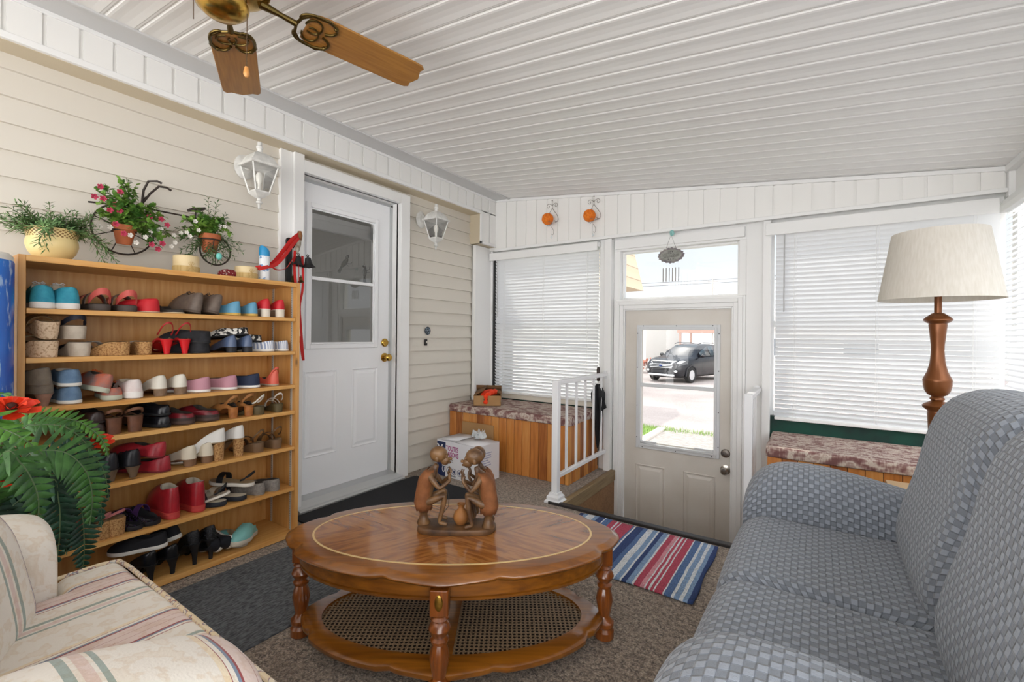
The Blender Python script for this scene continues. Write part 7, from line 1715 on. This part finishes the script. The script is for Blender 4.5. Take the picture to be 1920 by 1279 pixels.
# car port frame
t = thing('carport', 'open wooden car port frame behind the dark car across the street', 'carport', (-6.2, 25.4, GZ))
WDB = mat('red_brown_timber', hexc('8a6a5c'), 0.8)
for x in (0.0, 1.1, 2.2, 3.6): 
    for y in (0, 2.5): g = G(); g.box(x, x + 0.10, y, y + 0.10, 0, 2.35); g.done('post', WDB if x == 0 else TRIM, t)
g = G(); g.box(-0.1, 3.8, -0.02, 0.12, 2.2, 2.38); g.box(-0.1, 3.8, 2.48, 2.62, 2.2, 2.38); g.done('beam', WDB, t)
g = G()
for k in range(9): g.box(0.0 + k * 0.44, 0.06 + k * 0.44, 0, 2.6, 2.38, 2.46)
g.done('rafters', WDB, t)
def bush(label, loc, r, m1, m2=None, n=380, nm='bush'):
    t = thing(nm, label, 'bush', loc); g, h_ = G(), G()
    for k in range(n):
        a, b = random.uniform(0, 2 * PI), random.uniform(-0.2, 1.4); rr = r * random.uniform(0.6, 1.0)
        p = Vector((rr * math.cos(a) * math.cos(b), rr * math.sin(a) * math.cos(b), r * 0.4 + rr * math.sin(b)))
        leafq(h_ if (m2 and k % 4 == 0) else g, p, (random.uniform(-1, 1), random.uniform(-1, 1), random.uniform(-.3, 1)), r * 0.22)
    g.tube([(0, 0, 0), (0, 0, r * 0.8)], r * 0.06, 6)
    g.done('foliage', m1, t, fix=False)
    if m2: h_.done('blossom', m2, t, fix=False)
GBU = mat('garden_green', hexc('6c9440'), 0.8, var=hexc('8fae55'), vscale=2)
bush('shrub with orange blossom at the right behind the dark car', (-5.35, 28.9, GZ), 0.95, GBU, mat('orange_blossom', hexc('e8862f'), 0.7))
bush('low green shrub by the white neighbour house left of the car', (-9.6, 25.0, GZ), 0.7, GBU)
bush('red-brown hedge beside the white neighbour house', (-7.6, 24.6, GZ), 0.55, mat('red_brown_leaf', hexc('9c5f4a'), 0.8))
t = thing('utility_pole', 'thin utility pole carrying wires beyond the transom window', 'pole', (-4.55, 25.5, GZ))
g = G(); g.tube([(0, 0, 0), (0, 0, 5.05)], 0.03, 8); g.tube([(-0.25, 0, 4.9), (0.25, 0, 4.9)], 0.02, 6); g.tube([(0.02, 0, 4.6), (0.5, 0, 3.9)], 0.012, 5); g.done('pole', mat('grey_pole', hexc('8a8580'), 0.8), t)
g = G(); 
for z, s_ in ((4.06, 0.0), (3.99, 0.1)): g.tube([(-16 + 1.0 * k, 25.5, z - s_ + 0.012 * (k - 11) ** 2 * 0.12) for k in range(23)], 0.011, 5)
tag(g.done('overhead_wires', BLACK), 'thin overhead wires crossing the sky in the transom window', 'wires')
# ---------------------------------------------------------------- parked car
CP = mat('dark_blue_black_car_paint', hexc('0c0e15'), 0.3, 0.0, spec=0.4, coat=0.35); CGL = mat('car_window_glass', hexc('2c383f'), 0.15, 0.0, spec=0.4); TYR = mat('tyre_rubber', hexc('1c1c1c'), 0.9)
RIM = mat('alloy_rim', hexc('c7c9cb'), 0.3, 0.7); PLA = mat('dark_car_plastic', hexc('202124'), 0.7); HL = mat('headlight_lens', hexc('dfe3e4'), 0.1)
CAR = thing('car', 'dark blue-black compact SUV parked facing the house beyond the entry door glass', 'car', (-5.02, 20.9, GZ), (0, 0, 0))
# body: stations along length (x from front 0 to rear 4.5), section half outlines
Lc, Wc = 4.5, 0.92
def sec(x, zb, zbelt, hw, zroof, hwr, tuck=0.06):
    return [(x, 0, zb), (x, hw * 0.72, zb), (x, hw * 0.97, zb + 0.10), (x, hw, zb + 0.28), (x, hw * 0.99, (zb + zbelt) / 2 + 0.12), (x, hw * 0.96, zbelt - 0.04), (x, hw * 0.93, zbelt), (x, hwr + (hw * 0.93 - hwr) * 0.45, zbelt + (zroof - zbelt) * 0.55), (x, hwr, zroof - 0.05 * (zroof - zbelt > 0.1)), (x, hwr * 0.8, zroof - 0.008), (x, 0, zroof)]
ST = [sec(0.0, 0.36, 0.68, 0.62, 0.76, 0.50), sec(0.06, 0.27, 0.82, 0.76, 0.90, 0.62), sec(0.25, 0.22, 0.92, 0.86, 0.985, 0.70), sec(0.6, 0.22, 0.98, 0.91, 1.05, 0.74), sec(1.1, 0.22, 1.03, 0.92, 1.11, 0.76), sec(1.30, 0.22, 1.05, 0.92, 1.16, 0.74), sec(1.75, 0.22, 1.07, 0.92, 1.48, 0.66), sec(2.1, 0.22, 1.08, 0.92, 1.62, 0.62), sec(2.6, 0.22, 1.10, 0.92, 1.68, 0.62), sec(3.2, 0.22, 1.12, 0.92, 1.67, 0.61), sec(3.8, 0.22, 1.15, 0.91, 1.61, 0.59), sec(4.15, 0.24, 1.16, 0.88, 1.50, 0.57), sec(4.4, 0.28, 1.12, 0.84, 1.18, 0.66), sec(4.5, 0.40, 0.85, 0.76, 0.90, 0.62)]
g = G(); R = []
for s_ in ST:
    full = [(x, y, z) for x, y, z in s_] + [(x, -y, z) for x, y, z in reversed(s_[1:-1])]
    R.append([(-y, x, z) for x, y, z in full])   # local +y points away from the viewer
g.rings(R); g.done('car_body', CP, CAR, smooth=50)
def cq(pts, nm, m, off=0.0): 
    g = G(); g.add([(-y, x, z) for x, y, z in pts], [tuple(range(len(pts)))]); return g.done(nm, m, CAR, fix=False, solid=0.012)
cq([(1.33, -0.66, 1.16), (1.33, 0.66, 1.16), (2.02, 0.55, 1.60), (2.02, -0.55, 1.60)], 'windscreen', CGL)
for s_ in (1, -1):
    for a, b, nm in ((1.66, 2.5, 0), (2.56, 3.25, 0), (3.31, 3.95, 0)):
        def zt(x): return min(1.56, 1.17 + (x - 1.45) * 0.62) if x < 2.2 else 1.575 - 0.05 * max(0, x - 3.2)
        pts = [(a, s_ * 0.885, 1.135), (b, s_ * 0.885, 1.15), (b - 0.0, s_ * (0.70), zt(b)), (a + (0.0), s_ * (0.885 - (zt(a) - 1.13) / 0.45 * 0.19), zt(a))]
        cq(pts, 'side_window', CGL)
    g = G(); g.tube([(-s_ * 0.58, 2.0, 1.66), (-s_ * 0.60, 2.3, 1.725), (-s_ * 0.60, 3.5, 1.70), (-s_ * 0.58, 3.8, 1.64)], 0.018, 6); g.done('roof_rail', PLA, CAR)
    g = G(); g.sphere((-s_ * 1.02, 1.62, 1.16), 1.0, 12, 8, (0.11, 0.07, 0.08)); g.tube([(-s_ * 0.90, 1.66, 1.12), (-s_ * 0.98, 1.64, 1.14)], 0.025, 6); g.done('wing_mirror', CP, CAR)
    cq([(-0.012 + 0.03, s_ * 0.42, 0.80), (0.12, s_ * 0.80, 0.84), (0.42, s_ * 0.905, 0.95), (0.30, s_ * 0.82, 0.97), (0.05, s_ * 0.50, 0.90)], 'headlight', HL)
    g = G(); g.sphere((-s_ * 0.66, 0.03, 0.52), 1.0, 12, 8, (0.09, 0.04, 0.05)); g.done('fog_lamp', HL, CAR)
    for yw in (0.85, 3.55):
        wt = thing('wheel', None, None, (-s_ * 0.86, yw, 0.345)); wt.parent = CAR
        g = G(); g.lathe([(0.22, -0.10), (0.31, -0.11), (0.345, -0.08), (0.345, 0.08), (0.31, 0.11), (0.22, 0.10)], 36, axis='x', cap0=False, cap1=False); g.done('tyre', TYR, wt, smooth=40)
        g = G(); g.lathe([(0.23, -0.09), (0.235, -0.10 * 0.9), (0.20, -0.085), (0.05, -0.07), (0.05, 0.07), (0.20, 0.085), (0.235, 0.09), (0.23, 0.09)], 36, axis='x')
        for k in range(5):
            a = 2 * PI * k / 5
            g.box(-0.10, 0.10, -0.0, 0.0, 0, 0) if False else g.tube([(0, 0.05 * math.cos(a), 0.05 * math.sin(a)), (0, 0.22 * math.cos(a), 0.22 * math.sin(a))], 0.045, 6)
        g.sphere((0, 0, 0), 1.0, 12, 8, (0.11, 0.05, 0.05)); g.done('alloy_rim', RIM, wt)
    g = G(); g.tube([(-s_ * 0.905, 0.45, 0.30), (-s_ * 0.925, 0.52, 0.62), (-s_ * 0.925, 0.85, 0.76), (-s_ * 0.925, 1.18, 0.62), (-s_ * 0.925, 1.26, 0.30)], 0.035, 6); g.tube([(-s_ * 0.905, 3.15, 0.30), (-s_ * 0.925, 3.22, 0.62), (-s_ * 0.925, 3.55, 0.76), (-s_ * 0.925, 3.88, 0.62), (-s_ * 0.925, 3.96, 0.30)], 0.035, 6); g.done('wheel_arch_trim', PLA, CAR)
g = G(); g.box(-0.52, 0.52, -0.035, 0.06, 0.62, 0.82); o = g.done('grille', PLA, CAR, bevel=0.04)
for z, w in ((0.80, 0.54), (0.735, 0.56), (0.665, 0.52)):
    g = G(); g.box(-w, w, -0.055, 0.03, z - 0.016, z + 0.016); g.done('grille_bar', RIM, CAR, bevel=0.008)
g = G(); g.sphere((0, -0.06, 0.745), 1.0, 20, 10, (0.085, 0.015, 0.036)); g.done('oval_emblem', mat('blue_oval', hexc('1d3b7a'), 0.3), CAR)
g = G(); g.box(-0.50, 0.50, -0.02, 0.05, 0.42, 0.54); g.done('lower_intake', PLA, CAR, bevel=0.02)
g = G(); g.box(-0.62, 0.62, -0.035, 0.06, 0.30, 0.385); g.done('skid_plate', RIM, CAR, bevel=0.02)
CAR.rotation_euler = (0, 0, -0.30)
CAR.location = (-5.62, 20.0, GZ)

# ================================================================ groups of repeats
ROWS = ((R1, 'top shelf'), (R2, 'second shelf'), (R3, 'third shelf'), (R4, 'fourth shelf'), (R5, 'fifth shelf'), (R6, 'sixth shelf'), (R7, 'bottom board'))
GRP = {'pillar_candle': 'candles on the shelf top', 'silk_flower': 'silk flowers on the fern', 'wall_lantern': 'wall lanterns beside the house door', 'storage_bench': 'storage benches under the far windows',
       'window_blind': 'venetian blinds', 'bell': 'bells on the hook plate', 'wire_candle_sconce': 'wire sconces on the header', 'railing': 'white rails around the entry', 'bird_ornament': 'bird ornaments in the door window',
       'house': 'houses across the street', 'bush': 'shrubs across the street'}
for o in [x for x in bpy.data.objects if x.parent is None and 'label' in x]:
    if o.get('category') == 'shoe' or (o['category'] == 'shoe'):
        zz = o.location.z
        o['group'] = 'shoes on the ' + [n for z_, n in ROWS if zz >= z_ - 0.002][0]
    b_ = o.name.split('.')[0]
    if b_ in GRP: o['group'] = GRP[b_]
